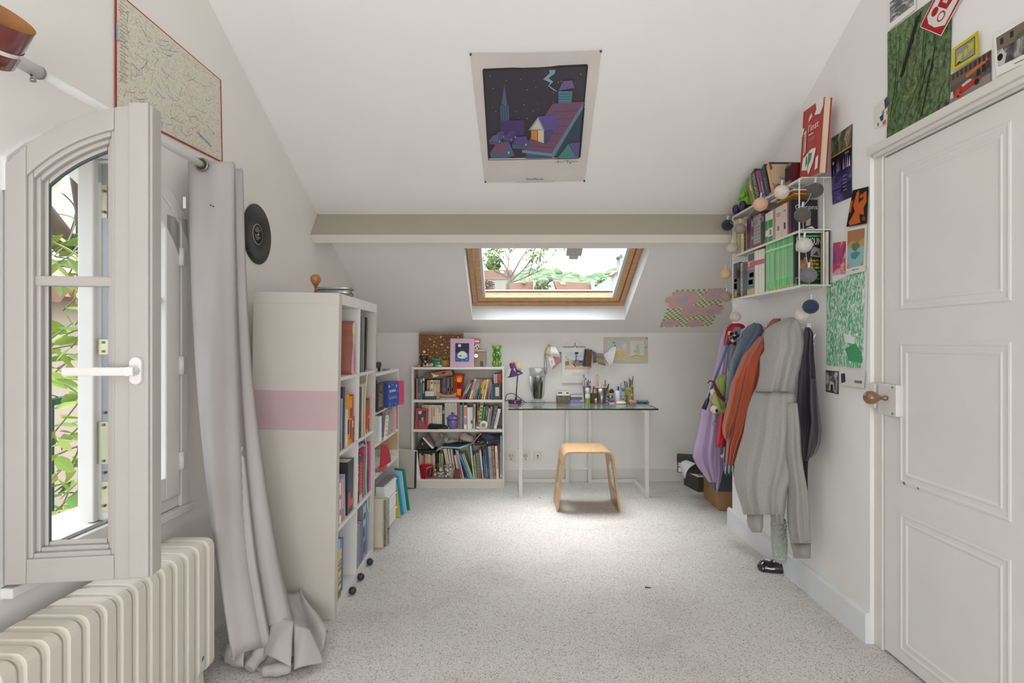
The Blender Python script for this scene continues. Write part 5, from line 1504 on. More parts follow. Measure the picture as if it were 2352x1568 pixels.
m=MB('3b3a3d','fabric');m.hexa([(cx2(1095),BY+.012,cz2(790)),(cx2(1520),BY+.012,cz2(762)),(cx2(1515),BY+.20,cz2(745)),(cx2(1100),BY+.20,cz2(745)),(cx2(1095),BY+.012,cz2(770)),(cx2(1518),BY+.012,cz2(700)),(cx2(1515),BY+.20,cz2(640)),(cx2(1100),BY+.20,cz2(650))]);m.build('body',q,bev=.004)
m=MB('d9d5d0','paper')
for u,v,w,h in((1305,705,10,60),(1150,715,22,10),(1200,720,10,24),(1226,712,12,16)):
 m.box((cx2(u),BY+.0105,cz2(v+h*.8)),(cx2(u+w),BY+.0118,cz2(v+h*.2)))
m.build('marks',q)
m=MB('4f4c74','fabric');R=random.Random(3)
rg=[]
for i in range(9):
 u=i/8;x=cx2(1200+235*u);r=.024*math.sin(PI*(.12+.8*u))+.003
 rg.append([(x,BY+.06+r*1.3*math.cos(a)+.004*math.sin(3*a+i),cz2(640+45*u)+r*math.sin(a)*(1+.3*math.sin(5*a+i)))for a in[2*PI*k/14 for k in range(14)]])
m.loft(rg);m.build('scarf',None,'crumpled indigo scarf stuffed on top of the laptop sleeve','scarf')
m=MB('c9a07e','cover');m.hexa([(cx2(1025),BY+.01,cz2(778)),(cx2(1035),BY+.01,cz2(775)),(cx2(1040),BY+.14,cz2(775)),(cx2(1028),BY+.14,cz2(778)),(cx2(1195),BY+.01,cz2(582)),(cx2(1215),BY+.01,cz2(582)),(cx2(1215),BY+.14,cz2(582)),(cx2(1195),BY+.14,cz2(582))]);m.build('exercise_book',None,'thin tan exercise book leaning steeply to the shelf above, bottom shelf','book')
# ================================================================ ON TOP OF THE BACK BOOKCASE
TZ=1.0505
def tx(cx,Y):return(940+cx/8.25-CX)/F*Y
def tz(cy,Y):return CH+(CY-740-cy/8.25)/F*Y
Y=5.155
cb=thing('cork_board','wood-framed cork board covered in enamel pins, leaning on the knee wall','notice board',(tx(600,Y),Y,TZ))
x0,x1,z1=tx(180,Y),tx(1022,Y),tz(205,Y)
m=MB('8a5f3c','wood')
for a,c in(((x0,TZ),(x1,TZ+.02)),((x0,z1-.018),(x1,z1)),((x0,TZ+.02),(x0+.02,z1-.018)),((x1-.02,TZ+.02),(x1,z1-.018))):
 m.box((a[0],Y,a[1]),(c[0],Y+.02,c[1]))
m.build('border',cb,bev=.002)
m=MB('94683f','cork');m.box((x0+.018,Y+.006,TZ+.018),(x1-.018,Y+.016,z1-.016));m.build('cork_sheet',cb)
R=random.Random(11)
shapes=[]
for i in range(6):
 m=MB(('b8a58a','d8cfc0','3c4a50','c9a43c','8a3430','a8a8a4')[i],'gloss'if i%2 else 'metal')
 if i==0:m.lathe([(.008,0),(.008,.003),(.005,.004)],(0,0,0),12,axis=(0,-1,0))
 elif i==1:m.box((-.007,-.003,-.005),(.007,0,.005))
 elif i==2:m.hexa([(-.012,0,-.003),(.012,0,-.006),(.012,.003,-.006),(-.012,.003,-.003),(-.008,0,.005),(.014,0,.004),(.014,.003,.004),(-.008,.003,.005)])
 elif i==3:m.loft([[(r*math.cos(2*PI*k/10)*(1 if k%2 else.45),y,r*math.sin(2*PI*k/10)*(1 if k%2 else.45))for k in range(10)]for r,y in((.009,0),(.009,-.003))])
 elif i==4:m.ball((0,-.001,0),.007,n=8,sc=(1.2,.4,.8))
 else:m.lathe([(.0065,0),(.0065,.002)],(0,0,0),5,axis=(0,-1,0))
 shapes.append(m.build('pin',cb,origin=(0,0,0)))
first=list(shapes)
for i in range(96):
 u,v=R.random(),R.random()
 x=x0+.04+(x1-x0-.08)*u;z=TZ+.03+(z1-TZ-.06)*v
 o=shapes.pop()if shapes else copy_part(first[R.randrange(6)],cb,(0,0,0))
 o.location=Vector((x,Y+.005,z))-ORG[cb.name]
 o.rotation_euler=(0,R.uniform(-3,3),0);o.scale=(R.uniform(.6,1.15),)*3
Y=4.985
pk=thing('mounted_print','pink mount with a night-sea picture standing on the back bookcase','picture',(tx(1000,Y),Y,TZ))
a=[(tx(772,Y),TZ),(tx(1228,Y),TZ),(tx(1230,Y),tz(308,Y)),(tx(776,Y),tz(308,Y))]
m=MB('d3aec3','paper');m.hexa([(a[0][0],Y,TZ+.001),(a[1][0],Y,TZ+.001),(a[1][0],Y+.006,TZ+.001),(a[0][0],Y+.006,TZ+.001),(a[3][0],Y+.02,a[3][1]),(a[2][0],Y+.02,a[2][1]),(a[2][0],Y+.026,a[2][1]),(a[3][0],Y+.026,a[3][1])]);m.build('mount',pk,bev=.001)
hgt=a[3][1]-TZ
def pp(cx,cy):
 z=tz(cy,Y);return(tx(cx,Y),Y+.02*(z-TZ)/hgt-.0012,z)
m=MB('343a4e','paper')
m.poly([pp(868,745),pp(1135,745),pp(1132,396),pp(870,396)],'3a3e4e')
def up_(p,k):return(p[0],p[1]-.0002*k,p[2])
m.poly([up_(pp(*q),1)for q in((868,745),(1135,745),(1133,580),(869,580))],'3f6c9c')
for k in range(22):
 u,v=880+240*R.random(),610+130*R.random()
 m.poly([up_(pp(u,v),2),up_(pp(u+18,v-6),2),up_(pp(u+30,v+3),2),up_(pp(u+14,v+3),2)],('8fb2d0','2c4f80','c9d8e4')[k%3])
m.poly([up_(pp(912+92+92*math.cos(t),640-(96 if math.sin(t)>0 else 50)*math.sin(t)),3)for t in[2*PI*k/24 for k in range(24)]],'dfe0d8')
m.poly([up_(pp(945+30*math.cos(t)+20,635-12*math.sin(t)),4)for t in[2*PI*k/10 for k in range(10)]],'4a6a58')
m.poly([up_(pp(*q),4)for q in((1015,665),(1045,645),(1070,665))],'c98a80')
m.poly([up_(pp(950+30*math.cos(t),440-30*math.sin(t)),3)for t in[2*PI*k/18 for k in range(18)]],'cfdcdc')
for k in range(16):
 u,v=885+235*R.random(),410+150*R.random();m.poly([up_(pp(u,v),2),up_(pp(u+4,v),2),up_(pp(u+4,v+4),2),up_(pp(u,v+4),2)],'c9ced6')
m.build('print',pk,recalc=False)
Y=5.03
q=thing('kraft_box','kraft paper box with a wooden lid and small dark window, on the back bookcase','box',(tx(1340,Y),Y,TZ))
m=MB('a08d78','card');m.box((tx(1150,Y),Y,TZ+.001),(tx(1450,Y),Y+.09,tz(552,Y)));m.build('body',q,bev=.002)
m=MB('c09464','wood');m.box((tx(1140,Y),Y-.004,tz(552,Y)),(tx(1452,Y),Y+.094,tz(524,Y)));m.build('lid',q,bev=.002)
m=MB('2b2a2c','plastic');m.box((tx(1342,Y),Y-.0015,TZ+.004),(tx(1402,Y),Y,tz(735,Y)));m.build('slot',q)
m=MB('dfe2ea','gloss');c=Vector((tx(1266,Y),Y-.005,tz(632,Y)));m.lathe([(.016,0),(.016,.003)],c,18,axis=(0,-1,0));m.lathe([(.009,.0031),(.009,.0036)],c,6,'3a5aa0',axis=(0,-1,0));m.tube([c+Vector((0,.002,.014)),(c.x,Y-.003,tz(548,Y))],.001,5,'4a4440');m.build('charm',q)
for i,(lb_,col,P)in enumerate((('white patterned box with black spots, on the kraft box','d4d0cb',(1165,1318,520,415)),('pink and white carton topmost on the kraft box','c9717e',(1150,1330,412,290)))):
 m=MB(col,'card');xa,xb,ca,c2_=P
 m.hexa([(tx(xa,Y),Y+.01,tz(ca,Y)),(tx(xb,Y),Y+.01,tz(ca,Y)),(tx(xb,Y),Y+.08,tz(ca,Y)),(tx(xa,Y),Y+.08,tz(ca,Y)),(tx(xa,Y),Y+.01,tz(c2_,Y)),(tx(xb+6,Y),Y+.01,tz(c2_+(40 if i else 0),Y)),(tx(xb+6,Y),Y+.08,tz(c2_+(30 if i else 0),Y)),(tx(xa,Y),Y+.08,tz(c2_,Y))])
 o=m.build('small_box',None,lb_,'box','boxes stacked on the kraft box',bev=.002)
 mm=MB('2c2a2a'if i==0 else 'efe6e4','paper')
 if i==0:
  for u,v in((1245,500),(1280,470),(1300,505),(1230,440)):mm.box((tx(u,Y),Y+.0088,tz(v,Y)),(tx(u+22,Y),Y+.0096,tz(v-24,Y)))
 else:mm.box((tx(1240,Y),Y+.0088,tz(372,Y)),(tx(1322,Y),Y+.0096,tz(345,Y)))
 mm.build('print',o)
Y=5.02
br=thing('bear_figurine','translucent green jelly-bear figurine at the desk end of the bookcase top','figurine',(tx(1658,Y),Y,TZ))
c=Vector((tx(1658,Y),Y+.03,TZ))
k_=.043
m=MB('6fae20','jelly')
m.lathe([(.026,.001),(.040,.004),(.041,.03),(.036,.052),(.031,.066),(.037,.084),(.042,.10),(.039,.118),(.030,.130),(.028,.136),(.033,.146),(.036,.158),(.034,.170),(.026,.180),(.010,.184),(.001,.184)],c,22)
m.build('body',br)
for sx in(-1,1):
 m=MB('6fae20','jelly');m.ball(c+Vector((sx*.030,-.004,.178)),.0135,n=12);m.build('ear',br)
 m=MB('6fae20','jelly');m.ball(c+Vector((sx*.026,-.026,.098)),.0165,n=12,sc=(.9,1,1.25));m.build('arm',br)
 m=MB('6fae20','jelly');m.ball(c+Vector((sx*.026,-.026,.028)),.021,n=12,sc=(.9,1,1.2));m.build('leg',br)
m=MB('6fae20','jelly');m.ball(c+Vector((0,-.030,.154)),.014,n=12);m.build('muzzle',br)
Y=4.985
q=thing('gumball_machine','small toy machine with red top and glass globe on the back bookcase','toy',(tx(255,Y),Y,TZ))
c=Vector((tx(258,Y),Y+.03,TZ))
m=MB('2e2b2c','gloss');m.lathe([(.026,.001),(.028,.01),(.022,.02),(.024,.05),(.034,.062),(.039,.082),(.037,.1)],c,18);m.build('body',q)
m=MB('a2332f','gloss');m.lathe([(.040,.1),(.041,.108),(.040,.112),(.001,.113)],c,18);m.build('lid',q)
m=MB('d9cfc2','gloss')
for k in range(8):
 a_=2*PI*k/8;m.ball(c+Vector((.040*math.cos(a_),.040*math.sin(a_),.106)),.005,n=6)
m.ball(c+Vector((.01,-.02,.13)),.014,n=10);m.build('trim',q)
m=MB('c9c4bd','gloss');m.ball(c+Vector((.02,-.022,.045)),.010,n=10,sc=(1,.5,1));m.build('eye',q)
q=thing('round_tin','dark green round tin with lid on the back bookcase','tin',(tx(500,Y),Y,TZ))
c=Vector((tx(496,Y),Y+.055,TZ))
m=MB('1f7a4c','gloss');m.lathe([(.052,.001),(.053,.004),(.053,.052)],c,26);m.build('body',q)
m=MB('23855a','gloss');m.lathe([(.055,.050),(.055,.066),(.052,.070),(.001,.071)],c,26);m.build('lid',q)
q=thing('wicker_basket','tiny straw basket with handle next to the green tin','basket',(tx(650,Y),Y,TZ))
c=Vector((tx(652,Y),Y+.05,TZ))
m=MB('a8843c','cork');m.loft([[c+Vector((.042*r*math.cos(a),.026*r*math.sin(a),z))for a in[2*PI*k/18 for k in range(18)]]for r,z in((.92,.001),(1,.02),(1.05,.05),(1.0,.058))]);m.build('body',q)
m=MB('b08d4c','cork');m.tube([c+Vector((-.03,0,.058)),c+Vector((-.026,0,.085)),c+Vector((0,0,.098)),c+Vector((.026,0,.085)),c+Vector((.03,0,.058))],.003,6);m.build('handle',q)
toys=[('white panda-like toy lying on the bookcase top beside the toy machine','d8d4cf',345,745,.02),('grey plush mouse toy leaning on the green tin','8f8a88',395,740,.021),('pink and brown spotted pebble toy at the shelf edge','c9a09a',290,805,.014),('peach-coloured toy egg in front of the green tin','cfa58f',410,800,.017),('yellow toy chick at the window end of the bookcase top','b8a83c',188,812,.012),('pale green toy leaf by the green tin','8fae7a',520,790,.012),('pink doll-sized chair toy at the shelf edge','d9b8c0',560,820,.012),('tiny white toy block at the shelf edge','e9e6e1',597,818,.010)]
for i,(lb_,col,u,v,r)in enumerate(toys):
 t_=thing('toy_figure',lb_,'toy',(tx(u,Y),Y,TZ),'small toys on the bookcase top')
 yy=Y-.012+.014*(i<2)
 c=Vector((tx(u,Y),yy,TZ+r*.8))
 m=MB(col,'felt');m.ball(c,r,n=12,sc=(1.25,.8,.8));m.build('body',t_)
 m=MB(('2c2a2a','b5b0ac','8a5a4a','e2c3a0','d07a30','6a8a5a','e8d5da','c9c4bd')[i],'felt');m.ball(c+Vector((r*.8,-r*.35,r*.35)),r*.5,n=8);m.ball(c+Vector((-r*.6,-r*.5,r*.3)),r*.35,n=8);m.build('marking',t_)
# ================================================================ THINGS ON THE DESK
DZ=GZ1+.0006
def ex_(c,Y):return(1140+c/5.88-CX)/F*Y
def ez_(c,Y):return CH+(CY-740-c/5.88)/F*Y
Y=5.03
lp=thing('desk_lamp','purple metal desk lamp on the window end of the glass desk','lamp',(ex_(252,Y),Y,DZ))
PUR='5a3564'
c=Vector((ex_(252,Y),Y,DZ))
m=MB('4a2a4c','gloss');m.lathe([(.060,0),(.061,.003),(.061,.030),(.056,.034),(.012,.036)],c,28);m.build('base',lp)
t0,t1=Vector((ex_(265,Y),Y,DZ+.034)),Vector((ex_(288,Y),Y+.005,ez_(690,Y)))
m=MB('4a2a4c','gloss');m.tube([t0,t0.lerp(t1,.12)],.009,12);m.tube([t0,t1],.0055,10);m.build('stem',lp)
ax=Vector((-.26,-.10,.95)).normalized()
rim=Vector((ex_(255,Y),Y-.01,ez_(712,Y)))
m=MB(PUR,'gloss');m.lathe([(.072,0),(.071,.004),(.034,.062),(.026,.070),(.025,.108),(.021,.114),(.001,.115)],rim,28,axis=ax,caps=False);m.build('shade',lp)
m=MB('e4e0dc','paint');m.lathe([(.0705,.001),(.033,.060),(.001,.061)],rim,28,axis=ax,caps=False);m.build('shade_lining',lp)
m=MB('201d20','plastic');m.tube(cable([c+Vector((.02,.055,.012)),c+Vector((-.04,.05,.03)),c+Vector((-.085,.02,.02)),c+Vector((-.07,-.0,.075)),c+Vector((-.02,.01,.085)),c+Vector((.03,.06,.05)),c+Vector((.09,.055,.004))]),.0032,7);m.build('cord',lp)
m=MB('c9d2c9','paper');p=rim+ax*.03+Vector((-.052,-.035,-.005));m.hexa([p+Vector(v)for v in((-.018,0,-.035),(.008,-.012,-.030),(.008,-.010,-.030),(-.018,.002,-.035),(.0,0,.032),(.026,-.010,.036),(.026,-.008,.036),(.0,.002,.032))]);m.build('tag_card',lp)
q=thing('muffin_toy','small cream and yellow cupcake toy perched on the purple lamp shade','toy',(ex_(300,Y),Y-.06,ez_(640,Y)))
cc=Vector((ex_(298,Y),Y-.055,ez_(655,Y)));a2=Vector((.05,-.12,1)).normalized()
m=MB('e6cdb0','card');m.lathe([(.018,.012),(.026,.048),(.024,.048),(.001,.047)],cc,20,axis=a2);m.build('case',q)
m=MB('e3ac5c','card');m.ball(cc+a2*.048,.0235,n=16,sc=(1,1,.75));m.build('top',q)
Y=5.085
jg=thing('glass_jug','clear glass footed jug on the desk, packed with black pens','jug',(ex_(560,Y),Y,DZ))
c=Vector((ex_(560,Y),Y,DZ))
m=MB('ffffff','jar')
H=ez_(612,Y)-DZ
m.lathe([(.064,0),(.066,.006),(.062,.016),(.040,.024),(.036,.030),(.050,.045),(.060,.09),(.064,.16),(.068,.22),(.078,H),(.076,H),(.066,.22),(.061,.16),(.057,.09),(.047,.05),(.03,.034),(.001,.032)],c,32,caps=False)
m.build('vessel',jg)
m=MB('ffffff','jar');m.tube([c+Vector((.060,-.02,.235)),c+Vector((.085,-.03,.262)),c+Vector((.060,-.04,.282)),c+Vector((.02,-.05,.262)),c+Vector((.03,-.05,.235)),c+Vector((.062,-.02,.228))],.0055,10);m.build('handle',jg)
R=random.Random(5)
cols=['26262a','2e2f33','3a3b40','1f2023','44464c','2a2a2e','333338','c8a23c','3f7d45','2b2b2f','b84a3a','35363b','56585e','222226']
PW={'c8a23c':'yellow','3f7d45':'green','b84a3a':'red','44464c':'dark grey','56585e':'mid grey'}
def pens(c,n,r0,r1,h0,h1,cols,group,word,lab):
 for i in range(n):
  a=2*PI*i/n+R.uniform(-.2,.2);rr=r0*(.35+.65*((i*7)%n)/n)
  p0=c+Vector((rr*math.cos(a),rr*math.sin(a)*.8,0));rt=rr*r1/r0
  L=h0+(h1-h0)*R.random()
  p1=c+Vector((rt*math.cos(a),rt*math.sin(a)*.8,L))
  col=cols[i%len(cols)]
  m=MB(col,'plastic');m.tube([p0,p0.lerp(p1,.86),p0.lerp(p1,.87),p1],[.0042,.0044,.0034,.0026],7)
  o=m.build(word,None,PW.get(col,'black')+lab,'pen',group)
  m2=MB(cols[(i*5+3)%len(cols)],'plastic');m2.tube([p1,p1+(p1-p0).normalized()*.008],[.0024,.0008],6);m2.build('tip',o)
pens(c+Vector((0,0,.036)),26,.036,.052,.13,.19,cols,'pens in the glass jug','pen',' pen packed upright in the clear glass jug')
m=MB('d2d4d8','plastic');m.tube([c+Vector((-.05,-.01,.10)),c+Vector((-.068,-.02,.235))],[.012,.016],12);m.build('marker',None,'fat grey marker leaning out of the clear glass jug at the lamp side','marker')
Y=5.07
q=thing('card_box','grey flowered card box with white lid card on the glass desk','box',(ex_(905,Y),Y,DZ))
m=MB('6e675c','card');m.box((ex_(815,Y),Y,DZ),(ex_(998,Y),Y+.05,ez_(992,Y)));
R=random.Random(8)
for k in range(34):
 u,v=ex_(R.uniform(820,990),Y),ez_(R.uniform(1005,1070),Y);s=R.uniform(.002,.005)
 m.poly([(u-s,Y-.0004,v),(u,Y-.0004,v-s),(u+s,Y-.0004,v),(u,Y-.0004,v+s)],('a89c88','c2b8a6','4a453e')[k%3])
m.build('body',q)
m=MB('e8e7e4','paper');m.box((ex_(818,Y),Y+.004,ez_(990,Y)),(ex_(992,Y),Y+.04,ez_(942,Y)));m.build('lid_card',q)
m=MB('3a3a3c','paper');m.box((ex_(832,Y),Y+.003,ez_(960,Y)),(ex_(890,Y),Y+.0038,ez_(945,Y)));m.box((ex_(945,Y),Y+.003,ez_(962,Y)),(ex_(978,Y),Y+.0038,ez_(946,Y)));m.build('print',q)
for i,(ua,ub,va,vb,col,lb_)in enumerate(((1000,1132,1090,1062,'3aa0cf','turquoise flat box at the bottom of the desk stack'),(1000,1135,1061,1046,'d84fa4','pink flat box second from the bottom of the desk stack'),(1005,1160,1045,1014,'3f5f50','dark green flat box third in the desk stack'),(1003,1170,1012,976,'8e9090','silver-grey tin topmost of the desk stack'))):
 MB(col,'metal'if i==3 else 'plastic').box((ex_(ua,Y),Y+.002*i,ez_(va,Y)if i else DZ),(ex_(ub,Y),Y+.06,ez_(vb,Y))).build('flat_box',None,lb_,'box','flat boxes stacked on the desk',bev=.0015)
def cup(name,lb_,cat,uc,r0,r1,vt,Y,col,mat='metal',rim=None):
 c=Vector((ex_(uc,Y),Y,DZ));h=ez_(vt,Y)-DZ
 q=thing(name,lb_,cat,c)
 m=MB(col,mat);m.lathe([(r0*.96,0),(r0,.003),(r1,h),(r1-.002,h),(r0-.003,.006),(.001,.005)],c,26,caps=False);m.lathe([(r0*.96,0),(.001,.0005)],c,26,caps=False);m.build('body',q)
 if rim:
  m=MB(rim,'plastic');m.lathe([(r1-.003,h-.003),(r1+.003,h-.003),(r1+.0035,h+.003),(r1-.002,h+.004)],c,26,caps=False);m.build('rim',q)
 return q,c,h
def pen_set(c,h,lst,Y,where,grp):
 """lst: (base dx, top cx, top cy, colour, words, radius, cap colour)"""
 for dx,u,v,col,words_,r,tipc in lst:
  p1=Vector((ex_(u,Y),Y+.01*math.sin(u),ez_(v,Y)));p0=c+Vector((dx,.004*math.cos(u),.008))
  d=(p1-p0).normalized()
  m=MB(col,'plastic');m.tube([p0,p1-d*.018],r,8)
  o=m.build('pen',None,words_+' '+where,'pen',grp)
  m=MB(tipc,'plastic');m.tube([p1-d*.018,p1-d*.004,p1],[r*1.08,r*.9,r*.25],8);m.build('cap',o)
Y=5.10
q,c,h=cup('pen_pot','tapered dark grey pen pot on the desk next to the glue bottle','pot',1222,.020,.038,860,Y,'5d5762','paint')
pen_set(c,h,[(-.012,1160,778,'e08a34','orange felt pen',.0042,'e8a05a'),(-.006,1168,760,'e6a878','peach felt pen',.0042,'e8b890'),(0,1180,705,'2f9fc4','bright turquoise marker',.006,'2f9fc4'),(.002,1205,750,'c9ccd0','pale grey pen',.004,'2c2c2e'),(.006,1245,772,'c8286e','hot pink marker',.006,'c8286e'),(.01,1268,790,'5a9fb0','teal ballpoint pen',.004,'2c2c30'),(-.003,1190,800,'2f5a3c','dark green pen',.004,'232326'),(.004,1222,800,'28282c','black pen',.0045,'3a3a3e')],Y,'in the tapered dark grey pot','pens in the tapered grey pot')
Y=5.05
q=thing('glue_bottle','white and green glue bottle standing at the front of the pen pots','bottle',(ex_(1232,Y),Y,DZ));c=Vector((ex_(1232,Y),Y,DZ))
m=MB('dfe3dd','plastic');m.lathe([(.020,0),(.0215,.003),(.0215,.075),(.019,.083),(.017,.085)],c,22);m.build('body',q)
m=MB('74a83a','plastic');m.lathe([(.0218,.004),(.0218,.045)],c,22,caps=False);
m.build('label',q)
m=MB('e8e8e4','plastic');m.lathe([(.0205,.082),(.0205,.128),(.018,.133),(.001,.134)],c,22);m.build('cap',q)
Y=5.12
q=thing('wire_pen_holder','dark spotted pen holder between the glue bottle and silver tumbler','pot',(ex_(1312,Y),Y,DZ));c=Vector((ex_(1310,Y),Y,DZ))
m=MB('5a5048','card');m.box((ex_(1276,Y),Y-.03,DZ),(ex_(1350,Y),Y+.03,ez_(960,Y)))
for k in range(10):
 u,v=ex_(1282+13*(k%5),Y),ez_(985+38*(k//5),Y);m.box((u,Y-.0306,v),(u+.005,Y-.0299,v+.006),('221e1c','b8a890')[k%2])
m.build('body',q)
pen_set(c,.06,[(-.01,1312,855,'6a2a34','maroon pencil',.004,'8a3a44'),(0,1330,872,'d8a43c','yellow paintbrush',.006,'c04a34'),(.008,1350,880,'c7b45a','straw-coloured brush',.005,'d8c890')],Y,'in the dark spotted holder','pens in the spotted holder')
Y=5.06
q,c,h=cup('steel_tumbler','silver tumbler with a white rim full of pens, mid desk','tumbler',1420,.0355,.047,872,Y,'8f9092','metal','f0efec')
m=MB('c9cacb','paper');
for k in range(5):m.box((c.x-.016+.004*(k%2),c.y-.0455,DZ+.045+.012*k),(c.x+.016-.004*(k%2),c.y-.0448,DZ+.0475+.012*k))
m.build('lettering',q,kind='stuff')
pen_set(c,h,[(-.014,1347,672,'d08a98','long pink toothbrush-like brush',.0045,'eeeae4'),(-.008,1372,700,'c9a070','wooden paintbrush',.006,'d4b488'),(-.004,1398,790,'e4e2dc','white crayon',.005,'f0eeea'),(.004,1437,822,'d8dcd8','pale round-tipped pen',.004,'eef0ea'),(.008,1478,775,'7a4a3c','brown pencil',.004,'8a5a48'),(.014,1490,822,'d87a3c','orange pencil',.004,'e0a060'),(.016,1522,830,'2f3a34','black and green pencil',.005,'26282a'),(.017,1522,868,'e0942c','amber pencil',.005,'d08a2c')],Y,'in the silver tumbler','pens in the silver tumbler')
q=thing('toy_figure','tiny toy figure with white face and orange feet beside the tumbler','toy',(ex_(1345,5.0),5.0,DZ));c=Vector((ex_(1345,5.02),5.02,DZ))
m=MB('c98a4a','plastic');m.ball(c+Vector((0,0,.012)),.012,n=10);m.build('body',q)
m=MB('e6ded8','plastic');m.ball(c+Vector((0,0,.032)),.012,n=10);m.build('face',q)
m=MB('2a2626','plastic');m.ball(c+Vector((-.004,-.011,.034)),.0025,n=6);m.ball(c+Vector((.005,-.011,.034)),.0025,n=6);m.build('eyes',q)
Y=5.10
q=thing('trinket_jar','squat glass jar of trinkets with yellow-green lid, right of the tumbler','jar',(ex_(1530,Y),Y,DZ));q['label']='squat glass jar of trinkets behind the blue and red toy car'
c=Vector((ex_(1538,Y),Y,DZ))
m=MB('ffffff','jar');m.lathe([(.038,0),(.040,.004),(.040,.075),(.036,.085)],c,24);m.build('vessel',q)
R=random.Random(2);m=MB('6a5a44','matte')
for k in range(26):m.ball(c+Vector((R.uniform(-.026,.026),R.uniform(-.026,.026),.008+.06*R.random())),.008,('7a6a4c','3c3a36','a89a7c','b8503c','c9c4b8')[k%5],n=6)
m.build('trinkets',q,kind='stuff')
m=MB('a8b83c','felt');m.ball(c+Vector((-.022,0,.095)),.018,n=10);m.build('tennis_ball',None,'small yellow-green ball on top of the trinket jar','ball')
m=MB('2e2e30','plastic');m.loft([[c+Vector((.012+.022*r*math.cos(a),.016*r*math.sin(a),z))for a in[2*PI*k/12 for k in range(12)]]for r,z in((1,.0855),(1,.10),(.6,.118),(.1,.122))]);m.build('sharpener',None,'black pencil sharpener on top of the trinket jar','sharpener')
Y=4.99
q=thing('toy_car','blue and red toy car on a white base in front of the trinket jar','toy',(ex_(1565,Y),Y,DZ))
m=MB('dcdcd8','plastic');m.box((ex_(1530,Y),Y,DZ),(ex_(1600,Y),Y+.03,DZ+.010));m.build('base',q,bev=.002)
m=MB('3a5ab0','gloss');m.box((ex_(1535,Y),Y+.003,DZ+.010),(ex_(1575,Y),Y+.027,DZ+.034));m.build('body',q,bev=.004)
m=MB('c9505a','gloss');m.box((ex_(1576,Y),Y+.003,DZ+.010),(ex_(1600,Y),Y+.027,DZ+.036));m.build('bonnet',q,bev=.004)
Y=5.11
q,c,h=cup('plastic_cup','white plastic cup with pens beside the yellow-green tin','cup',1640,.027,.032,918,Y,'dadcde','plastic')
pen_set(c,h,[(-.006,1630,858,'9a9c9e','silver pen',.0035,'c9cac8'),(0,1645,862,'4a4e50','dark grey pen',.005,'34363a'),(.004,1655,866,'5a6a62','grey-green pen',.004,'3c3e40'),(.008,1682,818,'7c8a86','tall grey pen',.004,'9aa6a0')],Y,'in the white plastic cup','pens in the white cup')
Y=5.07
q=thing('bottle','small clear bottle with a blue cap standing on the desk','bottle',(ex_(1715,Y),Y,DZ));c=Vector((ex_(1714,Y),Y,DZ))
m=MB('ffffff','jar');m.lathe([(.024,0),(.026,.004),(.027,.07),(.022,.09),(.012,.102),(.012,.108)],c,22);m.build('vessel',q)
m=MB('2f86c4','plastic');m.lathe([(.0145,.104),(.0145,.130),(.012,.132),(.001,.1325)],c,18);m.build('cap',q)
m=MB('8fb0c4','plastic');m.lathe([(.0272,.03),(.0274,.06)],c,22,caps=False);m.build('label',q)
Y=5.12
q,c,h=cup('tin_can','yellow-green tin with orange letters holding pens, right end of the pots','tin',1795,.0365,.0375,868,Y,'9a9a52','paint');q['label']='yellow-green tin with orange lettering holding pens at the alcove end of the pots'
m=MB('d2682c','paper');[m.box((c.x-.028+.009*k,c.y-.0385,DZ+.098+.002*(k%2)),(c.x-.022+.009*k,c.y-.0375,DZ+.114),'d2682c')for k in range(4)]
for k in range(2):m.lathe([(.010,.0),(.010,.0008)],(c.x-.022+.036*k,c.y-.0365,DZ+(.055,.072)[k]),10,('c9542c','dcd4c4')[k],axis=(-.4+.8*k,-1,0))
m.build('lettering',q,kind='stuff')
pen_set(c,h,[(-.012,1727,790,'2f5a94','navy blue pen',.005,'2a4a80'),(-.006,1760,790,'3468a4','mid blue pen',.005,'c99a5a'),(0,1798,745,'c08a94','dusky pink pen',.005,'c9949c'),(.006,1812,770,'2e3a38','black pen',.005,'303436'),(.010,1846,722,'6a4a34','brown brush',.0035,'8a5a3c'),(.008,1832,775,'34506a','slate pen',.004,'3a5060')],Y,'in the yellow-green tin','pens in the yellow-green tin')
m=MB('a8c83c','plastic');m.ball((ex_(1822,Y),Y-.03,ez_(858,Y)),.010,n=10);m.build('pencil_topper',None,'lime round pencil topper on the rim of the yellow-green tin','topper')
Y=4.96
q=thing('dish','white oval dish with a red and cream toy sandwich, front of desk','dish',(ex_(1690,Y),Y,DZ));c=Vector((ex_(1690,Y),Y+.02,DZ))
m=MB('e9e8e5','gloss');m.loft([[c+Vector((.047*r*math.cos(a),.03*r*math.sin(a),z))for a in[2*PI*k/24 for k in range(24)]]for r,z in((.7,0),(.95,.004),(1,.012),(.93,.016),(.6,.024),(.1,.025))]);m.build('bowl',q)
q2=thing('toy_sandwich','toy sandwich with red filling lying in the white dish','toy',(c.x,c.y,DZ+.025))
m=MB('d8b88c','matte');m.loft([[c+Vector((.006+.026*r*math.cos(a),.016*r*math.sin(a),.0255+z))for a in[2*PI*k/16 for k in range(16)]]for r,z in((.9,0),(1,.005),(.9,.011))]);m.build('bread',q2)
m=MB('a83a30','gloss');m.ball(c+Vector((.012,0,.042)),.016,n=10,sc=(1,.8,.5));m.build('filling',q2)
m=MB('c9b3b0','paper');p0,p1=Vector((ex_(1795,4.99),4.99,DZ+.030)),Vector((ex_(1895,4.99),4.985,DZ+.010));m.tube([p0,p1],.010,14);m.build('paper_roll',None,'pale pink paper roll resting on the small clear box','roll')
Y=4.90
q=thing('clear_box','small clear plastic box with pink contents near the desk front edge','box',(ex_(1835,Y),Y,DZ))
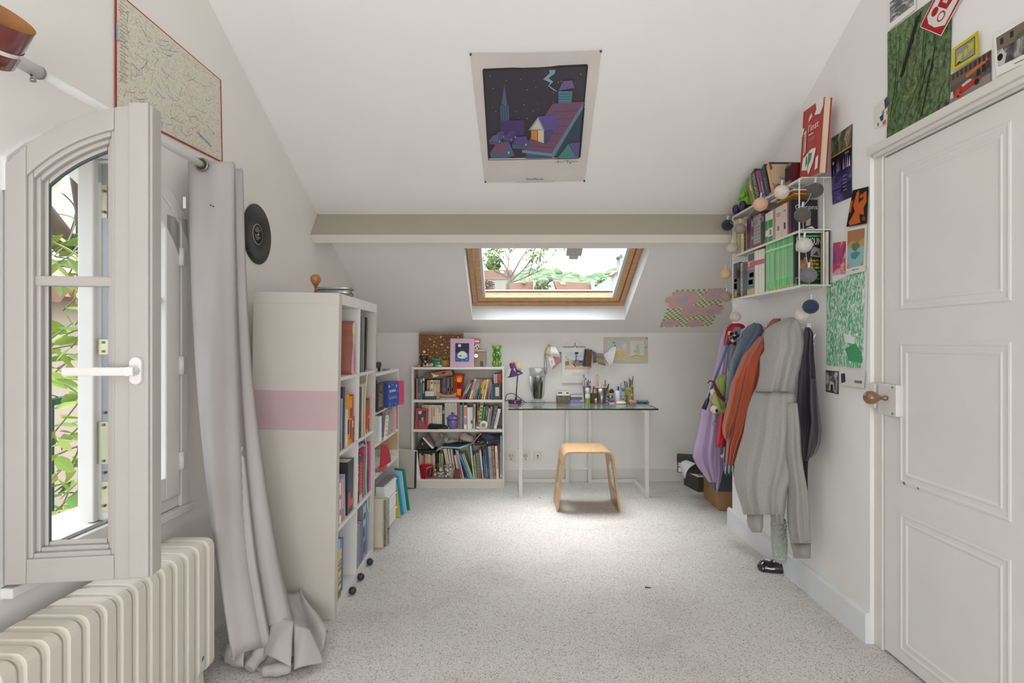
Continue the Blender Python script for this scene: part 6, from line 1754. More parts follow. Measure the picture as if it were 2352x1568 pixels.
m=MB('ffffff','jar');m.box((ex_(1790,Y),Y,DZ),(ex_(1888,Y),Y+.05,DZ+.022));m.build('shell',q)
m=MB('d2707c','matte');m.box((ex_(1815,Y),Y+.005,DZ+.003),(ex_(1880,Y),Y+.04,DZ+.016));m.build('contents',q,bev=.002)
Y=4.97
q=thing('framed_card','navy-bordered card lying flat at the alcove end of the desk','card',(ex_(1980,Y),Y,DZ))
m=MB('2e3d66','plastic');A=[PZ(1140+u/5.88,740+v/5.88,DZ)for u,v in((1893,1092),(2066,1092),(2030,1048),(1893,1048))]
m.hexa([(p.x,p.y,DZ)for p in A]+[(p.x,p.y,DZ+.010)for p in A]);m.build('border',q,bev=.002)
m=MB('9aa3ae','paper');cc=sum(A,Vector())/4;m.poly([(cc.x+(p.x-cc.x)*.75,cc.y+(p.y-cc.y)*.75,DZ+.0107)for p in A]);m.build('card',q)
# ================================================================ ON THE KNEE WALL
Y=5.196
def wx(u):return ex_(u,Y)
def wz(v):return ez_(v,Y)
ca=Sheet((wx(884),Y-.004,wz(325)),(wx(1212),Y-.004,wz(325)),(wx(1242),Y-.006,wz(815)),(wx(880),Y-.006,wz(815)),(0,-1,0),'e3e1df',curl=lambda u,v:.004*v)
ca.rect(.12,.15,.93,.635,'cfd8d8')
for pts,col in(([(.12,.50),(.93,.50),(.93,.635),(.12,.635)],'dbbfa6'),([(.13,.42),(.28,.40),(.30,.52),(.13,.53)],'6f9a80'),([(.28,.38),(.45,.36),(.48,.52),(.3,.52)],'d9b48c'),([(.42,.40),(.60,.36),(.90,.40),(.93,.50),(.62,.55),(.45,.50)],'8a8a8e'),([(.56,.22),(.60,.22),(.58,.44),(.54,.44)],'4a5f9a'),([(.52,.16),(.66,.15),(.65,.21),(.55,.22)],'4a4a48'),([(.66,.40),(.84,.39),(.83,.44),(.67,.45)],'9a4a34'),([(.45,.46),(.56,.56),(.53,.57),(.44,.49)],'4c4540')):
 ca.poly(pts,col)
ca.disc(.25,.36,.010,'d9a83a')
R=random.Random(6)
for k in range(26):ca.disc(R.uniform(.15,.9),R.uniform(.18,.48),R.uniform(.0015,.0045),('3c3c40','5a7080','8a4a3a','c9ced0')[k%4],n=6)
for k in range(4):ca.rect(.38,.725+.022*k,.90-.03*(k%2),.731+.022*k,'d8b8ac',nx=1,ny=1)
for k in range(2):
 for i in range(20):ca.rect(.06+.045*i,.90+.035*k,.06+.045*i+(.012 if i%5 else.02),.908+.035*k,'b8b4b2',nx=1,ny=1)
cal=ca.build('wall_calendar','white spiral-bound wall calendar with a harbour drawing, over the desk','calendar')
m=MB('7a4c3c','metal')
for k in range(26):
 x=wx(903+11.6*k)
 if abs(k-13)>1:m.tube([(x,Y-.006,wz(343)),(x,Y-.011,wz(335)),(x,Y-.008,wz(322)),(x,Y-.003,wz(330))],.0013,5)
m.build('spiral',cal)
m=MB('8a5a40','metal');m.tube([(wx(1030),Y-.006,wz(338)),(wx(1060),Y-.006,wz(318)),(wx(1060),Y-.004,wz(272)),(wx(1060),Y-.006,wz(318)),(wx(1095),Y-.006,wz(338))],.0022,6);m.build('hanger',cal)
b2=thing('picture_board','pale wooden board with two small drawings, on the knee wall above the desk','picture',(wx(1747),Y,wz(375)))
m=MB('cfc5ba','card');m.box((wx(1450),Y-.008,wz(548)),(wx(2043),Y+.002,wz(203)));m.build('board',b2,bev=.006,seg=3)
def board_print(u0,u1,v0,v1,polys):
 m=MB('dcdad2','paper');m.poly([(wx(u0),Y-.0084,wz(v1)),(wx(u1),Y-.0084,wz(v1)),(wx(u1),Y-.0084,wz(v0)),(wx(u0),Y-.0084,wz(v0))])
 for i,(pts,col)in enumerate(polys):m.poly([(wx(u0+(u1-u0)*u),Y-.0086-.0001*i,wz(v0+(v1-v0)*v))for u,v in pts],col)
 m.build('drawing',b2,recalc=False)
def spots(n,u0,u1,v0,v1,col,s,seed):
 r=random.Random(seed);o=[]
 for k in range(n):
  u,v=r.uniform(u0,u1),r.uniform(v0,v1);o.append(([(u,v),(u+s,v),(u+s,v+s),(u,v+s)],col))
 return o
board_print(1503,1755,248,505,[([(0,.55),(.3,.42),(.7,.3),(1,.1),(1,0),(0,0)],'c6d3c9'),([(0,1),(1,1),(1,.55),(.6,.5),(.25,.62),(0,.7)],'d8cd9a'),([(.2,.05),(.42,.1),(.4,.13),(.3,.13)],'6a6a6c')]+spots(26,.3,.95,.6,.95,'8a8468',.025,1)+spots(14,.4,.95,.3,.5,'c9a860',.03,2))
board_print(1805,1990,248,505,[([(0,.85),(.4,.76),(1,.8),(1,1),(0,1)],'d6c88a'),([(.42,.2),(.62,.2),(.72,.7),(.36,.7)],'b9cdb4'),([(.28,.5),(.4,.5),(.42,.62),(.26,.62)],'cdbf8a'),([(0,.86),(.4,.75),(1,.8),(1,.81),(.4,.77),(0,.88)],'5a564c')]+spots(8,.1,.9,.1,.7,'a8b8b4',.03,3))
m=MB('4a4642','metal');m.lathe([(.004,0),(.004,.002)],(wx(2017),Y-.008,wz(338)),8,axis=(0,-1,0));m.lathe([(.006,0),(.005,.003)],(wx(2028),Y-.008,wz(214)),8,axis=(0,-1,0));m.build('pin',b2)
ys=5.165
def sx(u,y=ys):return ex_(u,y)
def sz(v,y=ys):return ez_(v,y)
m=MB('d9d4cc','paper')
P=[(640,470),(660,380),(700,296),(745,322),(840,342),(950,285),(1055,228),(1130,270),(1220,345),(1310,385),(1450,395),(1600,315),(1640,290),(1690,232),(1684,205),(1695,120)]
m.tube([(sx(u),ys+(.02 if i in(6,15)else 0),sz(v))for i,(u,v)in enumerate(P)],.0012,5)
st=m.build('string_line',None,'thin white string with clips strung across the knee wall above the desk','string')
def clip(u,v,col='8a7a64'):
 m=MB(col,'metal');m.hexa([(sx(u-22),ys-.006,sz(v+22)),(sx(u+18),ys-.006,sz(v+30)),(sx(u+18),ys+.006,sz(v+30)),(sx(u-22),ys+.006,sz(v+22)),(sx(u-8),ys-.003,sz(v-20)),(sx(u+6),ys-.003,sz(v-18)),(sx(u+6),ys+.003,sz(v-18)),(sx(u-8),ys+.003,sz(v-20))]);m.build('clip',st)
for u,v in((715,315),(1240,375),(1315,400),(1605,325)):clip(u,v)
def paper(lb_,col,pts,bend=.02,dy=0.0,name='paper_sheet',prints=(),grp=None):
 """pts: TL TR BR BL in desk-crop pixels"""
 y0=ys-.006-dy
 q=[Vector((sx(u,y0),y0,sz(v,y0)))for u,v in pts]
 s=Sheet(*q,(0,-1,0),col,curl=lambda u,v:bend*math.sin(PI*min(1,v*.9))+bend*.5*u*v,nx=5,ny=7)
 for k,p in enumerate(prints):s.poly(*p)
 return s.build(name,lb_,'paper',grp)
G='papers clipped to the string'
paper('cream card behind the white curled sheet, clipped to the string','d8cfae',[(690,335),(760,330),(720,515),(672,480)],.01,.0,grp=G)
paper('rose-pink sheet curling under the white one, clipped to the string','c68c8a',[(760,440),(870,420),(868,535),(760,635)],.02,.004,grp=G)
paper('small white card with writing, lowest of the pink bundle','e6e4e2',[(700,470),(760,450),(795,570),(740,625)],.012,.02,prints=[([(.35,.45),(.65,.42),(.65,.5),(.35,.53)],'6a6a80'),([(.4,.62),(.6,.6),(.6,.66),(.4,.68)],'6a6a80')],grp=G)
paper('white sheet curled over, topmost of the pink bundle','ecebe9',[(735,328),(800,330),(862,470),(715,450)],.035,.022,grp=G)
paper('blue slip peeping out behind the pink sheet','4a5a9a',[(855,400),(876,405),(876,530),(865,540)],.0,.0,grp=G)
paper('navy postcard hanging beside the calendar picture','2c4a68',[(1190,360),(1225,365),(1205,600),(1165,590)],.008,.004,grp=G)
paper('brown photo hanging over the navy postcard','6a4a34',[(1222,365),(1296,370),(1272,600),(1195,590)],.012,.010,prints=[([(.1,.1),(.6,.1),(.4,.6),(.1,.7)],'8a5a3a'),([(.5,.5),(.95,.4),(.9,.95),(.6,.9)],'4a3428')],grp=G)
paper('tan card curling below the brown photo','b8a690',[(1205,560),(1290,430),(1286,610),(1250,632)],.012,.0,grp=G)
paper('dark photo strip with blue corner, middle of the string','6a5a5c',[(1300,400),(1345,400),(1350,545),(1305,548)],.015,.0,prints=[([(0,.7),(.8,.6),(.9,1),(0,1)],'4a5a8a')],grp=G)
paper('grey-mauve photo beyond the dark strip','8f7f80',[(1350,415),(1445,420),(1455,510),(1350,500)],.006,.0,prints=[([(.2,.5),(.8,.5),(.7,.95),(.3,.95)],'5a4a42')],grp=G)
paper('sepia picture curling away under the grey-mauve photo','9a8468',[(1325,470),(1440,500),(1480,590),(1380,560)],.018,.008,prints=[([(.3,.1),(.5,.1),(.55,.6),(.35,.6)],'5a4634')],grp=G)
paper('white folded letter, nearest the picture board','d9d9d8',[(1560,330),(1600,330),(1530,598),(1448,440)],.02,.004,grp=G)
paper('white sheet with a grey stamp over the folded letter','e2e2e0',[(1540,355),(1620,320),(1560,560),(1480,450)],.022,.016,prints=[([(.1,.12),(.45,.08),(.45,.3),(.1,.34)],'a8b4b4')],grp=G)
m=MB('4a4038','plastic');yc=5.12
m.tube(cable([(sx(715),ys,sz(330)),(sx(668),5.15,sz(360)),(sx(650),yc,sz(450)),(sx(645),yc,sz(620)),(sx(655),yc,sz(700)),(sx(680),yc,sz(640)),(sx(662),yc,sz(440)),(sx(700),5.14,sz(440)),(sx(740),5.15,sz(430))]),.0022,6);m.build('spectacle_cord',None,'dark looped cord with a knot hanging from the first string clip','cord')
for i,(u,kindn)in enumerate(((1174,'the bookcase side'),(1207,'the middle one'),(1235,'the stool side'))):
 p=PY(u,1046,BACKY)
 lb_=('white power socket with earth pin, nearest the bookcase'if i==0 else 'white power socket half behind the desk leg'if i==1 else 'white aerial outlet plate with two holes, nearest the stool')
 q=thing('wall_socket',lb_,'socket',(p.x,BACKY,p.z))
 m=MB('ddd8cd','plastic');m.box((p.x-.039,BACKY-.009,p.z-.041),(p.x+.039,BACKY,p.z+.041));m.build('plate',q,bev=.003)
 if i<2:
  m=MB('d2ccc0','plastic');m.lathe([(.021,0),(.019,.004),(.001,.0045)],(p.x-.001,BACKY-.0085,p.z+.003),20,axis=(0,-1,0));m.build('well',q)
  m=MB('4a4640','plastic')
  for dx in(-.010,0,.010):m.lathe([(.0028,0),(.0028,.0008)],(p.x-.001+dx,BACKY-.0128,p.z+(.003 if dx else.009)),8,axis=(0,-1,0))
  m.build('pin_hole',q)
  m=MB('a8743c','plastic');m.lathe([(.006,0),(.006,.001)],(p.x,BACKY-.009,p.z-.031),10,axis=(0,-1,0));m.build('marker',q)
 else:
  m=MB('3a3834','plastic');m.lathe([(.008,0),(.008,.001)],(p.x,BACKY-.009,p.z),12,axis=(0,-1,0));m.lathe([(.006,0),(.006,.001)],(p.x,BACKY-.009,p.z-.021),12,'6a6860',axis=(0,-1,0));m.build('hole',q)
# ================================================================ WIRE SHELF ON THE DOOR-SIDE WALL
XF,XB=1.357,1.498
SYN,SYF=2.67,3.50
SZ=[1.535,1.796,2.040]
ws=thing('wall_shelf','white three-tier metal wall shelf crammed with books by the door','shelf',(1.43,3.1,1.5))
for z in SZ:
 m=MB('dcdcd8','paint');m.box((XF,SYN,z-.004),(XB,SYF,z));m.box((XF,SYN,z-.012),(XF+.0015,SYF,z-.004));m.build('tier',ws)
for x in(XF-.004,XB-.03):
 for y in(SYN+.012,SYF-.012):
  m=MB('e0e0dc','paint');m.tube([(x,y,SZ[0]-.012),(x,y,SZ[2]-.002)],.0035,8);m.build('upright',ws)
m=MB('e0e0dc','paint');m.tube([(XF-.004,SYN+.012,SZ[1]-.012),(XB-.03,SYN+.012,SZ[1]-.012)],.003,6);m.build('side_rail',ws)
m=MB('8a8a88','metal')
for k in range(5):m.lathe([(.003,0),(.003,.002)],(XF+.03,SYN+.06+.16*k,SZ[0]-.0065),8)
m.build('screw',ws)
SG='books on the door-side wall shelf'
def sy(c):return F*XF/(1660+c/4.481-CX)
def SBk(row,ca,cb,vtop,col,label,deco=(),ctop=None,d=.12,sb=.008,hard=False,grp=SG,**kw):
 """ca..cb: spine edges in shelf-crop pixels, vtop: top of the spine there"""
 y0,y1=sy(ca),sy(cb)
 h=CH+(CY-350-vtop/4.481)/F*(y0+y1)/2-SZ[row]
 lean=0
 w=max(y0-y1-.0006,.003)
 if ctop is not None:
  lean=-math.atan2(sy(ctop)-y0,h);h/=math.cos(lean);w*=math.cos(lean)*.9
 M=lean_m((XF+sb,y0,SZ[row]),(0,-1,0),(1,0,0),lean,w)
 return book(M,w,d,h,col,label,grp,deco,hard=hard,**kw),M,w,h
SBk(0,84,160,1142,'222024','black novel at the far end of the bottom tier, wall shelf',[('patch',.25,.75,.2,.8,'4a3a30'),('scr',.55,.4,'b8945a'),('band',.02,.05,'b0843c')])
SBk(0,164,200,1135,'3f5a70','blue and black novel second on the bottom tier, wall shelf',[('dots',7,.25,'b8a070')])
SBk(0,202,236,1128,'2a2a34','dark navy novel third on the bottom tier, wall shelf',[('band',0,.03,'d0742c')])
SBk(0,238,312,1032,'a89c90','magazine with black and white photo and red band, bottom tier',[('patch',.15,.95,.80,.97,'3c3a38'),('band',.62,.77,'b52a2c'),('text','JE',.74,.001,'b52a2c'),('patch',0,1,.15,.6,'2f5a50'),('patch',.2,.8,.25,.36,'a83a58'),('patch',.3,.9,.42,.52,'8a2f3a'),('band',0,.09,'c9a83a')],name='magazine',cat='magazine')
q=MB('f0ece6','paper',frame_m((XF+.0072,sy(245),SZ[0]),(0,-1,0),(1,0,0),(0,0,1)));q.text('JE',(.006,0,.168),(1,0,0),(0,0,1),.024,'f0ece6','paper',0,.04);o=q.build('title',bpy.data.objects['magazine'])
W_=[(314,330),(331,346),(347,360),(361,374),(375,388),(389,402),(403,414)]
for i,(a,c)in enumerate(W_):
 SBk(0,a,c,1012-4*i,('dbd5c8','e6e2d8','cfc8b8','e9e5dc','d9d2c4','e4dfd4','dcd6ca')[i],'white-spined magazine with red band, %s from the photo magazine, bottom tier'%ordinal(i),[('band',.66,.77,'b83236')],name='magazine',cat='magazine',grp='white-spined magazines on the wall shelf')
SBk(0,416,424,985,'4a3a34','dark thin magazine before the green ones, bottom tier',[('band',.85,.97,'c9b03a')],name='magazine',cat='magazine')
N=27;R=random.Random(9)
for i in range(N):
 a=428+(706-428)*i/N;c=428+(706-428)*(i+.93)/N
 g=R.choice(['62ba6c','70c478','59ac62','7acb80','66c072','4fa85e'])
 SBk(0,a,c,930-92*i/N+R.uniform(-4,4),g,'green-spined magazine, %s in the row counted from the door end, bottom tier'%ordinal(N-1-i),[('band',.80,.84,'c4e6c2'),('patch',.3,.6,.2,.75,R.choice(['b9dcb4','d5ecd0','8fd096','4a8f52'])),('band',.0,.05,R.choice(['c9c24a','d8c24a','5aae62']))],name='magazine',cat='magazine',grp='green-spined magazines on the wall shelf')
o,M,w,h=SBk(0,708,722,835,'2c2a26','magazine cover with big title and a woman in sunglasses, door end of bottom tier',[('band',0,.05,'58b06a')],d=.128,name='magazine',cat='magazine')
m=MB('2e2c27','cover',M)
H_=.252;D_=.128
def mc(u,v,k=1):return(w+.0005+.0003*k,D_*u,H_*v)
def mp(pts,col,k=2):m.poly([mc(u,v,k)for u,v in pts],col)
m.poly([mc(0,0),mc(1,0),mc(1,1),mc(0,1)],'24231f')
mp([(0,0),(1,0),(1,.05),(0,.05)],'56b068');mp([(.1,.93),(1,.95),(1,.985),(.1,.97)],'56b068')
mp([(.12,.1),(.75,.12),(.66,.5),(.35,.55),(.15,.45)],'8c5f48');mp([(.16,.38),(.40,.46),(.42,.30),(.2,.22)],'a3704f',3);mp([(.36,.52),(.52,.54),(.52,.64),(.38,.62)],'a8765a',3)
mp([(.30,.60),(.52,.68),(.56,.56),(.52,.42),(.46,.56),(.36,.58),(.30,.45)],'2f221c',4);mp([(.37,.585),(.52,.595),(.52,.565),(.38,.55)],'141414',5)
mp([(.55,.40),(.66,.50),(.62,.58),(.58,.5)],'a8765a',3);mp([(.15,.22),(.3,.25),(.28,.35),(.14,.33)],'3f6f8a',4)
mp([(.6,.58),(.98,.55),(.96,.72),(.72,.76),(.62,.68)],'8f8a82',3);mp([(.68,.60),(.9,.58),(.85,.68)],'3a3834',4)
mp([(.04,.02),(.16,.02),(.16,.17),(.04,.17)],'cfc9bf',4);mp([(.055,.03),(.145,.03),(.145,.16),(.055,.16)],'2d3138',5)
mp([(.03+.07+.07*math.cos(t),.72+.05*math.sin(t))for t in[2*PI*k/14 for k in range(14)]],'a9cde0',5)
m.build('cover_picture',o,recalc=False)
m=MB('e8e4da','paper',M)
def mt(s,u,v,hh,col,k=6,wm=None):m.text(s,mc(u,v,k),(0,1,0),(0,0,1),hh,col,'paper',0,wm)
mt('JE',.02,.80,.036,'e9e6de',wm=.036);mt('BOUQUINE',.30,.80,.034,'e9e6de',wm=.100)
for i,(s,u,col)in enumerate((('FAUT-IL',.62,'d9c92c'),('ÊTRE',.66,'d9c92c'),('UN HÉROS',.57,'d9c92c'),('POUR',.66,'4fba5c'),('ÊTRE',.68,'4fba5c'),('ÉCOLO ?',.62,'4fba5c'))):
 mt(s,u,.47-.068*i,.0115,col,wm=.062)
m.build('cover_lettering',o,recalc=False)
for i,(col,lb_)in enumerate((('b9b2a6','grey magazine edge behind the cover magazine, against the wall'),('d0cabd','pale magazine edge behind the cover magazine, against the wall'),('2a2826','black magazine edge with yellow fleck, outermost by the posters'))):
 m=MB(col,'cover');x0=1.4715+.0085*i
 m.box((x0,2.672+.004*i,SZ[0]+.001),(x0+.0075,2.715,SZ[0]+.248+.003*i))
 m.build('magazine',None,lb_,'magazine')
SBk(1,98,116,700,'e2dcc8','ivory paperback at the far end of the middle tier',[])
SBk(1,118,152,690,'d6c29a','cream paperback with printed spine, far end of the middle tier',[('scr',.62,.3,'8a7450',.5)])
SBk(1,154,176,720,'cdb98c','straw paperback third from far end, middle tier',[('patch',.3,.7,.2,.6,'a8905c')])
SBk(1,178,198,740,'e6e0d2','white booklet beside the ochre book, middle tier',[('patch',.3,.7,.1,.5,'b8b0a0')])
SBk(1,200,234,770,'b8922c','ochre spotted book, middle tier of the wall shelf',[('dots',6,.3,'6a4a1c')])
SBk(1,236,272,666,'43306a','shiny purple book, middle tier of the wall shelf',[('band',.0,.05,'8a7ab0'),('band',.94,.98,'7a6aa0')])
SBk(1,274,282,690,'c05a3c','thin orange-red booklet, middle tier of the wall shelf')
SBk(1,284,300,680,'56566a','slim book with neon stripes, middle tier of the wall shelf',[('band',.72,.92,'c58aa8'),('band',.3,.4,'8a98b0')])
o,M,w,h=SBk(1,302,374,652,'a5a19b','thick grey dictionary ruled with dark lines, middle tier',[('band',.0,.11,'8a2a30')]+[('band',z,z+.012,'4a4844')for z in(.18,.29,.40,.52,.62,.86,.95)])
m=MB('3c3a38','paper',M);m.text('Le P',(.008,-.0008,h*.74),(1,0,0),(0,0,1),.018,'3c3a38','paper',0,w*.8);m.build('spine_lettering',o)
m=MB('6a2a30','cover');m.box((XF+.01,sy(372),SZ[1]+h+.001),(XF+.12,sy(290),SZ[1]+h+.022));m.build('book',None,'dark red book lying on the grey dictionary, middle tier','book',bev=.001)
SBk(1,376,390,640,'4a4450','dark comic with neon zigzag, middle tier of the wall shelf',[('band',.75,.97,'b87aa0'),('patch',.2,.8,.8,.88,'5a9ac0')])
SBk(1,392,406,642,'3a3a40','black comic volume, middle tier of the wall shelf',[('band',.78,.95,'6a9ab8')])
SBk(1,408,422,640,'46383c','black-brown comic volume, middle tier of the wall shelf',[('band',.05,.12,'a04a3c')])
SBk(1,424,450,628,'e2dfd6','white and green banded slim comic, middle tier',[('band',.42,.74,'2f9a58'),('band',0,.22,'2f9a58')])
SBk(1,454,498,604,'e6e3da','white and green banded broad comic with figures, middle tier',[('band',.45,.72,'2f9a58'),('band',0,.18,'2f9a58'),('patch',.3,.45,.22,.4,'3a3a3a'),('patch',.55,.7,.22,.4,'3a3a3a')])
SBk(1,502,522,585,'b99474','tan cloth comic, middle tier of the wall shelf',[])
SBk(1,526,594,560,'dccac0','pale pink comic album with small figure, middle tier',[('patch',.3,.6,.25,.4,'5a7aa0'),('patch',.2,.8,.76,.80,'8a7a70'),('patch',.2,.8,.70,.73,'8a7a70')])
SBk(1,600,644,525,'ddccc2','pale pink comic album with black figure, middle tier',[('patch',.3,.7,.22,.42,'2e2a2a'),('patch',.2,.8,.76,.80,'8a7a70')])
SBk(1,648,660,508,'b85a80','thin pink album before the black cover, middle tier',[])
o,M,w,h=SBk(1,664,690,496,'26272c','big black album titled on its cover, door end of the middle tier',[('patch',.3,.7,.06,.18,'b03030')],d=.128)
m=MB('26272c','cover',M);D_=.128;H_=h
m.poly([mc(0,0),mc(1,0),mc(1,1),mc(0,1)],'1f2126')
mp([(.55,.16),(.75,.0),(.95,.0),(.9,.14),(.78,.22)],'d8d4cc')
for k in range(3):mp([(.58+.05*k,.16-.045*k),(.9,.14-.05*k),(.9,.12-.05*k),(.58+.05*k,.135-.045*k)],'2a3440',3)
mp([(.55,.22),(.72,.24),(.74,.45),(.62,.48),(.56,.4)],'b08a70',2);mp([(.56,.40),(.72,.44),(.70,.52),(.58,.50)],'9a7a4c',3)
mp([(.2,.0),(.5,.0),(.55,.14),(.35,.2)],'34466a');mp([(.08,.06),(.11,.06),(.11,.18),(.08,.18)],'b03030')
m.build('cover_picture',o,recalc=False)
m=MB('cfcac2','paper',M);m.text('Garçons',mc(.14,.72,4),(0,1,0),(0,0,1),.024,'cfcac2','paper',0,.108);m.build('cover_lettering',o,recalc=False)
for i,(col,lb_,a,c,vz)in enumerate((('c9a03c','yellow and red booklet lying over the pink comics, middle tier',510,690,560),('a83c34','red booklet lying over the yellow one, middle tier',530,690,0),('dcd8d0','white magazine lying topmost over the pink comics, middle tier',470,700,0))):
 z=SZ[1]+.192+.0085*i
 MB(col,'cover').box((XF+.012+.01*(i==0),sy(c),z),(XF+.125,sy(a)-.001,z+.0075)).build('booklet',None,lb_,'booklet',bev=.0008)
q=thing('toy_truck','bright green toy truck with purple wheels at far end of the top tier','toy',(1.42,3.42,SZ[2]))
m=MB('6fb81e','plastic')
yt=[3.30,3.34,3.44,3.49]
m.hexa([(XF+.005,3.33,SZ[2]+.03),(XB-.03,3.33,SZ[2]+.03),(XB-.03,3.495,SZ[2]+.03),(XF+.005,3.495,SZ[2]+.03),(XF+.012,3.33,SZ[2]+.085),(XB-.037,3.33,SZ[2]+.085),(XB-.037,3.495,SZ[2]+.08),(XF+.012,3.495,SZ[2]+.08)]);m.build('body',q,bev=.010,seg=3)
m=MB('63aa18','plastic');m.hexa([(XF+.014,3.34,SZ[2]+.083),(XB-.04,3.34,SZ[2]+.083),(XB-.04,3.465,SZ[2]+.083),(XF+.014,3.465,SZ[2]+.083),(XF+.022,3.355,SZ[2]+.155),(XB-.05,3.355,SZ[2]+.155),(XB-.05,3.43,SZ[2]+.155),(XF+.022,3.43,SZ[2]+.155)]);m.build('cab',q,bev=.010,seg=3)
m=MB('6fb81e','plastic');m.tube([(XF+.004,3.345,SZ[2]+.088),(XF-.006,3.345,SZ[2]+.092)],.019,14);m.build('mirror',q)
for y in(3.355,3.455):
 m=MB('372352','plastic');m.lathe([(.026,0),(.029,.004),(.029,.02),(.026,.024),(.018,.0245),(.016,.021),(.006,.021),(.001,.023)],(XF+.014,y,SZ[2]+.030),22,axis=(-1,0,0));m.build('wheel',q)
m=MB('25222a','plastic');m.box((XF+.02,3.335,SZ[2]+.012),(XB-.05,3.49,SZ[2]+.032));m.build('chassis',q)
SBk(2,288,308,250,'a97a5c','tan novel leaning towards the truck, top tier',[('patch',.3,.7,.3,.9,'8a5f44')],ctop=222)
SBk(2,310,330,218,'8aa860','green-yellow novel with blue top leaning beside the tan one, top tier',[('band',.85,1,'3f86b8'),('band',.5,.7,'d8d090')],ctop=238)
SBk(2,334,382,168,'26272c','black novel with white capitals down its spine, top tier',[('text','RENEGADES',.90,.62,'c9d2d6',.78)],ctop=276)
SBk(2,384,404,162,'c9412a','orange-red slim novel leaning after the black one, top tier',ctop=324)
SBk(2,406,432,155,'3c5596','blue slim novel leaning after the red one, top tier',[('scr',.6,.5,'a9b8d8',.4)],ctop=350)
SBk(2,434,482,120,'2c2b2b','thick black novel leaning against the orange-edged one, top tier',[('scr',.6,.3,'8a8478',.4),('patch',.2,.8,.04,.2,'4a4038')],ctop=376)
o,M,w,h=SBk(2,488,524,92,'cf9f68','orange-spined thick novel showing its parchment cover, top tier',[('scr',.85,.5,'e6c79a',.7)],ctop=432,d=.128)
m=MB('b9a082','cover',M);D_=.128;H_=h
m.poly([mc(0,0),mc(1,0),mc(1,1),mc(0,1)],'b5a08a');mp([(0,.93),(1,.93),(1,1),(0,1)],'3a2e24');mp([(0,.7),(.12,.78),(.08,.93),(0,.93)],'6a4a2c');mp([(1,.8),(.9,.85),(.92,.93),(1,.93)],'6a4a2c');mp([(0,0),(.5,0),(.3,.14),(.1,.2),(0,.3)],'9a7048');mp([(.1,.18),(.3,.1),(.42,.16),(.2,.26)],'7a5030',3)
m.text('NOR',mc(.30,.72,4),(0,1,0),(0,0,1),.022,'cfa05a','paper',0,.06);m.text('ROB',mc(.25,.54,4),(0,1,0),(0,0,1),.022,'cfa05a','paper',0,.06);m.text('THE L',mc(.30,.38,4),(0,1,0),(0,0,1),.016,'3a3040','paper',0,.06)
m.build('cover_picture',o,recalc=False)
SBk(2,628,660,176,'b3222c','small red book next to the orange-spined novel, top tier',d=.09)
SBk(2,662,686,168,'a81f2a','second small red book next to the dark red case, top tier',d=.09)
q=thing('cd_case','dark red boxed set between the small red books and the big album','case',(1.40,2.87,SZ[2]))
m=MB('5a2428','gloss');m.box((XF+.005,2.835,SZ[2]+.001),(XF+.115,sy(690),SZ[2]+.105));m.build('case',q,bev=.002)
m=MB('3c2a2c','paper');m.box((XF+.0044,2.84,SZ[2]+.02),(XF+.005,sy(696),SZ[2]+.09));m.build('label',q)
q=thing('book','tall red hardback with white torn shapes, standing at the door end of top tier','book',(1.43,2.65,SZ[2]),SG)
A,Bq,C_,D2=Vector((1.385,2.745,SZ[2]+.001)),Vector((1.400,2.600,SZ[2]+.001)),Vector((1.425,2.600,SZ[2]+.345)),Vector((1.405,2.745,SZ[2]+.335))
tn=Vector((.036,.004,0))
m=MB('a5322c','cover')
for off in(Vector((0,0,0)),tn):
 m.hexa([A+off,Bq+off,Bq+off+tn*.12,A+off+tn*.12,D2+off,C_+off,C_+off+tn*.12,D2+off+tn*.12])
m.hexa([A,A+Vector((0,-.006,0)),A+tn+Vector((0,-.006,0)),A+tn,D2,D2+Vector((0,-.006,0)),D2+tn+Vector((0,-.006,0)),D2+tn])
m.build('cover',q)
ins=Vector((0,.006,0))
m=MB('cdbfa8','paper');m.hexa([A+tn*.14,Bq+tn*.14+ins,Bq+tn*.98+ins,A+tn*.98,D2+tn*.14-Vector((0,0,.004)),C_+tn*.14+ins-Vector((0,0,.004)),C_+tn*.98+ins-Vector((0,0,.004)),D2+tn*.98-Vector((0,0,.004))]);m.build('pages',q)
fs=Sheet(D2-Vector((.0006,0,0)),C_-Vector((.0006,0,0)),Bq-Vector((.0006,0,0)),A-Vector((.0006,0,0)),(-1,-.1,0),'a5322c','cover')
for pts,col in(([(.62,0),(1,0),(1,.12),(.88,.20),(.60,.16),(.68,.10)],'d9d4cb'),([(.35,.14),(.45,.1),(.5,.16),(.3,.22)],'d0c8bf'),([(.12,.33),(.24,.30),(.26,.62),(.13,.66)],'cfc6bd'),([(.0,.24),(.12,.26),(.05,.36),(0,.38)],'d9d4cb'),([(.15,.70),(.55,.62),(.80,.64),(.70,.82),(.48,.97),(.42,.9),(.1,.86)],'d9d6cf'),([(.42,.66),(.62,.68),(.56,.78),(.46,.84),(.38,.94),(.42,.78)],'4f7a68'),([(.3,.70),(.36,.68),(.40,.8),(.3,.84)],'5a5a58'),([(.82,.78),(.95,.76),(.95,.93),(.8,.95)],'d9d6cf')):fs.poly(pts,col)
fs.text('l\'inst',.34,.36,.034,'e6ddd6',0,.075);fs.rect(.38,.40,.62,.415,'e6ddd6',nx=1,ny=1)
fs.rect(.5,.18,.82,.184,'d9b0a8',nx=1,ny=1);fs.rect(.4,.46,.72,.464,'d9b0a8',nx=1,ny=1);fs.rect(.4,.49,.68,.494,'d9b0a8',nx=1,ny=1)
for k in range(9):fs.rect(.15,.36+.03*k,.21,.38+.03*k,'9a5a52',nx=1,ny=1)
pr=fs.p.build('cover_print',q,recalc=False)
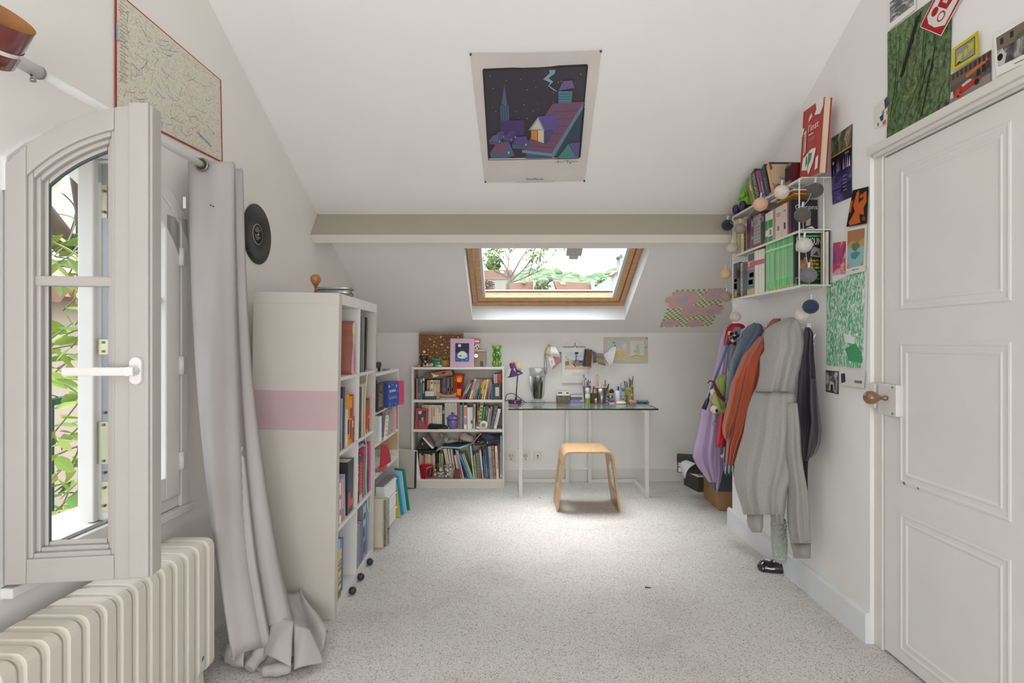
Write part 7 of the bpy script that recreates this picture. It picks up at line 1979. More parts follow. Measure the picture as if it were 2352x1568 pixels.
gl=thing('string_lights','garland of grey, cream and navy cotton-ball lights wound round the wall shelf','string lights',(1.33,3.1,1.6))
BL=[(1872,437,18,'55504e',1.40),(1795,441,17,'d2c3b9',1.315),(1747,469,16.5,'d6b091',1.315),(1671,517,13.5,'2b3145',1.30),(1700,525,13,'8f867e',1.318),(1681,570,13,'b9b4ab',1.325),(1667,629,12.5,'d3ae88',1.315),(1668,681,12.5,'9a8a7c',1.315),(1689,727,12.5,'c9bdb2',1.36),(1843,493,18,'5a5552',1.315),(1847,563,18,'c2bcb8',1.315),(1857,632,18,'6e6c72',1.325),(1862,704,17.5,'333a52',1.36),(1843,722,17,'cdc2b9',1.39)]
pos=[]
for px,py,r,col,X in BL:
 p=PX(px,py,X);rr=r*p.y/F
 m=MB(col,'felt');m.ball(p,rr,n=22,sc=(1,1,.95));m.build('ball',gl);pos.append((p,rr))
m=MB('b0aaa2','plastic')
def link(i,j,sag=.02):
 a,c=pos[i][0]+Vector((0,0,pos[i][1])),pos[j][0]+Vector((0,0,pos[j][1]));mid=(a+c)/2-Vector((0,0,sag));m.tube(cable([a,mid,c]),.0016,5)
for i,j in((0,1),(1,2),(2,4),(4,3),(3,5),(5,6),(6,7),(7,8),(0,9),(9,10),(10,11),(11,12),(12,13)):link(i,j)
m.build('cord',gl)
m=MB('c9ccd0','plastic')
for p,rr in pos:m.tube([p+Vector((0,0,rr*.9)),p+Vector((.004,0,rr+.022))],.005,8)
m.build('bulb_holder',gl,kind='stuff')
# ================================================================ COATS ON THE DOOR-SIDE WALL
hk=thing('coat_rack','white hook rail on the wall, mostly hidden under the hanging clothes','coat rack',(1.49,3.2,1.36))
m=MB('dddbd6','paint');m.box((1.482,2.86,1.325),(RX,3.80,1.360));m.build('rail',hk,bev=.003)
for y in(2.90,3.06,3.26,3.44,3.60,3.75):
 m=MB('e6e5e2','plastic');m.tube([(1.484,y,1.342),(1.462,y,1.340),(1.454,y,1.350),(1.452,y,1.362)],.005,8);m.build('hook',hk)
def garment(name,label,cat,parts,group=None):
 """parts: (part name, rows of (py, xl, xr), depth left, depth right, thickness, folds, colour, material, extra)"""
 r0=parts[0][1];q0=PY((r0[0][1]+r0[0][2])/2,r0[-1][0],(parts[0][2]+parts[0][3])/2)
 t=thing(name,label,cat,q0,group)
 for pn,rows,yl,yr,th,k,col,mat,*ex in parts:
  m=MB(col,mat);n=22;rings=[]
  fine=[]
  for a,c in zip(rows,rows[1:]):
   st=max(1,int((c[0]-a[0])/12))
   for i in range(st):f=i/st;fine.append([a[j]+(c[j]-a[j])*f for j in range(3)])
  fine.append(list(rows[-1]))
  y_a,y_b=fine[0][0],fine[-1][0]
  ph=ex[0]if ex else 0.0
  for py,xl,xr in fine:
   t_=(py-y_a)/max(y_b-y_a,1)
   wob=1.6*math.sin(py*.045+ph)*(1 if k else 0)
   xl+=wob;xr+=1.3*math.sin(py*.038+ph+1)
   thk=th*min(1,(ex[1]if len(ex)>1 else.35)+2.2*t_);ring=[]
   for s_ in range(2*n):
    front=s_<n
    u=s_/(n-1)if front else(2*n-1-s_)/(n-1)
    Y=yl+(yr-yl)*u
    env=max(math.sin(PI*u),0)**.5
    fold=math.sin(2*PI*k*u+ph+.9*math.sin(2.2*t_+ph))*.5+.3*math.sin(2*PI*k*1.7*u+2*ph+1.5*t_)
    fo=.034*fold*(.25+.75*t_)*env if k else 0
    d=(-thk*.55*env+fo)if front else(thk*.30*env)
    px=xl+(xr-xl)*u
    p=PY(px,py,Y+d)
    p.x=min(p.x,1.481)
    ring.append(p)
   rings.append(ring)
  m.loft(rings,col,mat)
  m.build(pn,t)
 return t
def C5(rows):return[(680+y/3.137,1540+a/3.137,1540+c/3.137)for y,a,c in rows]
def C7(rows):return[(700+y/2.488,1660+a/2.488,1660+c/2.488)for y,a,c in rows]
GC='clothes on the wall hooks'
garment('coat','dark plum and charcoal coat nearest the door, hanging behind the grey hoodie','coat',[('body',C7([(128,468,500),(160,462,520),(220,455,520),(300,440,520),(380,432,528),(450,425,534),(560,425,545),(660,428,552),(780,436,520),(850,444,505),(893,450,492)]),2.83,2.72,.06,2.0,'2b252d','fabric'),('sleeve',C7([(420,500,534),(520,505,548),(640,505,556),(720,502,562),(790,496,558),(850,490,535),(872,492,515)]),2.70,2.675,.06,1.0,'37333a','fabric',1.0),('hanging_strap',C7([(890,455,490),(960,462,489),(1060,476,488),(1075,480,487)]),2.78,2.76,.02,0,'2b2930','fabric')],GC)
m=MB('e8e6e2','plastic');p=PX(1868,776,1.47);m.tube([p+Vector((.012,0,.02)),p,p+Vector((-.006,0,-.02)),p+Vector((.004,0,-.03))],.004,8);m.build('hook',hk)
HG='a3a09b'
garment('hoodie','heather grey zip hoodie hung by its hood, in front of the dark coat','hoodie',[('hood',C7([(70,375,410),(82,345,432),(105,290,445),(140,240,458),(175,232,466),(215,240,468),(260,240,466),(300,215,455),(340,212,444),(400,206,430),(450,194,422),(495,180,418)]),2.98,2.80,.15,2.2,HG,'heather'),('body',C7([(485,182,418),(520,170,422),(580,150,425),(650,132,428),(720,116,432),(800,95,436),(880,78,436),(950,66,420),(1010,65,400),(1060,75,372),(1110,90,362),(1160,108,356),(1198,120,352)]),3.02,2.80,.19,3.6,HG,'heather',.6,.75),('hem_band',C7([(1105,250,362),(1150,262,356),(1200,274,354),(1250,286,350)]),2.86,2.80,.10,1.2,'9b9893','heather',2.0,.9),('sleeve',C7([(560,352,428),(640,350,434),(760,352,446),(860,360,456),(960,366,468),(1060,368,482),(1150,368,494),(1250,374,502),(1330,382,507),(1362,386,509)]),2.80,2.745,.10,1.3,'9f9c97','heather',1.4),('cuff',C7([(1362,389,507),(1400,396,507),(1448,402,505)]),2.79,2.75,.07,.8,'979490','heather'),('far_cuff',C7([(1180,138,230),(1240,142,230),(1265,150,233),(1300,172,222)]),2.98,2.92,.06,.8,'a09d99','heather',.5)],GC)
m=MB('7d7b78','fabric');sp_=[]
for i in range(15):
 u=.03+.94*i/14;env=math.sin(PI*u)**.5;sp_.append(PY(1660+(182+236*u)/2.488,700+(488+18*u)/2.488,3.0-.2*u-.0865*env))
m.tube(sp_,.0022,5);m.build('waist_seam',bpy.data.objects['hoodie'])
garment('jacket','rust orange cotton jacket hanging between the grey hoodie and denim','jacket',[('collar',C5([(160,740,795),(175,720,800),(215,690,790),(250,670,755),(290,650,715),(340,625,690)]),3.22,3.10,.07,1.2,'8f4a38','fabric'),('body',C5([(290,640,720),(340,600,700),(390,560,690),(440,515,675),(500,490,660),(600,462,650),(700,445,640),(800,430,610),(900,412,570),(990,405,540),(1060,400,505),(1130,400,485),(1218,400,462)]),3.26,3.10,.12,3.4,'a9523a','fabric',.8,.7),('sleeve',C5([(400,540,600),(500,490,560),(620,440,530),(740,420,500),(850,385,470),(930,368,440),(990,375,425),(1030,395,412)]),3.22,3.16,.08,1.4,'b05a3c','fabric',2.0)],GC)
garment('denim_jacket','faded blue denim jacket hanging next to the rust jacket','jacket',[('body',C5([(196,590,640),(210,560,665),(250,525,675),(310,500,640),(380,470,590),(450,440,545),(540,420,500),(640,405,470),(760,398,440)]),3.42,3.30,.10,2.0,'566576','fabric',.3),('sleeve',C5([(300,500,560),(380,470,520),(460,430,490),(580,410,470),(700,400,450),(770,398,425)]),3.38,3.34,.07,.8,'60707f','fabric',1.1)],GC)
o=garment('scarf','brown, cream and navy checked scarf with fringe beside the denim jacket','scarf',[('cloth',C5([(222,460,510),(260,440,508),(320,425,495),(400,415,480),(480,412,445),(540,412,430)]),3.47,3.43,.02,1.0,'7d7880','felt')],GC)
m=MB('3c4660','felt')
for k in range(15):
 u,v=424+12*(k%5)+6*(k//5%2),265+34*(k//5)+9*(k%5%2)
 p=PY(1540+u/3.137,680+v/3.137,3.43);d=.0085
 m.box((p.x-d,p.y-.004,p.z-d*1.2),(p.x+d,p.y,p.z+d*1.2),('c9b8a4','2f3a54','8a6a5c')[k%3])
m.build('check',o)
m=MB('6a86a0','felt')
for k in range(9):
 a=PY(1540+(388+8*k)/3.137,680+1185/3.137,3.5);c=PY(1540+(384+9*k)/3.137,680+(1262+18*(k%3))/3.137,3.5)
 m.tube([a,a.lerp(c,.5)+Vector((.002,0,0)),c],[.006,.006,.002],6,('6f8aa4','d5cfc6','4a6684')[k%3])
m.build('fringe',o)
m=MB('46526a','felt');m.hexa([PY(1540+u/3.137,680+v/3.137,y)for u,v,y in((384,1195,3.49),(460,1195,3.49),(460,1195,3.52),(384,1195,3.52),(395,1040,3.49),(450,1040,3.49),(450,1040,3.52),(395,1040,3.52))]);m.build('lower_cloth',o)
garment('red_jacket','bright red jacket behind the checked scarf, only collar and hem showing','jacket',[('collar',C5([(195,440,500),(205,425,530),(225,405,545),(260,396,470),(310,390,435),(355,388,420)]),3.57,3.52,.035,.8,'b01a24','fabric'),('hem',C5([(760,385,410),(850,362,402),(920,342,400),(1000,330,398),(1088,322,390)]),3.56,3.51,.04,1.0,'b8121e','fabric',.5),('hood',C5([(192,620,650),(205,600,680),(235,640,682)]),3.50,3.46,.03,0,'a81a26','fabric')],GC)
o=garment('lilac_trousers','lilac cotton trousers hanging at the free end of the wall','trousers',[('leg',C5([(208,392,412),(260,380,418),(330,360,415),(430,340,412),(520,315,405),(620,285,400),(720,260,392),(820,230,385),(920,206,378),(1020,180,374),(1100,160,372),(1160,162,370),(1220,195,366),(1290,245,352),(1340,275,340)]),3.80,3.62,.11,2.4,'a590b2','fabric',.4),('leg',C5([(850,330,372),(950,326,378),(1050,322,382),(1150,322,384),(1230,322,384),(1300,322,372),(1360,322,352),(1418,326,334)]),3.64,3.58,.06,1.0,'8a7596','fabric',1.3)],GC)
m=MB('e2e2ea','paper');m.hexa([PY(1540+u/3.137,680+v/3.137,y)for u,v,y in((358,1150,3.545),(388,1122,3.545),(388,1122,3.548),(358,1150,3.548),(370,1168,3.545),(397,1140,3.545),(397,1140,3.548),(370,1168,3.548))]);m.build('care_label',o)
q0,q1,q2,q3=[PY(1540+u/3.137,680+v/3.137,y)for u,v,y in((412,350,3.44),(292,672,3.50),(272,735,3.50),(240,815,3.50))]
st=thing('riding_stick','thin blue stick with a black grip hanging over the lilac trousers','stick',q3)
m=MB('54688c','plastic');m.tube([q0,q1],.0075,10);m.build('shaft',st)
m=MB('2a2d36','plastic');m.tube([q1,q2],.005,8);m.tube([q2,q2.lerp(q3,.15),q3],[.008,.0125,.0145],10);m.build('grip',st)
m=MB('221f24','fabric');m.tube([q0,q0+Vector((.02,0,.02)),q0+Vector((.06,-.02,.06))],.008,8);m.build('strap',st)
def pq(u,v,y=3.46):return PY(1540+u/3.137,680+v/3.137,y)
fb=thing('plush_bag','green plush bag with dark red strap hanging below the denim jacket','bag',pq(350,830))
m=MB('8fa055','felt')
m.loft([[pq(cx+rx*math.cos(a),v)+Vector((0,.05*k_*math.sin(a),0))for a in[2*PI*i/18 for i in range(18)]]for cx,rx,v,k_ in((388,16,565,.4),(368,34,590,.8),(358,38,640,1),(354,40,700,1.05),(358,36,760,1),(364,30,815,.8),(370,20,840,.4))]);m.build('body',fb)
m=MB('9fb064','felt');m.tube([pq(318,690,3.43),pq(330,760,3.42),pq(350,825,3.42),pq(392,812,3.42)],[.014,.019,.017,.010],10);m.build('limb',fb)
m=MB('6a2a2e','felt');m.tube([pq(268,628,3.44),pq(285,608,3.43),pq(312,618,3.41),pq(325,660,3.40),pq(350,710,3.395),pq(392,752,3.40)],[.004,.005,.006,.010,.012,.012],8);m.build('strap',fb)
m=MB('d9d3bc','felt');m.ball(pq(318,815,3.42),.0245,n=14);m.build('eye',fb)
m=MB('d9d3bc','felt');m.ball(pq(308,690,3.44),.020,n=12);m.build('eye',fb)
m=MB('1f1e1c','plastic');m.ball(pq(333,825,3.395),.012,n=10,sc=(.7,.6,1));m.build('pupil',fb)
m=MB('d89a3c','felt');m.ball(pq(318,755,3.43),.020,n=12,sc=(.8,.7,1.3));m.build('tuft',fb)
m=MB('c09a74','fabric');m.tube([pq(316,845,3.42),pq(318,880,3.42),pq(312,905,3.42)],.005,8);m.build('ribbon',fb)
m=MB('a8a49c','metal');c=pq(312,918,3.42);rr=[(c.x+.009*math.cos(2*PI*k/14),c.y,c.z+.009*math.sin(2*PI*k/14))for k in range(15)];m.tube(rr,.0018,6,caps=False);m.build('ring',fb)
lw=thing('legwarmer','fuzzy sage-grey knitted leg warmer hanging from under the grey hoodie','leg warmer',PY(1790,1290,3.02))
m=MB('a6aca4','felt');R=random.Random(12)
rows=[(1190,1772,1802),(1215,1771,1804),(1240,1772,1806),(1262,1774,1808),(1280,1776,1806),(1292,1782,1803)]
rg=[]
for(py,a,c),(py2,a2_,c2_)in zip(rows,rows[1:]):
 for i in range(5):
  f=i/5;y_,l,r=py+(py2-py)*f,a+(a2_-a)*f,c+(c2_-c)*f
  cc=PY((l+r)/2,y_,3.02);rad=(r-l)/2*3.02/F
  rg.append([cc+Vector((math.cos(t),math.sin(t)*.8,0))*rad*(1+.05*math.sin(9*t+y_*.5)+R.uniform(-.05,.05))for t in[2*PI*k/24 for k in range(24)]])
m.loft(rg);m.build('tube',lw)
m=MB('b9beb4','felt')
for k in range(170):
 py=R.uniform(1192,1290);f=(py-1190)/102;a=R.uniform(PI,2*PI)
 l,r=1772+6*f,1803+3*math.sin(3*f)
 cc=PY((l+r)/2,py,3.02);rad=(r-l)/2*3.02/F
 p=cc+Vector((math.cos(a),math.sin(a)*.8,0))*rad
 m.ball(p,R.uniform(.004,.0065),('b9c0b6','98a096','c9cec4','aab0a6')[k%4],n=5)
m.build('loops',lw,kind='stuff')
sh=thing('clog','glossy black slip-on clog on the carpet against the baseboard','shoe',PZ(1772,1312,0))
t0,h0=PZ(1741,1306,0),PZ(1803,1311,0)
ax_=(t0-h0).normalized();sd=Vector((-ax_.y,ax_.x,0));L=(t0-h0).length
def foot(u):return(.036+.010*math.sin(PI*min(1,u*1.1))if u<.85 else.046*math.sqrt(max(0,1-((u-.78)/.23)**2))+.004)
m=MB('2a2a2e','plastic');N_=16
rg=[[h0+ax_*L*(i/N_)+sd*(foot(i/N_)*1.04*s_)+Vector((0,0,z))for s_,z in((-1,.002),(1,.002),(1.03,.016),(-1.03,.016))]for i in range(N_+1)]
m.loft(rg,None,None,True,True,False);m.build('sole',sh)
m=MB('2b2329','gloss');rg=[]
for i in range(N_+1):
 u=i/N_;top=(.060 if u<.35 else.060-.012*(u-.35)/.3 if u<.65 else.048*math.sqrt(max(0.02,1-((u-.62)/.40)**2))+.008)
 w_=foot(u)
 rg.append([h0+ax_*L*u+sd*(w_*math.cos(a))+Vector((0,0,.014+(top-.014)*max(math.sin(a),0)))for a in[PI*k/12 for k in range(13)]])
m.loft(rg,None,None,False,False,True)
m.poly(rg[0]);m.build('upper',sh,recalc=True)
m=MB('d5d6d8','gloss')
for u,s_ in((.62,-.3),(.70,.1),(.60,.35)):
 p=h0+ax_*L*u+sd*s_*.03+Vector((0,0,.056));m.ball(p,.007,n=8,sc=(1,1,.6))
m.build('toe_print',sh)
q=thing('cardboard_box','open brown cardboard box on the carpet behind the free wall end','box',PZ(1660,1172,0))
A,B_,C_=PZ(1616,1141,0),PZ(1652,1173,0),PZ(1720,1175,0)
D_=A+(C_-B_);Hh=.185
m=MB('a8845c','card')
def wallp(a,c,h1,h2,th_):
 n_=Vector((c.y-a.y,a.x-c.x,0)).normalized()*-th_
 m.hexa([a,c,c+n_,a+n_,a+Vector((0,0,h1)),c+Vector((0,0,h2)),c+n_+Vector((0,0,h2)),a+n_+Vector((0,0,h1))])
z2=Vector((0,0,.002))
for a,c,h1,h2 in((A,B_,Hh*1.06,Hh*.94),(B_,C_,Hh*.93,Hh*.90),(C_,D_,Hh,Hh),(D_,A,Hh,Hh*1.06)):wallp(a+z2,c+z2,h1,h2,.005)
m.poly([A+z2,B_+z2,C_+z2,D_+z2]);m.build('walls',q)
m=MB('e6e6e4','paper');cc=(A+B_+C_+D_)/4
for k in range(3):m.hexa([cc+Vector(((p.x-cc.x)*.8+.01*k,(p.y-cc.y)*.8,.12+.012*k))for p in(A,B_,C_,D_)]+[cc+Vector(((p.x-cc.x)*.8+.01*k,(p.y-cc.y)*.8,.13+.012*k))for p in(A,B_,C_,D_)],('e8e8e6','d2d4d6','dfe1e4')[k])
m.build('papers',q)
m=MB('4a4d52','fabric');m.hexa([Vector((1.50,4.20,.16)),Vector((1.72,4.20,.16)),Vector((1.72,4.35,.16)),Vector((1.50,4.35,.16)),Vector((1.50,4.22,.335)),Vector((1.72,4.22,.335)),Vector((1.72,4.34,.33)),Vector((1.50,4.34,.33))]);o=m.build('bag',None,'dark grey bag resting in the open cardboard box','bag',bev=.012)
q=thing('storage_box','dark grey storage box on the carpet under loose papers, alcove corner','box',PZ(1590,1125,0))
A,B_,C_=PZ(1570.5,1113.5,0),PZ(1603,1130,0),PZ(1640,1130,0);D_=A+C_-B_
m=MB('4b4742','card');m.hexa([p+Vector((0,0,.002))for p in(A,B_,C_,D_)]+[p+Vector((0,0,.125))for p in(A,B_,C_,D_)]);m.build('body',q,bev=.003)
U=[p.copy()for p in(A,B_,C_,D_)];cc=sum(U,Vector())/4
for k,(col,lb_,s_)in enumerate((('d8d4cc','loose white papers on the dark grey storage box',.97),('8f8a80','dog-eared magazine over the loose white papers, alcove corner',.9),('c9c4ba','newspaper under the green book, alcove corner',.85))):
 m=MB(col,'paper');z=.1255+.012*k
 m.hexa([cc+(p-cc)*s_+Vector((.01*k,0,z))for p in U]+[cc+(p-cc)*s_+Vector((.01*k,.004,z+.011))for p in U]);m.build('papers',None,lb_,'papers')
m=MB('4a6a4c','cover');m.hexa([cc+(p-cc)*.62+Vector((.03,-.02,.1625))for p in U]+[cc+(p-cc)*.62+Vector((.03,-.02,.215))for p in U]);m.build('book',None,'thick green guidebook on the newspapers, alcove corner','book',bev=.002)
s=Sheet(PY(1577,1056,4.56),PY(1600,1066,4.44),PY(1576,1101,4.40),PY(1563,1075,4.56),(-.6,-.7,.4),'bfc3c4',curl=lambda u,v:.05*math.sin(PI*v)+.02*u)
s.build('tracing_paper','sheet of grey tracing paper curling over the stacked papers, alcove corner','paper')
q=thing('shoe_box','dark grey shoe box with paper labels, topmost of the alcove stack','box',(1.46,4.62,.215))
m=MB('3d3a39','card');m.hexa([(1.335,4.60,.216),(1.56,4.50,.216),(1.60,4.64,.216),(1.375,4.72,.216),(1.335,4.60,.305),(1.56,4.50,.305),(1.60,4.64,.305),(1.375,4.72,.305)]);m.build('body',q,bev=.002)
m=MB('45423f','card');m.hexa([(1.330,4.598,.300),(1.562,4.495,.300),(1.605,4.64,.300),(1.372,4.725,.300),(1.330,4.598,.345),(1.562,4.495,.345),(1.605,4.64,.345),(1.372,4.725,.345)]);m.build('lid',q,bev=.002)
m=MB('d2cfc8','paper');
for a in(.222,.262):
 m.hexa([(1.342,4.5955,a),(1.40,4.5697,a),(1.40,4.571,a),(1.342,4.597,a),(1.342,4.5955,a+.034),(1.40,4.5697,a+.034),(1.40,4.571,a+.034),(1.342,4.597,a+.034)],('d6d8da'if a<.24 else 'cfc2ae'))
m.build('labels',q)
# ================================================================ POSTERS AND CARDS
print_mat('jungle',16,[(.30,'0c130c'),(.45,'24361f'),(.58,'3f5f34'),(.74,'7d9460')],(1.6,.8,1),10,.7,1.2,(60,(1,.7,1),[(.38,'142012'),(.55,'6f8a52'),(.75,'a9b884')],'MIX',.5))
print_mat('forestprint',26,[(.44,'e2e8e2'),(.52,'4fa577'),(.62,'3a9a68')],(2.4,.8,1),8,.75,2.2)
print_mat('mapprint',34,[(.32,'b5a68c'),(.42,'d6d0bc'),(.55,'d9d5c8'),(.62,'bec4aa'),(.72,'cab5a2')],(1,1,1),10,.8,.8,(150,(1,1,1),[(.36,'7c7ca0'),(.43,'ffffff'),(.58,'ffffff'),(.66,'c98470')],'MULTIPLY',.75))
print_mat('rockphoto',24,[(.35,'2a2a2a'),(.5,'6a6a6a'),(.62,'c6c6c4')],(.7,2.2,1),9,.7,1)
print_mat('abstract',7,[(.38,'7a3a80'),(.46,'b0487a'),(.54,'c9402c'),(.64,'d8b0c0')],(1,1,1),3,.5,2)
print_mat('operaphoto',16,[(.32,'1c2c24'),(.50,'3f4f3a'),(.60,'8a7a60'),(.72,'c6b09a')],(1.4,.8,1),7,.65,.5)
print_mat('operanight',9,[(.36,'16141e'),(.50,'2c2a5a'),(.62,'5a4f90'),(.74,'8a7ab0')],(1,1.2,1),6,.6,1)
print_mat('bwphoto',14,[(.36,'1c1c1c'),(.5,'555555'),(.64,'c2c0bc')],(1.2,1,1),7,.6,.5)
WR_=(-1,0,0)
def RP(px,py,off=.0015):return PX(px,py,RX-off)
def rsheet(tl,tr,br,bl,col='e4e2de',off=.0015,curl=None):return Sheet(RP(*tl,off),RP(*tr,off),RP(*br,off),RP(*bl,off),WR_,col,'paper',curl)
s=Sheet(PC(1080,121,.003),PC(1381,115,.003),PC(1343,415,.003),PC(1114,418,.003),-RN,'d3ccc6',curl=lambda u,v:.010*math.sin(PI*u)*max(0,1-v*11)+.002,nx=10,ny=24)
U=lambda x,y:((x-178)/1300+(y-170)/1300*0-0,0)
def sp(x,y):
 v=(y-175)/1305;l=178+150*v;r=1480-165*v
 return((x-l)/(r-l),v)
def P_(pts,col):s.poly([sp(*p)for p in pts],col)
P_([(303,302),(1347,280),(1262,1182),(358,1186)],'4b474e')
P_([(312,312),(1338,290),(1255,1172),(366,1176)],'47434a')
R=random.Random(21)
for k in range(34):
 x,y=R.uniform(370,1290),R.uniform(330,760);d=R.choice((3,4,5));P_([(x,y-d),(x+d,y),(x,y+d),(x-d,y)],'c6c6c6')
P_([(965,318),(1028,318),(1020,350),(960,385),(1005,420),(965,450),(1050,505),(1020,500),(955,455),(975,425),(905,395),(970,345)],'7fa0ac')
P_([(515,430),(545,620),(485,620)],'5a6a86');P_([(470,625),(560,625),(565,770),(475,770)],'566480');P_([(470,770),(712,770),(712,930),(475,930)],'54466e')
for x in(490,515,540):P_([(x,630),(x+5,630),(x+5,765),(x,765)],'3f4660')
P_([(1000,615),(1315,600),(990,1130),(700,1090),(725,1040)],'7a5a72');P_([(1315,600),(1325,640),(1010,1180),(985,1160),(990,1130)],'6f8494');P_([(1325,650),(1280,1180),(1010,1180)],'46525e')
P_([(690,1085),(990,1130),(990,1165),(695,1115)],'7690a0');P_([(730,1122),(1000,1168),(1000,1184),(732,1184)],'4c6878')
for k in range(6):
 x,y=1010-40*k,690+70*k;P_([(x,y),(x+250-10*k,y-8+6*k),(x+250-10*k,y-3+6*k),(x,y+5)],'64495e')
P_([(1055,500),(1200,500),(1190,612),(1060,612)],'5c828c')
for k in range(4):P_([(1057,525+24*k),(1198,525+24*k),(1198,529+24*k),(1057,529+24*k)],'3c5660')
P_([(1105,412),(1195,405),(1222,475),(1060,490)],'77648a')
P_([(855,735),(1045,715),(1048,865),(920,875)],'665a94');P_([(855,735),(920,875),(760,868)],'93a0a8');P_([(855,765),(900,862),(785,858)],'c9c2b8');P_([(785,872),(915,872),(912,1010),(785,960)],'c98a48');P_([(850,872),(912,872),(912,1010),(850,985)],'d6c6a4');P_([(848,872),(853,872),(853,990),(848,988)],'3a3438');P_([(920,875),(1010,868),(940,1020),(915,1020)],'5a5480')
for x,y,w_,c1,c2 in((370,995,200,'7d5a70','5a6a86'),(420,880,90,'6a5080','4f5f7a'),(520,875,110,'63497a','43506a'),(590,935,150,'65508a','53657c'),(360,915,110,'6c6486','4f6074'),(500,910,90,'6a4f82','4a5a70')):
 P_([(x+w_*.35,y),(x+w_*.95,y-8),(x+w_*.75,y+w_*.62),(x,y+w_*.55)],c1);P_([(x+w_*.95,y-8),(x+w_*1.25,y+w_*.75),(x+w_*.72,y+w_*.9),(x+w_*.75,y+w_*.62)],c2)
 P_([(x,y+w_*.55),(x+w_*.75,y+w_*.62),(x+w_*.72,y+w_*.9),(x+w_*.05,y+w_*.85)],c2);P_([(x+w_*.92,y+w_*.5),(x+w_*1.0,y+w_*.5),(x+w_*.98,y+w_*.64),(x+w_*.9,y+w_*.64)],'d9b87c')
P_([(1165,1010),(1280,1000),(1265,1175),(1240,1178)],'6a5c8c');P_([(1160,1015),(1240,1178),(1040,1184)],'57868a')
for a,c in(((303,302),(1347,280)),((1347,280),(1262,1182)),((1262,1182),(358,1186)),((358,1186),(303,302))):s.line([sp(*a),sp(*c)],.004,'2a272b')
sg=[(1025,1232),(1045,1215),(1060,1212),(1050,1230),(1075,1218),(1085,1228),(1100,1222),(1130,1205),(1150,1200),(1140,1225),(1165,1215),(1175,1240),(1190,1216),(1215,1222),(1230,1215),(1255,1220)]
s.line([sp(*p)for p in sg],.0022,'3a3638')
s.text("Stras'book",.5,.968,.0185,'3f3b3c',.5);s.text('TOMI UNGERER/COLLECTION STRASBOURG',.5,.993,.0085,'8a8482',.5,.33)
ps=s.build('poster',"night rooftops poster reading Stras'book, pinned to the sloping ceiling",'poster')
for px,py in((1081,124),(1380,117),(1342,415),(1115,417)):
 m=MB('33407a','gloss');m.lathe([(.006,0),(.006,.004),(.004,.006),(.001,.0065)],PC(px,py,.007),12,axis=-RN);m.build('push_pin',ps)
s=Sheet(PC(1547,666,.003),PC(1671,662,.003),PC(1634,748,.003),PC(1516,751,.003),-RN,'f0eee9',curl=lambda u,v:.006*math.sin(PI*v))
for i in range(20):
 for j in range(20):
  if(i+j)%2:s.rect(i/20,j/20,(i+1)/20,(j+1)/20,'a3b25f',nx=1,ny=1);s.k-=1
s.k+=2
def flower(u,v,r,k=6):
 for i in range(k):
  a=2*PI*i/k+u*9;s.disc(min(max(u+r*.95*math.cos(a)/s.w,.03),.97),min(max(v+r*.95*math.sin(a)/s.h,.03),.97),r*.62,'e2bab8',n=12);s.k-=1
 s.k+=1;s.disc(u,v,r*.72,'e2bab8',n=16);s.disc(u,v,r*.5,'b9c2d2',n=16)
for f in((.24,.24,.092),(.80,.14,.062),(.50,.55,.062),(.86,.55,.068),(.17,.88,.05),(.66,.90,.05)):flower(*f)
s.build('poster','pink flower poster on green and white checks, taped to the lower roof slope','poster')
s=Sheet(PWL(262,-24,.002),PWL(506,184,.002),PWL(510,374,.002),PWL(262,250,.002),WN,'b23c36','paper',curl=lambda u,v:.003)
s.rect(.012,.012,.985,.985,None,'mapprint')
for k in range(120):
 u,v=R.uniform(.03,.9),R.uniform(.03,.95);a=R.uniform(0,PI);l=R.uniform(.02,.12);s.line([(u,v),(u+l*.5*math.cos(a),min(v+l*.5*math.sin(a)+.01,.97)),(min(u+l*math.cos(a),.97),min(max(v+l*math.sin(a),.02),.97))],.0026,('8f94ae','c2a49c','b39a80','8a9fae','9ea690')[k%5]);s.k-=1
s.k+=2
for k in range(24):s.rect(.03,.03+.03*k,.07+.02*(k%2),.038+.03*k,'b9aea0',nx=1,ny=1)
s.line([(.70,.80),(.86,.88)],.006,'8fa8bc');s.rect(.0,.28,.011,.42,'7fb0c4',nx=1,ny=1)
s.build('wall_map','large road map with a red border taped high on the window wall','map')
rc=PWL(591,538,.004);rv=thing('vinyl_record','black vinyl record hung on the window wall past the curtain','record',rc)
m=MB('211f20','plastic');m.lathe([(.1505,0),(.1512,.001),(.1505,.002),(.055,.0023),(.054,.0016)],rc,56,axis=WN);m.build('disc',rv)
m=MB('cfcbc6','paper');m.lathe([(.0515,.0018),(.0515,.0030),(.049,.0032)],rc,36,axis=WN,caps=False);m.build('label_ring',rv)
m=MB('3b3836','paper');m.lathe([(.0492,.0018),(.0490,.0033),(.001,.0034)],rc,36,axis=WN);m.build('label',rv)
m=MB('bdb7af','paper')
for k in range(7):
 z=.030-.0095*k;w_=.018 if k in(0,6)else.030
 if k!=3:o=rc+WN*.0042;m.poly([o+WDIR*a+Vector((0,0,z+b_))for a,b_ in((-w_,0),(w_*(.4+.5*(k%2)),0),(w_*(.4+.5*(k%2)),.0035),(-w_,.0035))])
m.build('label_print',rv,recalc=False)
m=MB('d8d8d6','metal');m.lathe([(.005,.003),(.005,.007),(.001,.008)],rc,10,axis=WN);m.build('nail',rv)
s=rsheet((2040,75),(2190,-36),(2181,243),(2041,320),'2a3a24',curl=lambda u,v:.006*(v>.9)*(1-u)+.002)
s.rect(0,0,1,1,None,'jungle')
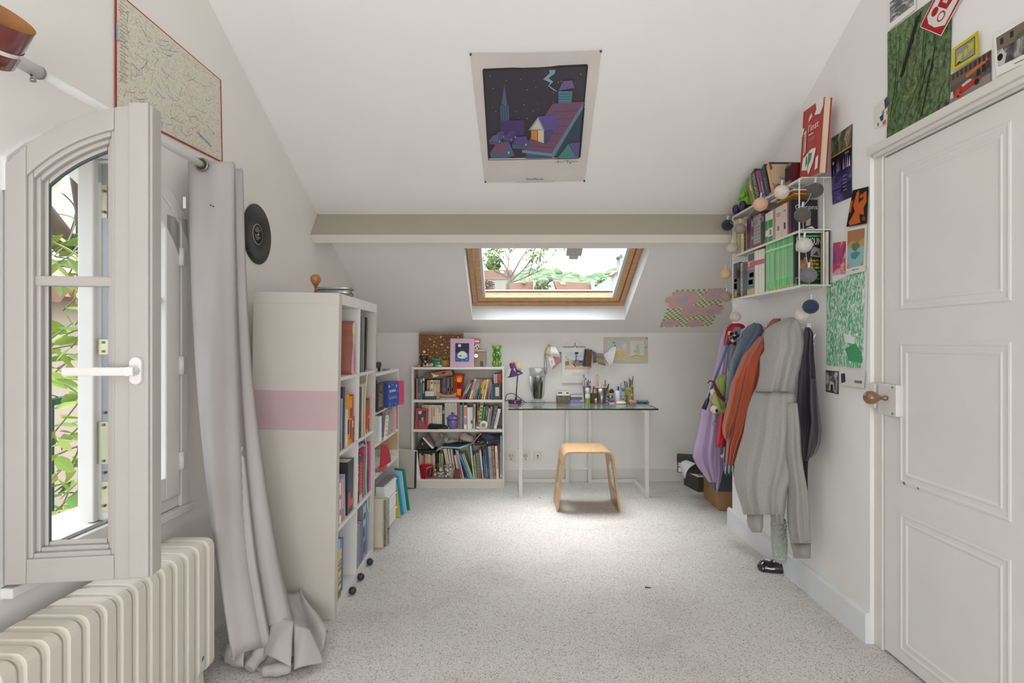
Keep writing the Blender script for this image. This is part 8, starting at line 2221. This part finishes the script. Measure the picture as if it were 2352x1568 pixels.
for k in range(16):u=R.uniform(.05,.9);s.line([(u,R.uniform(.1,.4)),(u-.05,.6),(max(u-R.uniform(.1,.3),.02),R.uniform(.7,.95))],R.uniform(.0015,.004),('2c3a24','3a4a2c','6f6a40','5f7a44')[k%4])
for a,w_ in(((.24,.05,.52,.5),.013),((.27,.03,.56,.5),.005),((.6,.45,.78,.97),.006),((.5,.5,.7,.9),.005)):s.line([(a[2],a[1]),((a[0]+a[2])/2,(a[1]+a[3])/2),(a[0],a[3])],w_,'222a1a')
s.build('poster','green jungle photo poster above the door','poster')
s=rsheet((2041,8),(2104,-38),(2104,20),(2041,70),off=.004);s.rect(.06,0,.94,.78,None,'rockphoto');s.build('postcard','black and white rock-strata photo, upper edge of the jungle poster','postcard')
s=rsheet((2158,-30),(2216,-16),(2162,83),(2113,62),'e2ddd6',off=.007)
s.rect(.03,.02,.97,.98,'a8242c',nx=2,ny=2);s.poly([(.1,.05),(.9,.05),(.92,.75),(.6,.88),(.3,.86),(.1,.72)],'d9d4cc');s.poly([(.25,.02),(.75,.02),(.68,.42),(.30,.42)],'a8242c');s.disc(.30,.55,.016,'a8242c');s.disc(.62,.60,.018,'a8242c');s.disc(.62,.60,.013,'d9d4cc');s.rect(.40,.16,.58,.30,'d0b8b0',nx=1,ny=1)
s.build('postcard','red and white graphic card pinned aslant over the jungle poster','postcard')
s=rsheet((2188,112),(2251,70),(2252,128),(2186,165),'c9bc2a',off=.006,curl=lambda u,v:.006*u*u)
s.rect(.12,.14,.88,.86,'2a2a26');s.rect(.14,.17,.86,.83,'8f8f92');
for pts in([(.2,.75),(.35,.72),(.42,.5),(.3,.42),(.22,.5)],[(.45,.7),(.6,.66),(.6,.42),(.48,.4)],[(.62,.6),(.82,.56),(.84,.3),(.68,.28),(.60,.22),(.64,.4)]):s.poly(pts,'c2b63c')
s.poly([(.18,.82),(.3,.74),(.36,.82)],'2a2a26')
s.build('postcard','yellow-bordered cartoon card with grey panel, beside the jungle poster','postcard')
s=rsheet((2184,172),(2277,114),(2277,190),(2183,242),'6a5f58',off=.003)
s.rect(0,0,1,.42,'6f5f50');s.rect(0,.42,1,.68,'5a5350');s.rect(0,.68,1,1,'8a8078');s.poly([(.4,.30),(1,.12),(1,.24),(.42,.42)],'c2683a')
for k in range(9):s.rect(.05+.11*k,.04,.11+.11*k,.22,'3f3a38',nx=1,ny=1)
s.poly([(.1,.68),(.25,.55),(.5,.5),(.62,.58),(.78,.6),(.78,.72),(.15,.86)],'b0382c');s.poly([(.3,.56),(.5,.50),(.58,.58),(.34,.64)],'b8c0c2');s.disc(.25,.82,.010,'2a2626');s.disc(.68,.72,.010,'2a2626')
for x,y,c_ in((.22,.7,'b5533c'),(.28,.9,'b5533c'),(.06,.7,'c9bcae'),(.72,.45,'2a2a2c'),(.85,.42,'2c2a2c'),(.95,.36,'3a3a44')):s.poly([(x-.03,y-.1),(x+.03,y-.1),(x+.04,y+.12),(x-.04,y+.12)],c_)
s.build('postcard','street photo with a red car and orange awning, above the door frame','postcard')
s=rsheet((2281,82),(2362,32),(2362,142),(2289,175),off=.003);s.rect(.09,.10,.96,.80,'7a6a60');s.rect(.09,.42,.96,.80,None,'bwphoto');s.poly([(.1,.8),(.1,.5),(.25,.42),(.36,.6),(.30,.8)],'c2bfba');s.disc(.17,.6,.011,'1c1c1c');s.poly([(.6,.42),(.7,.3),(.96,.24),(.96,.36)],'4f6a44');s.rect(.2,.18,.3,.32,'3a3432');s.rect(.5,.16,.6,.3,'3a3432')
s.rect(.6,.90,.92,.915,'55504c',nx=1,ny=1);s.build('postcard','white-bordered street photo with a masked face, over the door','postcard')
s=rsheet((2008,245),(2041,215),(2041,285),(2008,295),'d9d5cf',off=.002)
for pts,c_ in(([(.72,.10),(.95,.05),(.95,.4),(.78,.45)],'3a4a74'),([(.55,.48),(.7,.40),(.72,.56),(.6,.6)],'6f8a9c'),([(.40,.62),(.68,.55),(.66,.78),(.5,.82)],'34466e'),([(.25,.85),(.32,.80),(.34,.95),(.28,.97)],'3a4458'),([(.6,.85),(.85,.80),(.85,.95),(.65,.98)],'d2624c'),([(.85,.55),(.99,.52),(.99,.66),(.9,.68)],'d8806c')):s.poly(pts,c_)
s.build('sticker_sheet','white sheet of small blue and coral drawings peeping out by the jungle poster','stickers')
s=rsheet((1910,318),(1958,284),(1957,452),(1913,470),'25232c',curl=lambda u,v:.003*math.sin(PI*v))
s.rect(0,0,1,.29,None,'operaphoto');s.rect(0,.305,1,.62,'1a181e');s.rect(0,.29,1,.31,'c08a4c');s.rect(0,.56,1,1,None,'operanight')
for x,h_,c_ in((.62,.16,'a888a8'),(.72,.20,'6a5a9a'),(.82,.18,'b89ab0'),(.92,.15,'d0c8cc'),(.28,.17,'8a5a78'),(.36,.20,'a8748a'),(.44,.15,'4a5a9a'),(.14,.12,'5a6aa8')):s.poly([(x-.04,.56),(x+.04,.56),(x,.56-h_)],c_)
s.disc(.12,.40,.008,'b8b4b8');s.text('Opéra',.70,.365,.009,'c8c4c8')
for k in range(5):s.rect(.60,.66+.05*k,.80-.04*(k%2),.668+.05*k,'b0a8c4',nx=1,ny=1)
for k in range(4):s.rect(.08,.72+.055*k,.5,.745+.055*k,'5a4f8a',nx=1,ny=1)
s.build('poster','narrow purple opera poster beside the wall shelf','poster')
s=rsheet((1959,437),(1995,428),(1993,513),(1946,521),'2a1f1a',off=.005,curl=lambda u,v:.004*v)
for pts in([(.3,.08),(.45,.05),(.5,.4),(.75,.3),(.7,.15),(.9,.1),(.95,.4),(.8,.55),(.85,.75),(.6,.7),(.7,.95),(.2,.98),(.1,.9),(.35,.6),(.2,.45)],[(.05,.3),(.15,.28),(.12,.6),(.02,.62)]):s.poly(pts,'c2602a')
s.disc(.62,.22,.010,'c2602a');s.disc(.62,.48,.012,'c86a30');s.disc(.85,.85,.008,'c2602a');s.disc(.85,.85,.004,'2a1f1a')
s.build('postcard','orange and black abstract card next to the door frame','postcard')
s=rsheet((1944,525),(1992,516),(1988,622),(1942,633),'dcd8d2',off=.006);s.rect(.08,.06,.90,.86,'8fb8b8');s.rect(.08,.06,.90,.36,'a8785a');s.poly([(.08,.36),(.3,.28),(.6,.34),(.9,.26),(.9,.45),(.5,.42),(.2,.46)],'b89a5c');s.poly([(.3,.36),(.6,.32),(.72,.44),(.5,.52),(.34,.48)],'6f7a54');s.poly([(.25,.56),(.5,.52),(.75,.58),(.5,.7),(.3,.66)],'5f8a98');s.poly([(.08,.86),(.12,.74),(.25,.86)],'c98a4a');s.poly([(.75,.86),(.85,.76),(.9,.86)],'c98a4a');s.rect(.35,.91,.5,.925,'5a5a58',nx=1,ny=1);s.rect(.55,.91,.68,.925,'b0505a',nx=1,ny=1)
s.build('postcard','white-bordered illustrated lagoon card below the orange one','postcard')
s=rsheet((1914,558),(1947,553),(1944,627),(1913,630),'8a4a80',off=.003);s.rect(0,0,1,1,None,'abstract');s.build('postcard','pink, purple and red abstract card half under the lagoon card','postcard')
s=rsheet((1899,655),(1995,614),(1989,846),(1898,839),'e0e4de',off=.0012);s.rect(.0,.0,1,1,None,'forestprint');s.poly([(.45,.62),(.75,.68),(.7,.75),(.5,.72)],'d8e2da');s.poly([(.5,.8),(.75,.74),(.9,.84),(.92,.95),(.6,.93)],'4a9a6c');s.rect(.93,0,1,1,'d9dcd8',nx=1,ny=6)
s.build('poster','green and white woodland linocut poster beside the door','poster')
s=rsheet((1897,850),(1926,853),(1926,905),(1897,899),'3a3836',off=.003);s.rect(.04,.04,.96,.96,None,'bwphoto');s.poly([(.3,.9),(.32,.55),(.5,.45),(.68,.55),(.7,.9)],'b8b6b2');s.poly([(.4,.9),(.42,.62),(.58,.62),(.6,.9)],'2a2a2a');s.build('photo_print','small black and white photo of an archway below the linocut','photo')
s=rsheet((1929,846),(1988,850),(1985,891),(1930,885),'d6d3cc',off=.007);s.poly([(.05,.3),(.22,.25),(.24,.75),(.06,.85)],'3a3c50')
for k in range(6):s.rect(.62+.05*k,.60+.02*(k%2),.65+.05*k,.76,'3a3634',nx=1,ny=1)
s.build('postcard','white card with a small dark blue square, under the linocut','postcard')
lc_=PY(2,62,1.25)
lmp=thing('lampshade','dark red cylindrical lampshade with cream band hanging over the curtain rod','lamp',lc_)
axl=Vector((.62,-.25,.74)).normalized();c0=PY(-28,78,1.28)
m=MB('6a2a28','gloss');m.lathe([(.060,-.05),(.064,-.046),(.070,.055)],c0,36,axis=axl,caps=False);m.lathe([(.060,-.05),(.001,-.05)],c0,36,axis=axl,caps=False);m.build('shade',lmp)
m=MB('a8764c','card');m.lathe([(.0695,.055),(.064,-.040),(.001,-.041)],c0,36,axis=axl,caps=False);m.build('lining',lmp)
m=MB('d8cfd0','gloss');m.lathe([(.0665,-.012),(.0675,-.002)],c0,36,axis=axl,caps=False);m.build('band',lmp)
m=MB('4a4440','plastic');m.tube([c0+axl*.0,c0+Vector((-.05,0,.4)),c0+Vector((-.06,0,1.6))],.003,6);m.build('cord',lmp)
for px,py,w_,lb_,col in((1488,1349,.030,'dark twig-like scrap lying on the carpet, towards the door','4a4640'),(1240,1143,.010,'brown scrap on the carpet in front of the desk leg','6a5440'),(892,1215,.010,'tiny olive crumb on the carpet by the shelf','7a7a3c')):
 p=PZ(px,py,.0);m=MB(col,'matte');m.hexa([p+Vector(v)for v in((-w_/2,-.004,.001),(w_/2,-.010,.001),(w_/2,-.004,.001),(-w_/2,.004,.001),(-w_/2,-.002,.006),(w_/2,-.008,.004),(w_/2,-.005,.004),(-w_/2,.003,.006))]);m.build('scrap',None,lb_,'scrap')
# ================================================================ OUTSIDE THE SKYLIGHT
GZ=-3.2
def far(px,py,D):
 p=PY(px,py,D)
 if py>=690:p.z=GZ
 return p
b=MB('5f6a4c','far');b.box((-90,2.9,GZ-.2),(90,190,GZ));b.build('ground',kind='structure')
def tri_tree(name,label,px,py0,py1,D,wpx,col,n,seed,lean=0.0,group=None):
 """crown of leaf clumps on a trunk"""
 R=random.Random(seed);t=thing(name,label,'tree',far(px,py0,D),group)
 k=D/F;H=(py0-py1)*k;Wd=wpx*k/2;c=far(px,(py0+py1)/2,D)
 m=MB(col,'far')
 for i in range(n):
  a,b_,r=R.uniform(0,2*PI),R.uniform(-1,1),R.random()**.5
  p=c+Vector((Wd*.85*r*math.cos(a)*math.sqrt(1-b_*b_*.8),Wd*.7*r*math.sin(a),H*.46*b_));s_=Wd*R.uniform(.14,.3)
  q=[p+Vector((R.uniform(-1,1),R.uniform(-1,1),R.uniform(-1,1))).normalized()*s_ for _ in range(4)]
  m.poly(q[:3],None);m.poly([q[0],q[2],q[3]],None);m.poly([q[1],q[2],q[3]])
 m.build('crown',t,kind='stuff',recalc=False)
 m=MB('5a5048','far');b0=far(px,700,D);m.tube([b0,c,c+Vector((0,0,H*.3))],[Wd*.09,Wd*.06,Wd*.02],6);m.build('trunk',t)
 return t
R=random.Random(31)
m=MB('56694a','far');NR=90
D=150;k=D/F
ridge=[(1080+350*i/NR,628+8*math.sin(i*.11+.4)+3*math.sin(i*.5)-(4 if i>40 else-2))for i in range(NR+1)]
m.loft([[far(x,y+4,D)+Vector((0,0,0))for x,y in ridge],[far(x,y+55,D-30)for x,y in ridge],[far(x,y+55,D+10)for x,y in ridge]],'5b6b52','far',False,False)
m.build('hill',None,kind='structure',recalc=False)
m=MB('5d7054','far')
for i in range(620):
 f=R.random();x=1082+345*f;j=int(f*NR);yb=ridge[j][1];v=R.random()
 p=far(x,yb+2+26*v,D-3-24*v);s_=R.uniform(.35,.75)*(1+.2*v)
 m.ball(p,s_*1.5,R.choice(('5c7152','66795a','55694f','6f7f5c','5a6c5c','768464')),n=7,sc=(1.25,1,.85))
m.build('woodland',None,'hazy wooded ridge of tree crowns across the skylight view','woods',kind='stuff',recalc=False)
def house(label,pts_roof,pts_wall,D,roofc,wallc,chim=(),roofw=None,dep=4.0):
 h=thing('house',label,'house',far(pts_wall[0][0],pts_wall[0][1],D))
 m=MB(roofc,'far');m.loft([[far(x,y,D)for x,y in pts_roof],[far(x,y,D)+Vector((0,.35,.05))for x,y in pts_roof]],None,None,True,True,False);m.build('roof',h)
 if pts_wall:
  m=MB(wallc,'far');m.loft([[far(x,y,D+.05)for x,y in pts_wall],[far(x,y,D+.05)+Vector((0,dep,0))for x,y in pts_wall]],None,None,True,True,False);m.build('wall',h)
 for x0,x1,y0,y1,c in chim:
  a,b_=far(x0,y1,D-.3),far(x1,y0,D-.3);m=MB(c,'far');m.box(a,(b_.x,a.y+.5,b_.z));m.build('chimney',h)
 for x0,y0,x1,y1 in roofw or():
  m=MB('d8dde0','far');m.hexa([far(x0,y1,D-.03),far(x1,y1,D-.03),far(x1,y1,D+.02),far(x0,y1,D+.02),far(x0-4,y0,D-.03),far(x1-4,y0,D-.03),far(x1-4,y0,D+.02),far(x0-4,y0,D+.02)]);m.build('roof_window',h)
 return h
house('house with a broad pink tiled roof at the tree side of the skylight view',[(1100,621),(1175,619),(1186,641),(1098,641)],[(1100,640),(1182,640),(1182,690),(1100,690)],34,'9a7a6a','a09a92',roofw=[(1150,622,1159,627)])
house('low house with a pale pink roof behind the bare tree',[(1172,650),(1225,645),(1228,672),(1165,672)],[(1170,670),(1228,670),(1228,700),(1170,700)],26,'9c7c6e','a8a29a',[(1224.5,1230.5,643,690,'a8a6a2'),(1199,1208,634,650,'a09488')])
house('house with white gable and long pink roof in the middle of the view',[(1272,645),(1350,649),(1362,675),(1282,675)],[(1261,675),(1262,648),(1270,645),(1280,675)],22,'9c7d6e','aeaeac',[(1360.5,1366,643,690,'acaaa6')],[(1289,648,1301,653)])
aw=thing('house','white building with a curved glazed roof near the white chimney','house',far(1385,668,24))
m=MB('aab0b4','far');arc=[(1366,650),(1378,652),(1388,656),(1396,663),(1400,672)]
m.loft([[far(x,y,24)for x,y in arc]+[far(x,y+2.2,24)for x,y in reversed(arc)],[far(x,y,27)for x,y in arc]+[far(x,y+2.2,27)for x,y in reversed(arc)]],None,None,True,True,False);m.build('arched_roof',aw)
m=MB('6f8088','far');m.poly([far(1366,653,24.2)]+[far(x,y+2.2,24.2)for x,y in arc[1:]]+[far(1400,690,24.2),far(1366,690,24.2)]);m.build('glazing',aw,recalc=False)
for x in(1374,1382,1391):
 m=MB('b0b4b6','far');a=far(x,690,24.1);b_=far(x+.8,653+(x-1374)*.5,24.1);m.box(a,(b_.x,a.y+.05,b_.z));m.build('mullion',aw)
h=house('tall white house with a tiled verge beside the blind rail',[(1403,632),(1424,619),(1440,612),(1440,616),(1424,623),(1404,636)],[(1404,700),(1404,634),(1424,621),(1450,606),(1450,700)],16,'8f7064','a9abac',[(1424,1433,592,625,'9a9894')])
m=MB('6f6a66','far');a=far(1419,592.5,15.7);m.box(a,(a.x+.14,a.y+.3,a.z+.05));a=far(1425,589,15.7);m.box(a,(a.x+.05,a.y+.1,a.z+.06));m.build('chimney_cowl',h)
tri_tree('tree','dense dark green poplar-like tree rising behind the pink roof',1134,621,590,42,40,'4f6a44',420,41)
tri_tree('shrub','grey-green bush between the roofs, below the bare tree',1245,668,648,20,42,'6a7a58',160,42)
tri_tree('shrub','reddish bush at the lower corner of the skylight view',1120,672,645,18,40,'7a6258',170,43)
tri_tree('shrub','yellow-green bush before the wooded ridge by the glazed roof',1386,652,640,60,34,'7a8a5c',160,44)
R=random.Random(77)
bt_=thing('bare_tree','thinly leaved tree spreading bare branches across the skylight view','tree',far(1165,690,9))
wood=MB('6b655e','far');leaves=MB('6f8a4c','leaf')
def branch(p,d,L,r,depth):
 pts=[p];q=p
 for i in range(4):
  d=(d+Vector((R.uniform(-.22,.22),R.uniform(-.2,.2),R.uniform(-.10,.2)))).normalized();q=q+d*L/4;pts.append(q)
 wood.tube(pts,[r*(1-.18*i)for i in range(5)],5,caps=False)
 if depth<=1:
  for i in range(9 if depth==0 else 4):
   b_=pts[R.randint(1,4)]+Vector((R.uniform(-.05,.05),R.uniform(-.05,.05),R.uniform(-.03,.06)))
   u=Vector((R.uniform(-1,1),R.uniform(-.5,.5),R.uniform(-.2,1))).normalized()*R.uniform(.05,.085);w_=u.cross(Vector((R.uniform(-1,1),1,R.uniform(-1,1)))).normalized()*.017
   leaves.poly([b_,b_+u*.5+w_,b_+u,b_+u*.5-w_],('6c8650','5f7a4a','87935a','9a8f5a')[R.randrange(4)])
 if depth>0:
  for i in range(3):branch(pts[R.randint(2,4)],(d+Vector((R.uniform(-.7,.9),R.uniform(-.4,.4),R.uniform(-.15,.5)))).normalized(),L*R.uniform(.6,.85),r*.55,depth-1)
base=far(1164,690,9)
wood.tube([base,far(1166,655,9),far(1172,640,9)],[.034,.028,.024],7)
for d,L in(((.75,.1,.62),.62),((.95,0,.35),.6),((-.6,.1,.65),.45),((-.15,.1,.95),.5),((.4,-.1,.9),.62),((-.9,0,.3),.35)):branch(far(1168+R.uniform(-4,6),650-R.uniform(0,14),9),Vector(d).normalized(),L,.015,2)
wood.build('branches',bt_);leaves.build('foliage',bt_,kind='stuff',recalc=False)
# ================================================================ OUTSIDE THE ARCHED WINDOW
hw=thing('house','pale pink neighbouring house with tiled eaves beyond the arched window','house',(-5.2,7,-3))
m=MB('b09a90','far');m.box((-8.2,3.0,GZ),(-6.0,14,1.85));m.build('wall',hw)
m=MB('8a6a5c','far');m.hexa([(-8.3,2.8,1.85),(-5.7,2.8,1.85),(-5.7,14.2,1.85),(-8.3,14.2,1.85),(-8.3,2.8,1.95),(-5.75,2.8,1.93),(-5.75,14.2,1.93),(-8.3,14.2,1.95)]);m.build('eaves',hw)
for k in range(26):
 m=MB('94705f','far');m.tube([(-5.66,2.9+.42*k,1.90),(-6.6,2.9+.42*k,2.2)],.16,6);m.build('tile',hw)
rl=thing('railing','dark green metal railing outside the arched window','railing',(-2.2,3.4,.2))
RA,RB=Vector((-1.92,1.8,0)),Vector((-2.70,4.6,0))
for z,hh in((.97,.03),(.15,.03)):
 m=MB('22503c','far');d_=(RB-RA).normalized();n_=Vector((-d_.y,d_.x,0))*.02
 m.hexa([RA+n_+Vector((0,0,z)),RA-n_+Vector((0,0,z)),RB-n_+Vector((0,0,z)),RB+n_+Vector((0,0,z)),RA+n_+Vector((0,0,z+hh)),RA-n_+Vector((0,0,z+hh)),RB-n_+Vector((0,0,z+hh)),RB+n_+Vector((0,0,z+hh))]);m.build('rail',rl)
for f in(.02,.30,.58,.86):
 p=RA.lerp(RB,f);m=MB('22503c','far');m.box((p.x-.018,p.y-.018,-.3),(p.x+.018,p.y+.018,1.0));m.build('post',rl)
tk=thing('old_vine','rough brown vine trunk twisting up outside the arched window','tree',(-2.05,2.75,-1))
m=MB('5a4a40','rough_stone');m.tube([(-2.12,2.86,-1),(-2.10,2.84,.3),(-2.13,2.88,1.2),(-2.08,2.80,1.9),(-2.0,2.62,2.25),(-1.72,2.0,2.42)],[.06,.055,.05,.055,.06,.05],9);m.build('stem',tk)
m=MB('5f4c3c','rough_stone');m.tube([(-1.80,1.75,1.99),(-1.95,2.15,1.93),(-2.2,2.8,1.75)],[.04,.07,.06],9);m.build('branch',tk)
vn=thing('vine','bright yellow-green climbing vine with pointed leaves outside the arched window','plant',(-1.9,2.3,0))
def leaf_mesh(L,W_,col):
 m=MB(col,'leaf');P=[(0,0,0),(.25,.36,.03),(.5,.5,.02),(.78,.30,-.03),(1,0,-.10),(.78,-.30,-.03),(.5,-.5,.02),(.25,-.36,.03)]
 c=m.vert((L*.5,0,-.06*L));ids=[m.vert((L*x,W_*y,L*z))for x,y,z in P]
 for i in range(8):m.face((c,ids[i],ids[(i+1)%8]),None,None,True)
 return m.build('leaf',vn,origin=(0,0,0),recalc=False)
protos=[leaf_mesh(.10,.042,c)for c in('7c9632','8aa23c','6f8c30','98a84a')]+[leaf_mesh(.12,.09,c)for c in('5f8a34','74963a')]
R=random.Random(15);used=list(protos);tw=[]
for i in range(185):
 px,py=R.uniform(100,205),R.uniform(362,1215)
 if 415<py<505 and R.random()<.8:continue
 if 690<py<760 and R.random()<.6:continue
 if 900<py<980 and R.random()<.7:continue
 Y=R.uniform(2.24,2.8);p=PY(px,py,Y)
 big=py<420 or(py>1010 and R.random()<.5)
 o=used.pop()if used else copy_part(protos[(4+R.randrange(2))if big else R.randrange(4)],vn,(0,0,0))
 o.location=p-ORG[vn.name];o.rotation_euler=(R.uniform(-.9,.9),R.uniform(-.7,.9),R.choice((0,PI))+R.uniform(-.8,.8));o.scale=(R.uniform(.7,1.25),)*3;tw.append(p)
m=MB('5f6a34','leaf');tw.sort(key=lambda p:p.z)
for i in range(0,len(tw)-14,5):
 a,c=tw[i],tw[i+9];m.tube(cable([a,(a+c)/2+Vector((.02,.06,.05)),c]),.0035,5)
m.build('stem',vn)
gb=thing('garden_bed','tumbled brick and dry stalks at the foot of the railing outside','rubble',(-2,3.4,-.4))
m=MB('8c6a58','rough_stone')
for k in range(30):p=Vector((R.uniform(-2.7,-1.9),R.uniform(2.2,4.2),R.uniform(-.35,-.15)));m.box(p,p+Vector((.14,.09,.05)),('9c6a54','8a7a68','a08468','7f8a54')[k%4])
m.build('rubble',gb,kind='stuff')
m=MB('7f7666','rough_stone');m.box((-3.2,1.2,-.6),(-1.75,5.5,-.33));m.build('ledge',gb)
